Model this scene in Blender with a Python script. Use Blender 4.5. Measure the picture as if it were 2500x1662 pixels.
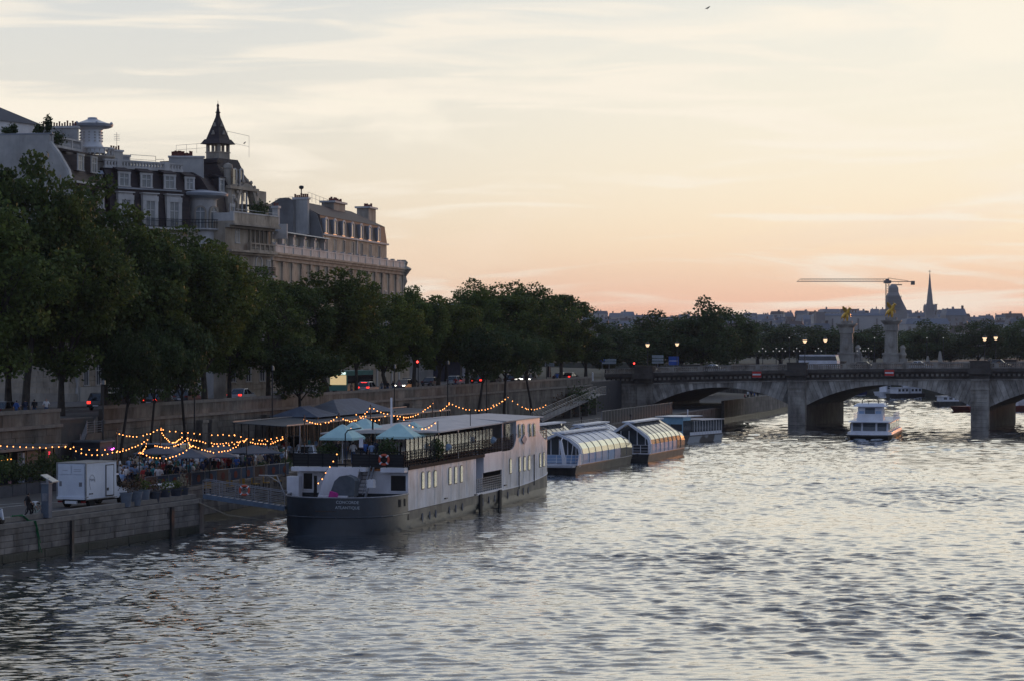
import bpy, math, random
import numpy as np
from mathutils import Vector, Matrix, Euler
R = math.radians
random.seed(7)
HAZE = True
scn = bpy.context.scene
col = scn.collection
for o in list(bpy.data.objects): bpy.data.objects.remove(o)

# ------------------------------------------------------------ camera
CAMZ = 14.0
cam_d = bpy.data.cameras.new('camera'); cam_d.lens = 55; cam_d.sensor_width = 23.5
cam_d.clip_start = 1; cam_d.clip_end = 20000
cam = bpy.data.objects.new('camera', cam_d); col.objects.link(cam)
cam.location = (0, 0, CAMZ); cam.rotation_euler = (R(90.07), 0, 0)
scn.camera = cam

# ------------------------------------------------------------ sky: evening glow low ahead and to the right, dusk blue behind
SUN_AZ = R(21)      # right of the view axis (+Y)
SUN_EL = R(1.6)
world = bpy.data.worlds.new('World'); scn.world = world; world.use_nodes = True
wt = world.node_tree; wt.nodes.clear()
def wn(t, **k):
    n = wt.nodes.new(t)
    for a, b in k.items(): setattr(n, a, b)
    return n
def wl(a, b): wt.links.new(a, b)
def wmath(op, a, b=None, clamp=False):
    n = wn('ShaderNodeMath', operation=op, use_clamp=clamp)
    for i, v in enumerate((a, b)):
        if v is None: continue
        if isinstance(v, (int, float)): n.inputs[i].default_value = v
        else: wl(v, n.inputs[i])
    return n.outputs[0]
def wramp(src, stops, interp='EASE'):
    n = wn('ShaderNodeValToRGB'); n.color_ramp.interpolation = interp
    e = n.color_ramp.elements
    while len(e) > 1: e.remove(e[-1])
    e[0].position = stops[0][0]; e[0].color = (*stops[0][1], 1)
    for p, c in stops[1:]:
        x = e.new(p); x.color = (*c, 1)
    wl(src, n.inputs[0]); return n.outputs[0]
def wmix(f, a, b, bt='MIX'):
    n = wn('ShaderNodeMix', data_type='RGBA', blend_type=bt)
    if isinstance(f, (int, float)): n.inputs[0].default_value = f
    else: wl(f, n.inputs[0])
    for i, v in ((6, a), (7, b)):
        if isinstance(v, tuple): n.inputs[i].default_value = (*v, 1)
        else: wl(v, n.inputs[i])
    return n.outputs[2]
tc = wn('ShaderNodeTexCoord')
sep = wn('ShaderNodeSeparateXYZ'); wl(tc.outputs['Generated'], sep.inputs[0])
el = wmath('SQRT', wmath('MAXIMUM', sep.outputs[2], 0.0))     # sqrt(sin elevation): finer steps near the horizon
def q(z): return math.sqrt(z)
warm = wramp(el, [(0, (.74, .37, .27)), (q(.010), (.82, .46, .34)), (q(.022), (.88, .58, .43)), (q(.04), (.92, .73, .53)),
                  (q(.065), (.90, .80, .64)), (q(.095), (.86, .81, .70)), (q(.14), (.81, .80, .74)), (q(.25), (.56, .63, .71)), (q(.42), (.35, .46, .64)),
                  (q(.65), (.26, .34, .48)), (1, (.12, .20, .37))], 'B_SPLINE')
cool = wramp(el, [(0, (.22, .28, .44)), (q(.05), (.26, .34, .55)), (q(.15), (.25, .375, .64)), (q(.4), (.16, .285, .56)), (1, (.105, .20, .40))], 'B_SPLINE')
hx = wmath('MULTIPLY', sep.outputs[0], math.sin(SUN_AZ)); hy = wmath('MULTIPLY', sep.outputs[1], math.cos(SUN_AZ))
hd = wmath('ADD', hx, hy)      # cosine of the horizontal angle to the sun
side = wramp(hd, [(0, (.14,)*3), (.4, (.5,)*3), (.8, (1, 1, 1))])
base = wmix(side, cool, warm)
near = wramp(hd, [(.86, (0, 0, 0)), (.985, (1, 1, 1))])              # brighter towards the place where the sun went down
glow = wmix(near, (.93, .95, .98), (1.14, 1.12, 1.07))
base = wmix(1.0, base, glow, 'MULTIPLY')
wide = wramp(hd, [(.84, (0, 0, 0)), (.95, (1, 1, 1))]); high = wramp(el, [(q(.135), (0, 0, 0)), (q(.23), (1, 1, 1))])
base = wmix(wmath('MULTIPLY', wide, high), base, wmix(1.0, base, (1.6, 1.5, 1.3), 'MULTIPLY'))
mp = wn('ShaderNodeMapping'); mp.inputs['Scale'].default_value = (3.2, 3.2, 17); mp.inputs['Rotation'].default_value = (0, R(7), R(20))
wl(tc.outputs['Generated'], mp.inputs[0])
n1 = wn('ShaderNodeTexNoise'); n1.inputs['Scale'].default_value = 1.5; n1.inputs['Detail'].default_value = 7; n1.inputs['Roughness'].default_value = .52
n1.inputs['Distortion'].default_value = .7
wl(mp.outputs[0], n1.inputs[0])
mp2 = wn('ShaderNodeMapping'); mp2.inputs['Scale'].default_value = (5, 5, 48); mp2.inputs['Rotation'].default_value = (0, R(-9), R(0))
wl(tc.outputs['Generated'], mp2.inputs[0])
n2 = wn('ShaderNodeTexNoise'); n2.inputs['Scale'].default_value = 1.7; n2.inputs['Detail'].default_value = 6; n2.inputs['Distortion'].default_value = 1.1
wl(mp2.outputs[0], n2.inputs[0])
c1 = wramp(n1.outputs[0], [(.47, (0, 0, 0)), (.62, (1, 1, 1))])
c2 = wramp(n2.outputs[0], [(.48, (0, 0, 0)), (.68, (1, 1, 1))])
base = wmix(wmath('MULTIPLY', c1, .8), base, wmix(side, (.25, .27, .36), wramp(el, [(0, (.84, .50, .37)), (q(.03), (.98, .76, .56)), (q(.09), (1.02, .94, .79))])))
base = wmix(wmath('MULTIPLY', c2, .7), base, wmix(side, (.25, .25, .33), (1.02, .93, .79)))
below = wramp(wmath('ADD', wmath('MULTIPLY', sep.outputs[2], 20), .5), [(.35, (0, 0, 0)), (.5, (1, 1, 1))])
base = wmix(below, (.05, .055, .06), base)
bg = wn('ShaderNodeBackground'); bg.inputs[1].default_value = 1.0
wl(base, bg.inputs[0])
out = wn('ShaderNodeOutputWorld'); wl(bg.outputs[0], out.inputs[0])

# ------------------------------------------------------------ last sunlight, grazing from ahead right
sl = bpy.data.lights.new('sun', 'SUN'); sl.energy = 0.65; sl.angle = R(1.5); sl.color = (1, .42, .16)
sun = bpy.data.objects.new('sun', sl); col.objects.link(sun)
sdir = Vector((math.sin(SUN_AZ)*math.cos(SUN_EL), math.cos(SUN_AZ)*math.cos(SUN_EL), math.sin(SUN_EL)))
sun.rotation_euler = sdir.to_track_quat('Z', 'Y').to_euler()
sun.location = (60, 100, 60)

vs = scn.view_settings
vs.view_transform = 'Standard'; vs.look = 'None'; vs.exposure = 0; vs.gamma = 1; vs.use_curve_mapping = False
scn.cycles.max_bounces = 6; scn.cycles.diffuse_bounces = 3; scn.cycles.glossy_bounces = 3
scn.cycles.transmission_bounces = 4; scn.cycles.transparent_max_bounces = 6
scn.cycles.use_denoising = True

# ------------------------------------------------------------ materials
MATS = {}
def mat(name, c, rough=.7, c2=None, scale=1.0, bump=0.0, bscale=None, metal=0.0, stretch=(1, 1, 1), emit=None, es=0, trans=0, ior=1.45,
        transl=0, detail=5, lo=.35, hi=.65, spec=.5, streak=0, coat=0, randv=0):
    """procedural material: two tones mixed by noise, fine relief, optional vertical dirt streaks"""
    if name in MATS: return MATS[name]
    m = bpy.data.materials.new(name); m.use_nodes = True; MATS[name] = m
    nt = m.node_tree; N = nt.nodes; L = nt.links; b = N['Principled BSDF']
    b.inputs['Roughness'].default_value = rough; b.inputs['Metallic'].default_value = metal
    b.inputs['IOR'].default_value = ior; b.inputs['Specular IOR Level'].default_value = spec
    b.inputs['Coat Weight'].default_value = coat
    if trans: b.inputs['Transmission Weight'].default_value = trans
    g = N.new('ShaderNodeNewGeometry'); mpn = N.new('ShaderNodeMapping'); mpn.inputs['Scale'].default_value = stretch
    L.new(g.outputs['Position'], mpn.inputs[0])
    if c2 is None: c2 = tuple(min(1, x*.78) for x in c)
    nz = N.new('ShaderNodeTexNoise'); nz.inputs['Scale'].default_value = scale; nz.inputs['Detail'].default_value = detail
    nz.inputs['Roughness'].default_value = .6
    L.new(mpn.outputs[0], nz.inputs[0])
    cr = N.new('ShaderNodeValToRGB'); cr.color_ramp.elements[0].position = lo; cr.color_ramp.elements[1].position = hi
    cr.color_ramp.elements[0].color = (*c, 1); cr.color_ramp.elements[1].color = (*c2, 1)
    L.new(nz.outputs[0], cr.inputs[0]); colout = cr.outputs[0]
    def mixc(f, a, bb, bt='MULTIPLY'):
        mx = N.new('ShaderNodeMix'); mx.data_type = 'RGBA'; mx.blend_type = bt
        if isinstance(f, float): mx.inputs[0].default_value = f
        else: L.new(f, mx.inputs[0])
        L.new(a, mx.inputs[6])
        if isinstance(bb, tuple): mx.inputs[7].default_value = (*bb, 1)
        else: L.new(bb, mx.inputs[7])
        return mx.outputs[2]
    if streak:
        m2 = N.new('ShaderNodeMapping'); m2.inputs['Scale'].default_value = (.7, .7, .22); L.new(g.outputs['Position'], m2.inputs[0])
        n2_ = N.new('ShaderNodeTexNoise'); n2_.inputs['Scale'].default_value = 1.0; n2_.inputs['Detail'].default_value = 6; n2_.inputs['Roughness'].default_value = .7
        L.new(m2.outputs[0], n2_.inputs[0])
        r2 = N.new('ShaderNodeValToRGB'); r2.color_ramp.elements[0].position = .42; r2.color_ramp.elements[1].position = .68
        L.new(n2_.outputs[0], r2.inputs[0])
        mm = N.new('ShaderNodeMath'); mm.operation = 'MULTIPLY'; mm.inputs[1].default_value = streak; L.new(r2.outputs[0], mm.inputs[0])
        colout = mixc(mm.outputs[0], colout, (.22, .19, .16))
    if randv:
        oi = N.new('ShaderNodeObjectInfo'); rr = N.new('ShaderNodeMapRange'); rr.inputs[3].default_value = 1-randv; rr.inputs[4].default_value = 1+randv*.6
        L.new(oi.outputs['Random'], rr.inputs[0])
        cb = N.new('ShaderNodeCombineColor')
        for i in range(3): L.new(rr.outputs[0], cb.inputs[i])
        colout = mixc(1.0, colout, cb.outputs[0])
    L.new(colout, b.inputs['Base Color'])
    if bump:
        nb = N.new('ShaderNodeTexNoise'); nb.inputs['Scale'].default_value = bscale or scale*6; nb.inputs['Detail'].default_value = 6
        L.new(mpn.outputs[0], nb.inputs[0])
        bp = N.new('ShaderNodeBump'); bp.inputs['Strength'].default_value = bump; bp.inputs['Distance'].default_value = .05
        L.new(nb.outputs[0], bp.inputs['Height']); L.new(bp.outputs[0], b.inputs['Normal'])
    if emit:
        b.inputs['Emission Color'].default_value = (*emit, 1); b.inputs['Emission Strength'].default_value = es
    if transl:
        tr = N.new('ShaderNodeBsdfTranslucent'); L.new(colout, tr.inputs[0])
        ms = N.new('ShaderNodeMixShader'); ms.inputs[0].default_value = transl
        L.new(b.outputs[0], ms.inputs[1]); L.new(tr.outputs[0], ms.inputs[2])
        L.new(ms.outputs[0], N['Material Output'].inputs[0])
    return m

# ------------------------------------------------------------ mesh helpers
def fast_mesh(name, V, F, mats=(), mi=None, smooth=False):
    """V (n,3), F list of tuples or (m,k) int array"""
    me = bpy.data.meshes.new(name)
    if isinstance(F, np.ndarray):
        k = F.shape[1]; n = len(F)
        me.vertices.add(len(V)); me.vertices.foreach_set('co', np.asarray(V, np.float32).ravel())
        me.loops.add(n*k); me.loops.foreach_set('vertex_index', F.astype(np.int32).ravel())
        me.polygons.add(n); me.polygons.foreach_set('loop_start', np.arange(0, n*k, k, dtype=np.int32))
        me.polygons.foreach_set('loop_total', np.full(n, k, np.int32))
    else:
        me.from_pydata([tuple(v) for v in V], [], F)
    for m in mats: me.materials.append(m)
    if mi is not None: me.polygons.foreach_set('material_index', np.asarray(mi, np.int32))
    if smooth: me.polygons.foreach_set('use_smooth', np.ones(len(me.polygons), bool))
    me.update(calc_edges=True)
    return me
def tag(o, label=None, cat=None, group=None, kind=None):
    if label: o['label'] = label
    if cat: o['category'] = cat
    if group: o['group'] = group
    if kind: o['kind'] = kind
    return o
def link(name, me, parent=None, loc=None, rot=None):
    o = bpy.data.objects.new(name, me); col.objects.link(o)
    if parent: o.parent = parent
    if loc is not None: o.location = loc
    if rot is not None: o.rotation_euler = rot if hasattr(rot, '__len__') else (0, 0, rot)
    return o
def thing(name, label, cat, loc=(0, 0, 0), rz=0, group=None):
    o = link(name, None, None, loc, rz); tag(o, label, cat, group); return o
def dup(root, loc=None, rz=None, label=None, scale=None):
    r = root.copy(); col.objects.link(r)
    if loc is not None: r.location = loc
    if rz is not None: r.rotation_euler = (0, 0, rz)
    if label: r['label'] = label
    if scale is not None: r.scale = scale if hasattr(scale, '__len__') else (scale,)*3
    for ch in root.children:
        c = ch.copy(); col.objects.link(c); c.parent = r
        for g in ch.children:
            d = g.copy(); col.objects.link(d); d.parent = c
    return r
class MB:
    def __init__(s): s.v = []; s.f = []
    def add(s, V, F):
        k = len(s.v); s.v += [tuple(v) for v in V]; s.f += [tuple(i+k for i in f) for f in F]; return s
    def box(s, x0, x1, y0, y1, z0, z1):
        return s.add([(x0,y0,z0),(x1,y0,z0),(x1,y1,z0),(x0,y1,z0),(x0,y0,z1),(x1,y0,z1),(x1,y1,z1),(x0,y1,z1)],
                     [(0,3,2,1),(4,5,6,7),(0,1,5,4),(1,2,6,5),(2,3,7,6),(3,0,4,7)])
    def hexa(s, b, t):     # bottom ring and top ring of the same length
        n = len(b)
        return s.add(list(b)+list(t), [tuple(range(n))[::-1], tuple(range(n, 2*n))]+[(i, (i+1) % n, n+(i+1) % n, n+i) for i in range(n)])
    def prism(s, poly, z0, z1): return s.hexa([(x, y, z0) for x, y in poly], [(x, y, z1) for x, y in poly])
    def xprism(s, poly, x0, x1):   # polygon in (y,z) extruded along x
        return s.hexa([(x0, y, z) for y, z in poly], [(x1, y, z) for y, z in poly])
    def yprism(s, poly, y0, y1):   # polygon in (x,z) extruded along y
        return s.hexa([(x, y0, z) for x, z in poly], [(x, y1, z) for x, z in poly])
    def lathe(s, prof, n=12, c=(0, 0, 0), cap=True, a0=0, a1=2*math.pi, sy=1):
        full = abs(a1-a0-2*math.pi) < 1e-6; m = n if full else n+1
        V = [(c[0]+r*math.cos(a0+(a1-a0)*i/n), c[1]+r*sy*math.sin(a0+(a1-a0)*i/n), c[2]+z) for r, z in prof for i in range(m)]
        F = []
        for j in range(len(prof)-1):
            for i in range(n):
                a = j*m+i; b = j*m+(i+1) % m; F.append((a, b, b+m, a+m))
        if cap and full: F += [tuple(range(m))[::-1], tuple(range((len(prof)-1)*m, len(prof)*m))]
        return s.add(V, F)
    def tube(s, pts, r, n=6, cap=True):
        pts = [Vector(p) for p in pts]; rs = r if hasattr(r, '__len__') else [r]*len(pts)
        V = []; up0 = None
        for i, p in enumerate(pts):
            d = (pts[min(i+1, len(pts)-1)]-pts[max(i-1, 0)])
            d = d.normalized() if d.length > 1e-9 else Vector((0, 0, 1))
            ref = up0 if up0 is not None else (Vector((0, 0, 1)) if abs(d.z) < .95 else Vector((1, 0, 0)))
            a = d.cross(ref)
            if a.length < 1e-4: a = d.cross(Vector((1, 0, 0)))
            a.normalize(); b = a.cross(d); up0 = b
            for k in range(n):
                t = 2*math.pi*k/n; V.append(p+a*(rs[i]*math.cos(t))+b*(rs[i]*math.sin(t)))
        F = [(j*n+i, j*n+(i+1) % n, (j+1)*n+(i+1) % n, (j+1)*n+i) for j in range(len(pts)-1) for i in range(n)]
        if cap: F += [tuple(range(n)), tuple(range((len(pts)-1)*n, len(pts)*n))[::-1]]
        return s.add(V, F)
    def bar(s, a, b, w, h=None):   # square bar between two points
        a = Vector(a); b = Vector(b); h = h or w; d = (b-a).normalized()
        ref = Vector((0, 0, 1)) if abs(d.z) < .95 else Vector((1, 0, 0))
        x = d.cross(ref).normalized()*w/2; y = x.normalized().cross(d)*h/2
        return s.hexa([a-x-y, a+x-y, a+x+y, a-x+y], [b-x-y, b+x-y, b+x+y, b-x+y])
    def ball(s, c, r, n=8, m=6, sc=(1, 1, 1)):
        V = []; F = []
        for j in range(m+1):
            p = math.pi*j/m-math.pi/2
            for i in range(n):
                t = 2*math.pi*i/n
                V.append((c[0]+sc[0]*r*math.cos(p)*math.cos(t), c[1]+sc[1]*r*math.cos(p)*math.sin(t), c[2]+sc[2]*r*math.sin(p)))
        for j in range(m):
            for i in range(n): F.append((j*n+i, j*n+(i+1) % n, (j+1)*n+(i+1) % n, (j+1)*n+i))
        return s.add(V, F)
    def loft(s, rings, cap=True, closed=True):
        n = len(rings[0]); V = [p for r in rings for p in r]; F = []
        for j in range(len(rings)-1):
            for i in range(n if closed else n-1):
                F.append((j*n+i, j*n+(i+1) % n, (j+1)*n+(i+1) % n, (j+1)*n+i))
        if cap: F += [tuple(range(n))[::-1], tuple(range((len(rings)-1)*n, len(rings)*n))]
        return s.add(V, F)
    def quad(s, a, b, c, d): return s.add([a, b, c, d], [(0, 1, 2, 3)])
    def mesh(s, name, m, smooth=False):
        me = bpy.data.meshes.new(name); me.from_pydata(s.v, [], s.f)
        for x in (m if isinstance(m, (list, tuple)) else [m]): me.materials.append(x)
        if smooth:
            me.polygons.foreach_set('use_smooth', np.ones(len(me.polygons), bool))
            try: me.set_sharp_from_angle(angle=R(40))
            except Exception: pass
        me.update(); return me
    def build(s, name, m, parent=None, loc=None, rot=None, smooth=False, **tg):
        o = link(name, s.mesh(name, m, smooth), parent, loc, rot)
        if tg: tag(o, **tg)
        return o

# ------------------------------------------------------------ the quay's own axes: s runs downstream along the wall, p inland, river at negative p
QA = R(75.4); UX, UY = math.cos(QA), math.sin(QA); OX, OY = -40.6, 190.0
F_PX = 5851.0
def Q(s, p, z=0): return Vector((OX+UX*s-UY*p, OY+UY*s+UX*p, z))
def Ss(px, p):      # distance along the quay at which a line of sight to the bearing px meets the line p
    k = (px-1250)/F_PX
    return (k*(OY+UX*p)-(OX-UY*p))/(UX-k*UY)
def Zq(py, s, p): return CAMZ+(838-py)/F_PX*Q(s, p).y
def at(px, py, Y): return Vector(((px-1250)/F_PX*Y, Y, CAMZ+(838-py)/F_PX*Y))
def atz(px, py, z): return at(px, py, (CAMZ-z)*F_PX/(py-838))
PORT = 2.6; UP = 7.7; PAR = 8.6    # heights above the water: port, upper quay, top of parapet
# bridge axes: k to the right along the face, w away from the camera
BA = R(-20); BX, BY = math.cos(BA), math.sin(BA); B0X, B0Y = 47.6, 411.0
def B(k, w, z=0): return Vector((B0X+BX*k-BY*w, B0Y+BY*k+BX*w, z))
# ============================================================ materials in use
M_stone = mat('stone_wall', (.21, .19, .165), .85, (.085, .078, .07), .35, .5, 6, streak=.8, randv=.3)
M_joint = mat('stone_joint', (.10, .09, .08), .95)
M_cope = mat('stone_coping', (.20, .185, .165), .85, (.13, .12, .11), 1.2, .5, 8)
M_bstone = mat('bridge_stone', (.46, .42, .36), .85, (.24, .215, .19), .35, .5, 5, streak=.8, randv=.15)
M_bdark = mat('dark_bridge_stone', (.12, .105, .09), .9, (.07, .062, .055), .5, .5, 5, streak=.5)  # darker stone for vaults, piers, cornice, frieze and pedestals
M_conc = mat('quay_concrete', (.24, .22, .20), .8, (.12, .115, .11), .5, .4, 4, streak=.85, randv=.2)
M_weed = mat('wet_weed', (.018, .022, .015), .5, (.03, .035, .02), 2)
M_asph = mat('asphalt', (.062, .060, .060), .85, (.042, .042, .044), .6, .3, 20)
M_port = mat('port_paving', (.075, .075, .075), .8, (.05, .05, .052), .35, .3, 15)
M_pave = mat('pavement_stone', (.16, .15, .14), .85, (.11, .10, .095), 1, .3, 12)
M_paint = mat('road_paint', (.6, .6, .58), .7, (.35, .35, .34), 2)
M_earth = mat('earth', (.07, .065, .05), .95, (.04, .045, .03), .1)
M_dark = mat('dark_paint', (.02, .021, .024), .45, (.03, .03, .032), 3)
M_steel = mat('galvanised_steel', (.42, .43, .44), .4, (.3, .3, .31), 3, metal=.7)
M_rail = mat('grey_railing', (.28, .29, .31), .45, (.2, .2, .22), 3, metal=.4)
M_white = mat('white_paint', (.78, .79, .80), .45, (.66, .68, .70), .8, .05, 8, streak=.18)
M_glass = mat('window_glass', (.015, .018, .022), .06, (.02, .025, .03), 1, spec=.9, ior=1.6)
M_black = mat('black_rubber', (.012, .012, .013), .7)

# ============================================================ water
SLOPE, CHOP, PACK, WIOR = .138, 1.1, .026, 1.75
BUMPS = (((1.2, 5, 1), .15, .045, 5),)
def water():
    def seg(a, b, d): return np.arange(a, b, d)
    ys = np.concatenate([np.array([-50., 0, 40, 70, 84]), seg(92, 160, .12), seg(160, 240, .2), seg(240, 340, .36), seg(340, 480, .75), seg(480, 700, 1.5), seg(700, 900, 6), np.geomspace(900, 2600, 30)])
    xs = np.concatenate([np.array([-1200., -400, -150, -80, -55]), seg(-45, 45, .22), seg(45, 100, .7), seg(100, 220, 3), np.geomspace(220, 1290, 16)])
    X, Y = np.meshgrid(xs, ys)
    Z = np.zeros_like(X); DX = np.zeros_like(X); DY = np.zeros_like(X)
    rng = np.random.default_rng(3)
    dy = np.gradient(ys)[:, None]*np.ones_like(X)
    dx = (np.gradient(xs)[None, :]*np.ones_like(X))
    env = .85+.35*np.sin(X*.045+Y*.021+1)*np.sin(Y*.037-X*.018)+.35*np.sin(X*.13-Y*.06)*np.sin(Y*.093+X*.03+2)
    N = 90
    for i in range(N):
        lam = .34*(1.8/.34)**((i+.5)/N)
        th = R(95)+rng.normal(0, R(27))
        kx, ky = 2*np.pi/lam*np.cos(th), 2*np.pi/lam*np.sin(th)
        A = SLOPE/np.sqrt(N)*(1.0 if lam < 1.1 else (1.1/lam)**.6)*lam/(2*np.pi)*1.414
        samp = np.maximum(dx*abs(np.cos(th)), dy*abs(np.sin(th)))/lam      # mesh spacing along the wave against its length
        w = np.clip((.42-samp)/.15, 0, 1)
        ph = kx*X+ky*Y+rng.uniform(0, 2*np.pi)+.9*np.sin(X*.17+i)+.9*np.sin(Y*.12+i*1.7)
        Z += A*w*np.cos(ph)
        DX -= CHOP*A*w*np.sin(ph)*np.cos(th); DY -= CHOP*A*w*np.sin(ph)*np.sin(th)
    # here and there steeper crests, as passing boats leave them
    for i in range(26):
        lam = rng.uniform(.9, 2.2); th = R(95)+rng.normal(0, R(16)); k = 2*np.pi/lam; ph = k*(X*np.cos(th)+Y*np.sin(th))+rng.uniform(0, 6)+.8*np.sin(X*.3+i)
        g = np.clip(np.sin(X*rng.uniform(.5, 1.1)+Y*rng.uniform(-.2, .2)+rng.uniform(0, 6))*np.sin(Y*rng.uniform(.15, .4)+X*rng.uniform(-.2, .2)+rng.uniform(0, 6))-.5, 0, 1)*2
        w = np.clip((.42-dy/lam)/.15, 0, 1); Z += PACK*lam/1.6*g*w*(np.cos(ph)+.35*np.cos(2*ph))
    Z *= env
    for j, d in enumerate(np.gradient(ys)):      # far water: ripples finer than the mesh, kept as uneven facets of the same steepness
        f = min(1, max(0, (d-.2)/.3))
        if f > 0 and ys[j] > 200: kx_ = np.arange(-1300, 1300, 1.4+ys[j]*.002); Z[j] += f*.075*min(d, 6)*np.interp(xs, kx_, rng.normal(0, 1, len(kx_)))
    V = np.stack([X+DX*env, Y+DY*env, Z], -1).reshape(-1, 3)
    ny, nx = X.shape
    i = np.arange(ny-1)[:, None]*nx+np.arange(nx-1)[None, :]
    F = np.stack([i, i+1, i+nx+1, i+nx], -1).reshape(-1, 4)
    m = bpy.data.materials.new('river_water'); m.use_nodes = True
    nt = m.node_tree; N_ = nt.nodes; L = nt.links; b = N_['Principled BSDF']
    b.inputs['Base Color'].default_value = (.010, .022, .034, 1); b.inputs['Roughness'].default_value = .03; b.inputs['IOR'].default_value = WIOR
    b.inputs['Coat Weight'].default_value = 1; b.inputs['Coat IOR'].default_value = 1.4; b.inputs['Coat Roughness'].default_value = .03
    g = N_.new('ShaderNodeNewGeometry')
    prev = None
    for sc, st, dist, rot in BUMPS:
        mp_ = N_.new('ShaderNodeMapping'); mp_.inputs['Scale'].default_value = sc; mp_.inputs['Rotation'].default_value = (0, 0, R(rot))
        L.new(g.outputs['Position'], mp_.inputs[0])
        nz = N_.new('ShaderNodeTexNoise'); nz.inputs['Scale'].default_value = 1; nz.inputs['Detail'].default_value = 2; nz.inputs['Distortion'].default_value = .2
        L.new(mp_.outputs[0], nz.inputs[0])
        bp = N_.new('ShaderNodeBump'); bp.inputs['Strength'].default_value = st; bp.inputs['Distance'].default_value = dist*3
        L.new(nz.outputs[0], bp.inputs['Height'])
        if prev: L.new(prev, bp.inputs['Normal'])
        prev = bp.outputs[0]
    L.new(prev, b.inputs['Normal']); L.new(prev, b.inputs['Coat Normal'])
    me = fast_mesh('water', V, F, (m,), smooth=True)
    tag(link('water', me), kind='structure')
water()

# ============================================================ land
def poly_slab(name, pts, z0, z1, m, **tg):
    b = MB(); b.prism([(p.x, p.y) for p in pts], z0, z1); return b.build(name, m, **tg)
END = 2200
# river edge of the port, near part juts out
poly_slab('port_quay', [Q(-160, 0.5), Q(-160, -14), Q(-35, -17.3), Q(-8, -19.9), Q(-7.6, -16), Q(246, -16), Q(246, 0.5)], -4, PORT, M_port, kind='structure')
poly_slab('upper_quay', [Q(-160, .35), Q(246, .35), Q(246, 60), Q(-160, 60)], -4, UP-.12, M_asph, kind='structure')
poly_slab('terrain', [Q(-400, 60.01), Q(246.01, 60.01), Q(246.01, .4), Q(330, .4), Vector((20, 640)), Vector((-40, 800)), Vector((-300, 1100)), Vector((-900, 1500)), Vector((-1200, 1500)), Vector((-900, 100))], -4, UP-.2, M_earth, kind='structure')
poly_slab('promenade', [Q(246.02, .35), Q(246.02, -16), Q(300, -17), Q(330, -16), Vector((34, 600)), Vector((20, 639)), Q(329, .35)], -4, PORT+.4, M_port, kind='structure')
poly_slab('far_bank', [Vector(v) for v in ((300, 330), (205, 480), (114, 620), (94, 665), (30, 820), (-200, 1150), (-900, 1500), (-1200, 1700), (-1200, 2850), (1300, 2850), (1300, 330))], -4, UP-.2, M_earth, kind='structure')
def hills():
    b = MB(); n = 40
    xs = [-1190+i*63 for i in range(n)]; ys = [1250, 1500, 1800, 2150, 2500, 2840]
    hz = [0, 3, 9, 17, 24, 27]
    V = [(x, y, UP-.3+h*(.8+.25*math.sin(x*.004+1)+.12*math.sin(x*.013))) for y, h in zip(ys, hz) for x in xs]
    F = [(j*n+i, j*n+i+1, (j+1)*n+i+1, (j+1)*n+i) for j in range(len(ys)-1) for i in range(n-1)]
    b.add(V, F); b.build('hills', M_earth, kind='structure')
hills()
def strip(name, s0, s1, p0, p1, z0, z1, m, **tg):
    return poly_slab(name, [Q(s0, p0), Q(s1, p0), Q(s1, p1), Q(s0, p1)], z0, z1, m, **tg)
strip('river_pavement', -150, 232, .55, 6.6, UP-.13, UP, M_pave, kind='structure')
strip('house_pavement', -150, 232, 15.5, 40, UP-.13, UP+.01, M_pave, kind='structure')
b = MB()
for i in range(52):
    s = -60+i*5.4
    for p in (12.8,): b.hexa([Q(s, p-.07, UP-.119), Q(s+2.6, p-.07, UP-.119), Q(s+2.6, p+.07, UP-.119), Q(s, p+.07, UP-.119)], [Q(s, p-.07, UP-.112), Q(s+2.6, p-.07, UP-.112), Q(s+2.6, p+.07, UP-.112), Q(s, p+.07, UP-.112)])
b.build('lane_markings', M_paint, kind='structure')
# bays and curved lines painted on the port where the car park is
b = MB()
def pline(pts, w=.12, z=PORT+.006):
    for a, c in zip(pts, pts[1:]):
        a = Q(*a); c = Q(*c); d = (c-a).normalized(); n = Vector((-d.y, d.x, 0))*w/2
        b.hexa([(*(a-n).xy, z-.004), (*(c-n).xy, z-.004), (*(c+n).xy, z-.004), (*(a+n).xy, z-.004)], [(*(a-n).xy, z), (*(c-n).xy, z), (*(c+n).xy, z), (*(a+n).xy, z)])
pline([(-48, -9.5), (-30, -9.5), (-22, -10.5), (-15, -11.5)]); pline([(-48, -8), (-30, -8), (-20, -8.6)])
pline([(-40, -6), (-24, -6.3)]); pline([(-28, -6), (-28.5, -9.5)]); pline([(-20, -8.6), (-16.5, -10), (-15, -13)])
pline([(-48, -11), (-33, -11), (-28, -12.5)])
b.build('port_markings', M_paint, kind='structure')

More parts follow.
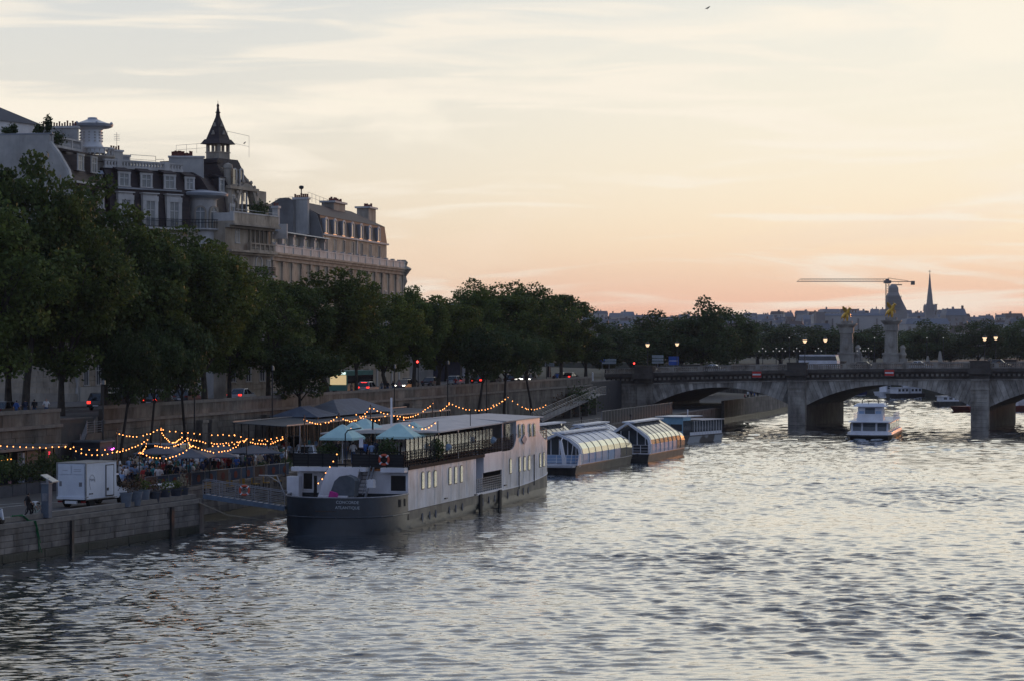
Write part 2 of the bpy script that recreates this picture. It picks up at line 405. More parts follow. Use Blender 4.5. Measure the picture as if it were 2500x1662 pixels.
# ---------------- stone walls: each block an object while blocks read, the rest one part
def blocks(root, name, s0, s1, p, z0, z1, ch, ln, depth, m, limit=300, jig=.012, pf=None, frame=Q, rest='farther_stones'):
    """courses of blocks proud of a recessed backing, face towards the river (negative p)"""
    cand = []
    rows = max(1, round((z1-z0)/ch)); ch = (z1-z0)/rows
    for r in range(rows):
        s = s0-(ln*.5 if r % 2 else 0)
        while s < s1-.2:
            l = ln*random.uniform(.75, 1.25); a = max(s, s0); e = min(s+l, s1)
            if e-a > .15: cand.append((a, e, z0+r*ch, z0+(r+1)*ch))
            s += l
    cand.sort(key=lambda c: c[0])
    variants = {}
    rest_b = MB(); n = 0
    for a, e, c0, c1 in cand:
        j = random.uniform(-jig, jig); g = .012
        pp = pf(a) if pf else p; pe = pf(e) if pf else p
        if n < limit:
            k = (round((e-a)*5)/5)
            me = variants.get(k)
            if me is None:
                bb = MB(); w = k/2-g; t = (c1-c0)/2-g; d = depth; c = .03
                bb.hexa([(-w, d, -t), (w, d, -t), (w, d, t), (-w, d, t)][::-1], [(-w, 0, -t), (w, 0, -t), (w, 0, t), (-w, 0, t)][::-1])
                # chamfered front
                bb = MB(); bb.loft([[(-w, d, -t), (w, d, -t), (w, d, t), (-w, d, t)], [(-w, .02, -t), (w, .02, -t), (w, .02, t), (-w, .02, t)],
                                    [(-w+c, 0, -t+c), (w-c, 0, -t+c), (w-c, 0, t-c), (-w+c, 0, t-c)]])
                me = bb.mesh(name, m); variants[k] = me
            o = link(name, me, root); P0 = frame(a, pp); P1 = frame(e, pe)
            mid = (P0+P1)/2; o.location = (mid.x, mid.y, (c0+c1)/2); d = P1-P0
            o.rotation_euler = (0, 0, math.atan2(d.y, d.x)); o.scale = ((e-a)/k if k else 1, 1+j*20, 1)
            nrm = Vector((d.y, -d.x, 0)).normalized(); o.location += nrm*(depth+j)
            n += 1
        else:
            P0 = frame(a+g, pp); P1 = frame(e-g, pe); d = (P1-P0).normalized(); nrm = Vector((d.y, -d.x, 0))
            A0 = P0+nrm*(depth+j); A1 = P1+nrm*(depth+j)
            rest_b.hexa([(*P0.xy, c0+g), (*P1.xy, c0+g), (*P1.xy, c1-g), (*P0.xy, c1-g)][::-1], [(*A0.xy, c0+g), (*A1.xy, c0+g), (*A1.xy, c1-g), (*A0.xy, c1-g)][::-1])
    if rest_b.v: rest_b.build(rest, m, root, kind='stuff')

# upper quay wall
STA, STB = Ss(147, 0), Ss(250, 0)     # the stair opening in the wall
qw = thing('quay_wall', 'long weathered stone retaining wall between the port and the tree-lined upper quay', 'wall')
b = MB()
def qbox(b, s0, s1, p0, p1, z0, z1):
    b.hexa([Q(s0, p0, z0), Q(s1, p0, z0), Q(s1, p1, z0), Q(s0, p1, z0)], [Q(s0, p0, z1), Q(s1, p0, z1), Q(s1, p1, z1), Q(s0, p1, z1)])
for a, e in ((-70, STA), (STB, 213)): qbox(b, a, e, 0, .5, PORT-.5, 7.05)
b.build('wall_backing', M_joint, qw)
b = MB()
for a, e in ((-70, STA), (STB, 213)): qbox(b, a, e, -.28, .55, 7.05, 7.32)
b.build('string_course', M_cope, qw)
for a, e in ((-70, STA), (STB, 213)):
    s = a
    while s < e-.3:
        l = min(3.2, e-s)
        b = MB(); qbox(b, s+.01, s+l-.01, -.02+random.uniform(-.01, .01), .36, 7.323, 8.32); b.build('parapet_stone', M_stone, qw)
        b = MB(); qbox(b, s+.008, s+l-.008, -.1, .44, 8.322, PAR+random.uniform(-.01, .012)); b.build('coping_stone', M_cope, qw)
        s += l
blocks(qw, 'stone', -38, STA-.02, 0, PORT+.01, 7.04, .62, 1.7, .09, M_stone, 110)
blocks(qw, 'stone', STB+.02, 213, 0, PORT+.01, 7.04, .62, 1.7, .09, M_stone, 190)
# buttresses
for px in (497, 520, 652, 1000):
    s = Ss(px, -.5); b = MB(); qbox(b, s-.7, s+.7, -.65, -.1, PORT, 6.4); qbox(b, s-.8, s+.8, -.75, -.09, 6.4, 6.7); b.build('buttress', M_stone, qw)

# river wall of the port, with ledge and kerb
def edge_p(s): return -(17.3+(s+35)*(2.6/27)) if s < -8 else -16.0
rw = thing('river_wall', 'stained grey embankment wall dropping from the port edge to the water beside the truck', 'wall')
for (a, e) in ((-60, -8.0),):
    s = a
    while s < e-.1:
        l = min(2.4, e-s); P = [Q(s+.01, edge_p(s)+.0), Q(s+l-.01, edge_p(s+l-.001)), Q(s+l-.01, edge_p(s+l-.001)+.55), Q(s+.01, edge_p(s)+.55)]
        bb = MB(); bb.prism([(p.x, p.y) for p in P], PORT, PORT+.30+random.uniform(-.006, .006)); bb.build('kerb_stone', M_cope, rw)
        P = [Q(s+.008, edge_p(s)-.42), Q(s+l-.008, edge_p(s+l-.001)-.42), Q(s+l-.008, edge_p(s+l-.001)), Q(s+.008, edge_p(s))]
        bb = MB(); bb.prism([(p.x, p.y) for p in P], PORT-.35, PORT-.06+random.uniform(-.008, .008)); bb.build('ledge_stone', M_cope, rw)
        s += l
s = -7.5
while s < 240:
    l = 4.0; bb = MB(); qbox(bb, s+.01, s+l-.01, -16.12, -15.5, PORT, PORT+.22); bb.build('kerb_stone', M_cope, rw); s += l
bb = MB(); bb.prism([(p.x, p.y) for p in (Q(-60, edge_p(-60)-.30), Q(-8, edge_p(-8.01)-.30), Q(-8, edge_p(-8.01)+.3), Q(-60, edge_p(-60)+.3))], -3, PORT-.36)
bb.build('wall_backing', M_joint, rw)
blocks(rw, 'stone', -60, -8.02, 0, .62, PORT-.37, .42, 3.0, .08, M_conc, 120, pf=lambda s: edge_p(min(s, -8.01))-.30)
blocks(rw, 'weedy_stone', -60, -8.02, 0, -.5, .60, .55, 2.6, .08, mat('weedy_stone', (.05, .05, .04), .6, (.02, .024, .016), .8, .6, 5), 60, pf=lambda s: edge_p(min(s, -8.01))-.30)
blocks(rw, 'stone', -7.5, 240, -16.0, .5, PORT-.02, .5, 2.6, .07, M_conc, 120)
bb = MB(); qbox(bb, -7.6, 240, -16.1, -15.9, -3, .5); bb.build('weed_line', M_weed, rw)
bb = MB(); bb.prism([(p.x, p.y) for p in (Q(-8.3, -20.3), Q(-7.5, -20.3), Q(-7.5, -16), Q(-8.3, -16))], -3, PORT-.05); bb.build('return_wall', M_conc, rw)
for s, w in ((-12.6, .5), (-26.5, .35)):
    bb = MB(); P = Q(s, edge_p(s)-.42); bb.box(-w/2, w/2, -.12, .02, -1, PORT-.36); bb.build('timber_fender', M_dark, rw, P, QA)
# ============================================================ stone arch bridge
def ztop(k): return 10.92-.0002*(k-48)**2
br = thing('stone_bridge', 'wide weathered stone arch bridge with balustrade crossing the river beyond the boats', 'bridge', B(0, 0), 0)
br.rotation_euler = (0, 0, BA)
def bw(b, k0, k1, w0, w1, f0, f1):      # a length of moulding that follows the rise of the roadway; f = height below the parapet top
    n = max(1, int(abs(k1-k0)/3))
    for i in range(n):
        a = k0+(k1-k0)*i/n; e = k0+(k1-k0)*(i+1)/n
        za0, ze0 = ztop(a)-f0, ztop(e)-f0; za1, ze1 = ztop(a)-f1, ztop(e)-f1
        b.hexa([(a, w0, za0), (e, w0, ze0), (e, w1, ze0), (a, w1, za0)], [(a, w0, za1), (e, w0, ze1), (e, w1, ze1), (a, w1, za1)])
    return b
BW = 30
ARCH = [(-24.3, 0.0, 6.45), (3.0, 31.1, 7.05), (34.1, 65.0, 7.2), (68, 96, 7.0)]
SPR = 3.5
M_vous = mat('voussoir_stone', (.60, .56, .50), .8, (.30, .275, .24), .5, .5, 5, streak=.7, randv=.4)
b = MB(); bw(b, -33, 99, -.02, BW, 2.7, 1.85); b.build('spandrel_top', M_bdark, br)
for k0, k1, zc in ARCH:
    half = (k1-k0)/2; rise = zc-SPR; Rr = (half*half+rise*rise)/(2*rise); cx = (k0+k1)/2; cz = zc-Rr
    amax = math.asin(half/Rr); n = 36
    # vault
    b = MB(); V = []
    for i in range(n+1):
        a = -amax+2*amax*i/n; V += [(cx+Rr*math.sin(a), 0.02, cz+Rr*math.cos(a)), (cx+Rr*math.sin(a), BW, cz+Rr*math.cos(a))]
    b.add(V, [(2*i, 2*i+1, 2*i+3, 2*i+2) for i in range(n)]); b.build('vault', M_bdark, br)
    # core behind the voussoirs
    b = MB(); V = []
    for i in range(n+1):
        a = -amax+2*amax*i/n; x = cx+Rr*math.sin(a); z = cz+Rr*math.cos(a)
        V += [(x, .08, z), (x, .08, ztop(x)-2.72)]
    b.add(V, [(2*i, 2*i+2, 2*i+3, 2*i+1) for i in range(n)]); b.build('spandrel_core', M_joint, br)
    b = MB(); V2 = [(v[0], BW+.05, v[2]) for v in V]; b.add(V2, [(2*i+1, 2*i+3, 2*i+2, 2*i) for i in range(n)]); b.build('far_spandrel', M_bdark, br)
    lo, hi = k0-1.5, k1+1.5
    for i in range(n):
        a0 = -amax+2*amax*(i+.03)/n; a1 = -amax+2*amax*(i+.97)/n; pts = []
        for a in (a0, a1): pts.append((cx+Rr*math.sin(a), cz+Rr*math.cos(a)))
        for a in (a1, a0):
            zt = ztop(cx)-2.74; rr = (zt-cz)/math.cos(a); x = cx+rr*math.sin(a); zt = ztop(x)-2.74; rr = (zt-cz)/math.cos(a)
            x = cx+rr*math.sin(a)
            if x < lo or x > hi:
                x = min(max(x, lo), hi); rr = (x-cx)/math.sin(a); zt = cz+rr*math.cos(a)
            pts.append((x, zt))
        j = random.uniform(-.025, .025)
        b = MB(); b.yprism(pts, -.1+j, .07); b.build('voussoir', M_vous, br)
for pk in (-27.3, 0, 31.1, 65):          # abutment and piers
    b = MB()
    if pk > -20: b.box(pk+.05, pk+2.95, 0, BW, -3, SPR+.05); b.box(pk+.2, pk+2.8, .1, BW-.1, SPR, ztop(pk)-2.7)
    else: b.box(pk-6, pk+3.0, .02, BW, -3, ztop(pk)-2.75)
    b.build('pier', M_bdark, br)
    # pilaster column, cap, entablature block, pedestal
    if pk > -20:
        zc0 = -2
        for ci in range(12):
            h = (6.35-zc0)/12; jj = random.uniform(-.012, .012)
            b = MB(); b.box(pk+.02-jj, pk+2.98+jj, -1.35-jj, .01, zc0+ci*h+.012, zc0+(ci+1)*h-.012); b.build('pier_stone', M_bstone if ci > 2 else M_weed if ci < 2 else mat('tide_stone', (.09, .08, .065), .8, (.05, .045, .04), 1), br)
    b = MB(); b.box(pk-.12, pk+3.12, -1.5 if pk > -20 else -.6, 0, 6.35, 6.6); b.box(pk+.05, pk+2.95, -1.4 if pk > -20 else -.5, 0, 6.6, ztop(pk)-3.0); b.box(pk-.1, pk+3.1, -1.55 if pk > -20 else -.65, 0, ztop(pk)-3.0, ztop(pk)-2.7)
    b.build('pier_cap', M_bstone, br)
    b = MB(); b.box(pk-.05, pk+3.05, -1.5, 0, ztop(pk)-2.7, ztop(pk)-1.9); b.box(pk-.35, pk+3.35, -2.1, 0, ztop(pk)-1.9, ztop(pk)-.98); b.build('entablature_block', M_bdark, br)
    for w in (-1.2, BW-.6):
        b = MB(); b.box(pk-.15, pk+3.15, w, w+1.8, ztop(pk)-.97, ztop(pk)+.18); b.box(pk-.25, pk+3.25, w-.1, w+1.9, ztop(pk)+.18, ztop(pk)+.34); b.build('pedestal', M_bdark, br)
b = MB(); b.box(-33, -27.3, -.05, .0, -1, ztop(-30)-2.7); b.build('abutment_wall', M_joint, br)
for r in range(13):
    x = -33+(.0 if r % 2 else -.6)
    while x < -27.5:
        a = max(x, -33); e = min(x+1.3, -27.35)
        if e-a > .1:
            h = .58; b = MB(); b.box(a+.012, e-.012, -.14+random.uniform(-.02, .02), -.05, -.5+r*h+.012, -.5+(r+1)*h-.012); b.build('stone', M_bstone, br)
        x += 1.3
# abutment pilaster below the entablature
for r in range(11):
    b = MB(); b.box(-27.2, -24.4, -.5, -.06, r*.58+.012, (r+1)*.58-.012); b.build('pilaster_stone', M_bstone, br)
b = MB(); bw(b, -33, 99, -.28, 0, 2.95, 2.72); b.build('string_course', M_bstone, br)
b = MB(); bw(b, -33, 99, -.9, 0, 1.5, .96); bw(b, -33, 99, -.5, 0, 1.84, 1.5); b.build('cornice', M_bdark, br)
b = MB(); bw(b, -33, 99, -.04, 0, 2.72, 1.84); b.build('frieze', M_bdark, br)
b = MB()
k = -32.6
while k < 98: b.box(k, k+.42, -.42, 0, ztop(k)-2.25, ztop(k)-1.84); k += .85
b.build('modillions', M_bstone, br, kind='stuff')
b = MB(); bw(b, -33, 99, .3, BW-.3, 2.0, 1.25); b.build('roadway', M_asph, br)
b = MB(); bw(b, -33, 99, .3, 4.2, 1.25, 1.1); bw(b, -33, 99, BW-4.2, BW-.3, 1.25, 1.1); b.build('footway', M_pave, br)
for w in (-.55, BW-.05):
    b = MB(); bw(b, -33, 99, w, w+.55, .96, .74); b.build('parapet_plinth', M_bstone, br)
    b = MB(); bw(b, -33, 99, w, w+.55, .17, 0.0); b.build('parapet_rail', M_bstone, br)
    b = MB(); k = -32.8
    while k < 98.5:
        if not any(pk-.2 < k < pk+3.2 for pk in (-27.3, 0, 31.1, 65)):
            z = ztop(k); b.box(k-.09, k+.09, w+.12, w+.42, z-.74, z-.17); b.box(k-.13, k+.13, w+.1, w+.44, z-.60, z-.38)
        k += .36
    b.build('balusters', M_bstone, br, kind='stuff')
    k = -31
    while k < 98:
        if not any(pk-.9 < k < pk+3.9 for pk in (-27.3, 0, 31.1, 65)):
            b = MB(); b.box(k-.38, k+.38, w-.03, w+.57, ztop(k)-.75, ztop(k)-.165); b.build('parapet_post', M_bstone, br)
        k += 5.1
# grey bosses over the crowns and the two red and white boards for boats
M_red = mat('sign_red', (.62, .03, .02), .45, (.5, .03, .02), 2); M_sw = mat('sign_white', (.85, .85, .85), .5)
for px, lab in ((1851, 'red no-entry board with white bar on the bridge cornice over the left arch'), (2174, 'red no-entry board with white bar on the bridge cornice right of the cruise boat')):
    kk = (( (px-1250)/F_PX)*B0Y-B0X)/(BX-(px-1250)/F_PX*BY)
    t = thing('no_entry_board', lab, 'sign', B(kk, -1.0, ztop(kk)-1.62), 0, 'boards on the bridge'); t.rotation_euler = (0, 0, BA)
    b = MB(); b.box(-.8, .8, -.05, .05, -.5, .5); b.build('board', M_red, t)
    b = MB(); b.box(-.72, .72, -.07, -.05, -.13, .13); b.build('white_bar', M_sw, t)
    b = MB(); b.box(-.84, .84, -.04, .02, .5, .56); b.box(-.84, .84, -.04, .02, -.56, -.5); b.box(-.5, -.42, .05, .95, -.1, 0); b.box(.42, .5, .05, .95, -.1, 0); b.build('bracket', M_rail, t)

# ============================================================ trees
def leaf_mat(name, c, c2, tr=.3):
    m = mat(name, c, .6, c2, .55, transl=tr, detail=3, randv=.25, spec=.2); return m
M_leaf = [leaf_mat('leaves_plane', (.14, .185, .044), (.042, .072, .026)), leaf_mat('leaves_dark', (.085, .125, .044), (.040, .066, .027)), leaf_mat('leaves_olive', (.155, .18, .036), (.055, .09, .026))]
M_bark = mat('bark', (.075, .065, .05), .9, (.03, .026, .022), 1.5, .6, 8)
M_barkd = mat('bark_dark', (.035, .03, .026), .9, (.018, .016, .014), 1.5, .6, 8)
TREES = {}
def tree_proto(key, seed, H=20, Rc=6.5, base=3.6, nclump=105, leaves=200, ls=.36, clump=1.5, lean=(0, 0), mi=0, trunk_r=.38):
    rng = np.random.default_rng(seed); rnd = random.Random(seed)
    b = MB()
    top = Vector((lean[0], lean[1], base)); cz = base+(H-base)*.5; cr = (H-base)*.5
    b.tube([(0, 0, -.3), (lean[0]*.3, lean[1]*.3, base*.45), tuple(top), (lean[0]*1.15, lean[1]*1.15, H*.62)], [trunk_r*1.25, trunk_r, trunk_r*.8, trunk_r*.3], 7)
    C = []
    nl = 7
    limbs = []
    for i in range(nl):
        a = 2*math.pi*(i+rnd.uniform(-.3, .3))/nl; e = rnd.uniform(-.35, .75)
        tip = Vector((lean[0]*1.2+Rc*.62*math.cos(a)*math.cos(e), lean[1]*1.2+Rc*.62*math.sin(a)*math.cos(e), cz+cr*.62*math.sin(e)))
        st = top+Vector((0, 0, rnd.uniform(-.6, 2.5))); mid = st.lerp(tip, .5)+Vector((0, 0, -.3))
        b.tube([st, mid, tip], [trunk_r*.45, trunk_r*.3, trunk_r*.12], 5); limbs.append((mid, tip))
    for i in range(nclump):
        while True:
            v = Vector((rnd.uniform(-1, 1), rnd.uniform(-1, 1), rnd.uniform(-1, 1)))
            if .25 < v.length < 1: break
        v = v.normalized()*(v.length**.42)
        lob = 1+.16*math.sin(3*math.atan2(v.y, v.x)+seed)+.14*math.sin(5*v.z+seed*2)+rnd.uniform(-.12, .1)
        zz = v.z if v.z > 0 else v.z*.85
        c = Vector((lean[0]*1.15+v.x*Rc*.86*lob, lean[1]*1.15+v.y*Rc*.86*lob, cz+zz*cr*.9*lob)); C.append((c, clump*rnd.uniform(.6, 1.25)))
        if i % 3 == 0:
            m, t = min(limbs, key=lambda L_: (L_[1]-c).length); b.tube([m.lerp(t, .6), c], [trunk_r*.13, .03], 4, False)
    P = []
    for c, r in C:
        n = int(leaves*r*r/(clump*clump)); d = rng.normal(0, 1, (n, 3)); d /= np.linalg.norm(d, axis=1)[:, None]
        rad = r*rng.uniform(.25, 1.0, n)**.5*rng.choice([1, 1, 1, 1.3], n)
        P.append(np.array(c)+d*rad[:, None]*np.array([1, 1, .72]))
    P = np.concatenate(P); n = len(P)
    nrm = rng.normal(0, 1, (n, 3)); nrm[:, 2] += .5; nrm /= np.linalg.norm(nrm, axis=1)[:, None]
    t = np.cross(nrm, rng.normal(0, 1, (n, 3))); t /= np.linalg.norm(t, axis=1)[:, None]; bt = np.cross(nrm, t)
    s = (ls*rng.uniform(.6, 1.25, n))[:, None]*.5
    V = np.stack([P-t*s*1.2, P-bt*s, P+t*s*1.2, P+bt*s+nrm*s*.4], 1).reshape(-1, 3)
    me = fast_mesh('crown', V, np.arange(n*4).reshape(-1, 4), (M_leaf[mi],))
    TREES[key] = (b.mesh('trunk', M_bark if mi != 1 else M_barkd, True), me, H, Rc)
tree_proto('a', 11); tree_proto('b', 12, mi=0, Rc=6.8, nclump=108); tree_proto('c', 13, mi=2, lean=(.6, -.3)); tree_proto('d', 14, mi=1, nclump=105, Rc=6)
tree_proto('e', 15, base=6, nclump=100, Rc=5.8, mi=0, lean=(-.7, .4))
tree_proto('w', 16, H=24, Rc=7.5, base=3.5, nclump=145, mi=0, clump=1.7)
tree_proto('far', 17, H=18, Rc=7, base=2.2, nclump=95, leaves=110, ls=.5, clump=2.1, mi=1)
tree_proto('far2', 18, H=18, Rc=7.5, base=2.2, nclump=95, leaves=110, ls=.5, clump=2.1, mi=1)
tree_proto('lean', 19, H=17, Rc=4.3, base=8, nclump=60, leaves=200, mi=1, lean=(2.2, .3), trunk_r=.24)
def tree(key, loc, h, r, rz, label, name='plane_tree', group='trees along the quay'):
    tm, cm, H, Rc = TREES[key]
    t = thing(name, label, 'tree', loc, rz, group); t.scale = (r/Rc, r/Rc, h/H)
    link('trunk', tm, t); link('crown', cm, t); return t
# (bearing px, distance from the wall, px of the top, crown width in px, kind, label)
QT = [
 (-60, 4, 430, 330, 'w', 'tall plane tree cut by the left edge, in front of the blank gable'),
 (60, 5, 405, 230, 'e', 'loose-topped tree whose ragged tip stands against the blank gable wall'),
 (150, 3.5, 455, 290, 'w', 'broad dark tree below the round white turret, behind the leaning trunk'),
 (255, 4.2, 478, 270, 'a', 'dense tree hiding the foot of the white round turret building'),
 (325, 3.2, 535, 230, 'b', 'tree under the left dormers of the dark mansard roof'),
 (410, 4, 522, 260, 'w', 'tall tree in front of the middle dormers of the dark mansard roof'),
 (500, 3.4, 560, 230, 'c', 'olive tinged tree below the curved corner bay of the mansard building'),
 (560, 4.2, 640, 170, 'b', 'shorter tree right under the pavilion with the pointed lantern'),
 (655, 3.6, 682, 190, 'a', 'tree in the dip left of the big light green crown'),
 (735, 4.4, 690, 160, 'b', 'tree behind the dark low hanging branches above the tent'),
 (800, 3.8, 636, 215, 'c', 'tall rounded tree overlapping the balustrade of the far mansion'),
 (870, 4.0, 690, 140, 'a', 'tree standing right of the tall rounded crown below the balustrade'),
 (945, 3.6, 702, 170, 'c', 'tree below the right corner of the far mansion'),
 (1010, 3.6, 712, 130, 'e', 'slim light crown just right of the mansion corner'),
 (1068, 4.2, 708, 150, 'c', 'rounded tree beside the small dark pointed tree top'),
 (1140, 3.6, 705, 140, 'a', 'tree at the left shoulder of the tallest clump beyond the mansion'),
 (1205, 4.2, 677, 190, 'w', 'tallest tree of the clump between the mansion and the bridge'),
 (1285, 4.0, 672, 170, 'w', 'big dark tree right of the tallest one, over the quay wall lamps'),
 (1370, 4.6, 712, 150, 'b', 'tree with ragged tip where the skyline opens to the city'),
 (1430, 5.0, 775, 120, 'd', 'low dark tree above the quay end beside the bridge'),
]
for i, (px, p, py, w, k, lab) in enumerate(QT):
    s = Ss(px, p); P = Q(s, p, UP); h = (Zq(py, s, p)-UP)*.985; r = w/2*P.y/F_PX*1.2
    tree(k, P, h, r, random.uniform(0, 6.28), lab)
# low trees filling behind, on the house side pavement
for i, (px, p, py, w, k, lab) in enumerate([
 (20, 18.5, 640, 260, 'a', 'second row tree low behind the leftmost tall trees'),
 (1180, 19, 750, 150, 'd', 'shaded tree on the far pavement behind the tallest clump'),
 (1090, 25, 745, 130, 'd', 'shaded tree on the far pavement right of the mansion forecourt'),
 (1260, 22, 740, 150, 'd', 'shaded second row tree behind the lamps near the bridge'),
 (1340, 24, 760, 130, 'd', 'shaded second row tree farthest along the quay pavement')]):
    s = Ss(px, p); P = Q(s, p, UP); tree(k, P, Zq(py, s, p)-UP, w/2*P.y/F_PX*1.2, random.uniform(0, 6), lab)
# slim leaning trees growing from the port
for px, p, py, w, rz, lab in ((292, -1.6, 800, 120, 1.0, 'slim tree leaning right from the port below the stairs'), (365, -1.8, 790, 110, 1.2, 'slim tree growing from the port behind the white parked van'),
        (455, -2.2, 775, 120, 4.4, 'slim low tree over the middle of the terrace'), (735, -2.4, 830, 150, 1.6, 'dark tree rising from the port beside the tent roof'),
        (1165, -2.5, 800, 110, 1.0, 'slim forked tree on the port behind the boat roof'), (1230, -2.5, 795, 110, 1.3, 'slim tree on the port at the highest string light pole'), (1300, -2.5, 800, 100, 2.0, 'slim leaning tree on the port left of the ramp railing')):
    s = Ss(px, p); P = Q(s, p, PORT); tree('lean', P, Zq(py, s, p)-PORT, w/2*P.y/F_PX*1.1, rz, lab, 'port_tree', 'slim trees on the port')
# trees beyond the bridge on the left bank
for px, Y, py, w, k, lab in ((1480, 470, 800, 150, 'far', 'low round tree left of the lamps on the bridge end'), (1540, 520, 790, 150, 'far2', 'tree behind the left pair of bridge lamps'),
        (1605, 500, 772, 170, 'far', 'broad dark tree beyond the left end of the bridge'), (1665, 545, 775, 170, 'far2', 'tree crown left of the tallest beyond the bridge'),
        (1715, 500, 742, 150, 'far', 'highest dark tree standing beyond the first arch'), (1775, 520, 757, 150, 'far2', 'dark tree at the right end of the left bank clump')):
    P = at(px, 838, Y); P.z = UP-.2; tree(k, P, (CAMZ+(838-py)/F_PX*Y)-P.z, w/2*Y/F_PX*1.08, random.uniform(0, 6), lab, 'broadleaf_tree', 'trees beyond the bridge on the left bank')
# far bank row, clipped and even
for i, (px, Y, py, w) in enumerate(((1850, 760, 790, 130), (1905, 740, 800, 130), (1950, 770, 797, 130), (2005, 740, 803, 130), (2070, 735, 800, 130), (2135, 740, 802, 130), (2205, 745, 805, 110), (2262, 700, 790, 120), (2265, 730, 812, 110), (2320, 720, 820, 110), (2388, 690, 783, 108), (2440, 720, 808, 100), (2510, 680, 780, 110), (2570, 690, 790, 120), (1800, 790, 800, 120))):
    P = at(px, 838, Y); P.z = UP-.2
    tree('far' if i % 2 else 'far2', P, (CAMZ+(838-py)/F_PX*Y)-P.z, w/2*Y/F_PX*1.2, i*1.3, ['hazy clipped tree left of the two gilded columns', 'hazy tree left of the first gilded column', 'hazy tree just left of the first gilded column', 'hazy tree behind the first gilded column', 'hazy tree between the two gilded columns', 'hazy tree between the columns, nearer the second', 'hazy tree behind the second gilded column', 'dark rounded tree with a peak right of the second column', 'lower tree under the peaked dark one', 'tree in the dip before the big round crown', 'big round dark crown left of the right pair of lamps', 'tree between the round crown and the right edge', 'dark tree cut by the right edge', 'dark tree outside the right edge', 'hazy tree nearest the left bank clump'][i], 'broadleaf_tree', 'row of trees on the far bank')
# ============================================================ houses on the quay
class Fr:      # a frontage: x along it (away from the camera), y into the building
    def __init__(s, x0, y0, head): s.o = Vector((x0, y0, 0)); s.h = R(head); s.rz = R(90-head); s.d = Vector((math.sin(s.h), math.cos(s.h), 0)); s.n = Vector((-math.cos(s.h), math.sin(s.h), 0))
    def pt(s, x, y, z=0): return s.o+s.d*x+s.n*y+Vector((0, 0, z))
    def x(s, px, y=0): k = (px-1250)/F_PX; P = s.pt(0, y); return (k*P.y-P.x)/(s.d.x-k*s.d.y)
    def y(s, px, x): k = (px-1250)/F_PX; P = s.pt(x, 0); return (k*P.y-P.x)/(s.n.x-k*s.n.y)
    def z(s, py, x, y=0): return CAMZ+(838-py)/F_PX*s.pt(x, y).y
    def thing(s, name, label, cat='building', group=None): return thing(name, label, cat, s.o, s.rz, group)
M_cream = mat('painted_render', (.52, .50, .46), .85, (.40, .39, .37), .5, .15, 6, streak=.35)
M_lime = mat('limestone', (.52, .44, .34), .85, (.34, .285, .22), .5, .3, 5, streak=.5)
M_lime2 = mat('limestone_grey', (.44, .39, .32), .85, (.29, .255, .21), .5, .3, 5, streak=.5)
M_trim = mat('white_stone_trim', (.62, .60, .57), .75, (.48, .47, .45), .9, .15, 8, streak=.3)
M_slate = mat('slate', (.048, .032, .032), .65, (.026, .019, .021), .9, .6, 4, stretch=(1, 1, 4))
M_slateb = mat('slate_brown', (.13, .095, .075), .7, (.075, .058, .05), 1.2, .6, 4, stretch=(1, 1, 4))
M_zinc = mat('zinc', (.30, .32, .35), .42, (.20, .215, .24), .5, .1, 3, metal=.35)
M_zincl = mat('zinc_pale', (.45, .48, .53), .4, (.36, .39, .44), .5, .1, 3, metal=.3)
M_pot = mat('terracotta', (.22, .07, .045), .85, (.12, .045, .035), 3)
M_iron = mat('wrought_iron', (.018, .02, .024), .75, spec=.15)
M_win = mat('dark_window', (.02, .024, .03), .08, (.03, .034, .04), 1.5, spec=1.0, ior=1.7)
M_curt = mat('curtained_window', (.22, .24, .23), .25, (.14, .16, .17), 2.0, spec=.8)
M_joinery = mat('window_joinery', (.6, .6, .58), .6, (.5, .5, .49), 2)

def window(root, x, z0, w, h, y=0, name='window', arch=False, m=None, fm=None, fw=.13, mull=True, sill=True, dep=.16):
    """stone surround standing proud, wooden frame and a pane set back"""
    b = MB(); fm = fm or M_trim; f = fw
    b.box(x-w/2-f, x-w/2, y-.07, y+.06, z0, z0+h); b.box(x+w/2, x+w/2+f, y-.07, y+.06, z0, z0+h)
    if arch:
        n = 8; rr = w/2
        pts_o = [(x-(rr+f)*math.cos(math.pi*i/n), z0+h+(rr+f)*math.sin(math.pi*i/n)*.9) for i in range(n+1)]
        pts_i = [(x-rr*math.cos(math.pi*i/n), z0+h+rr*math.sin(math.pi*i/n)*.9) for i in range(n+1)]
        for i in range(n): b.yprism([pts_i[i], pts_o[i], pts_o[i+1], pts_i[i+1]], y-.07, y+.06)
    else: b.box(x-w/2-f-.04, x+w/2+f+.04, y-.10, y+.06, z0+h, z0+h+f*1.3)
    if sill: b.box(x-w/2-f-.05, x+w/2+f+.05, y-.14, y+.06, z0-.12, z0)
    o = b.build(name, fm, root)
    b = MB()
    if arch: b.yprism([(x-w/2, z0), (x+w/2, z0)]+[(x+w/2*math.cos(math.pi*i/8), z0+h+w/2*.9*math.sin(math.pi*i/8)) for i in range(9)], y+.01, y+.03)
    else: b.box(x-w/2, x+w/2, y+.01, y+.03, z0, z0+h)
    b.build('pane', m or M_win, o)
    if mull:
        b = MB(); t = .045; b.box(x-t, x+t, y-.03, y+.008, z0, z0+h); b.box(x-w/2, x+w/2, y-.03, y+.008, z0+h*.62, z0+h*.62+.07)
        b.box(x-w/2, x-w/2+.06, y-.03, y+.008, z0, z0+h); b.box(x+w/2-.06, x+w/2, y-.03, y+.008, z0, z0+h)
        b.build('mullions', M_joinery, o)
    return o
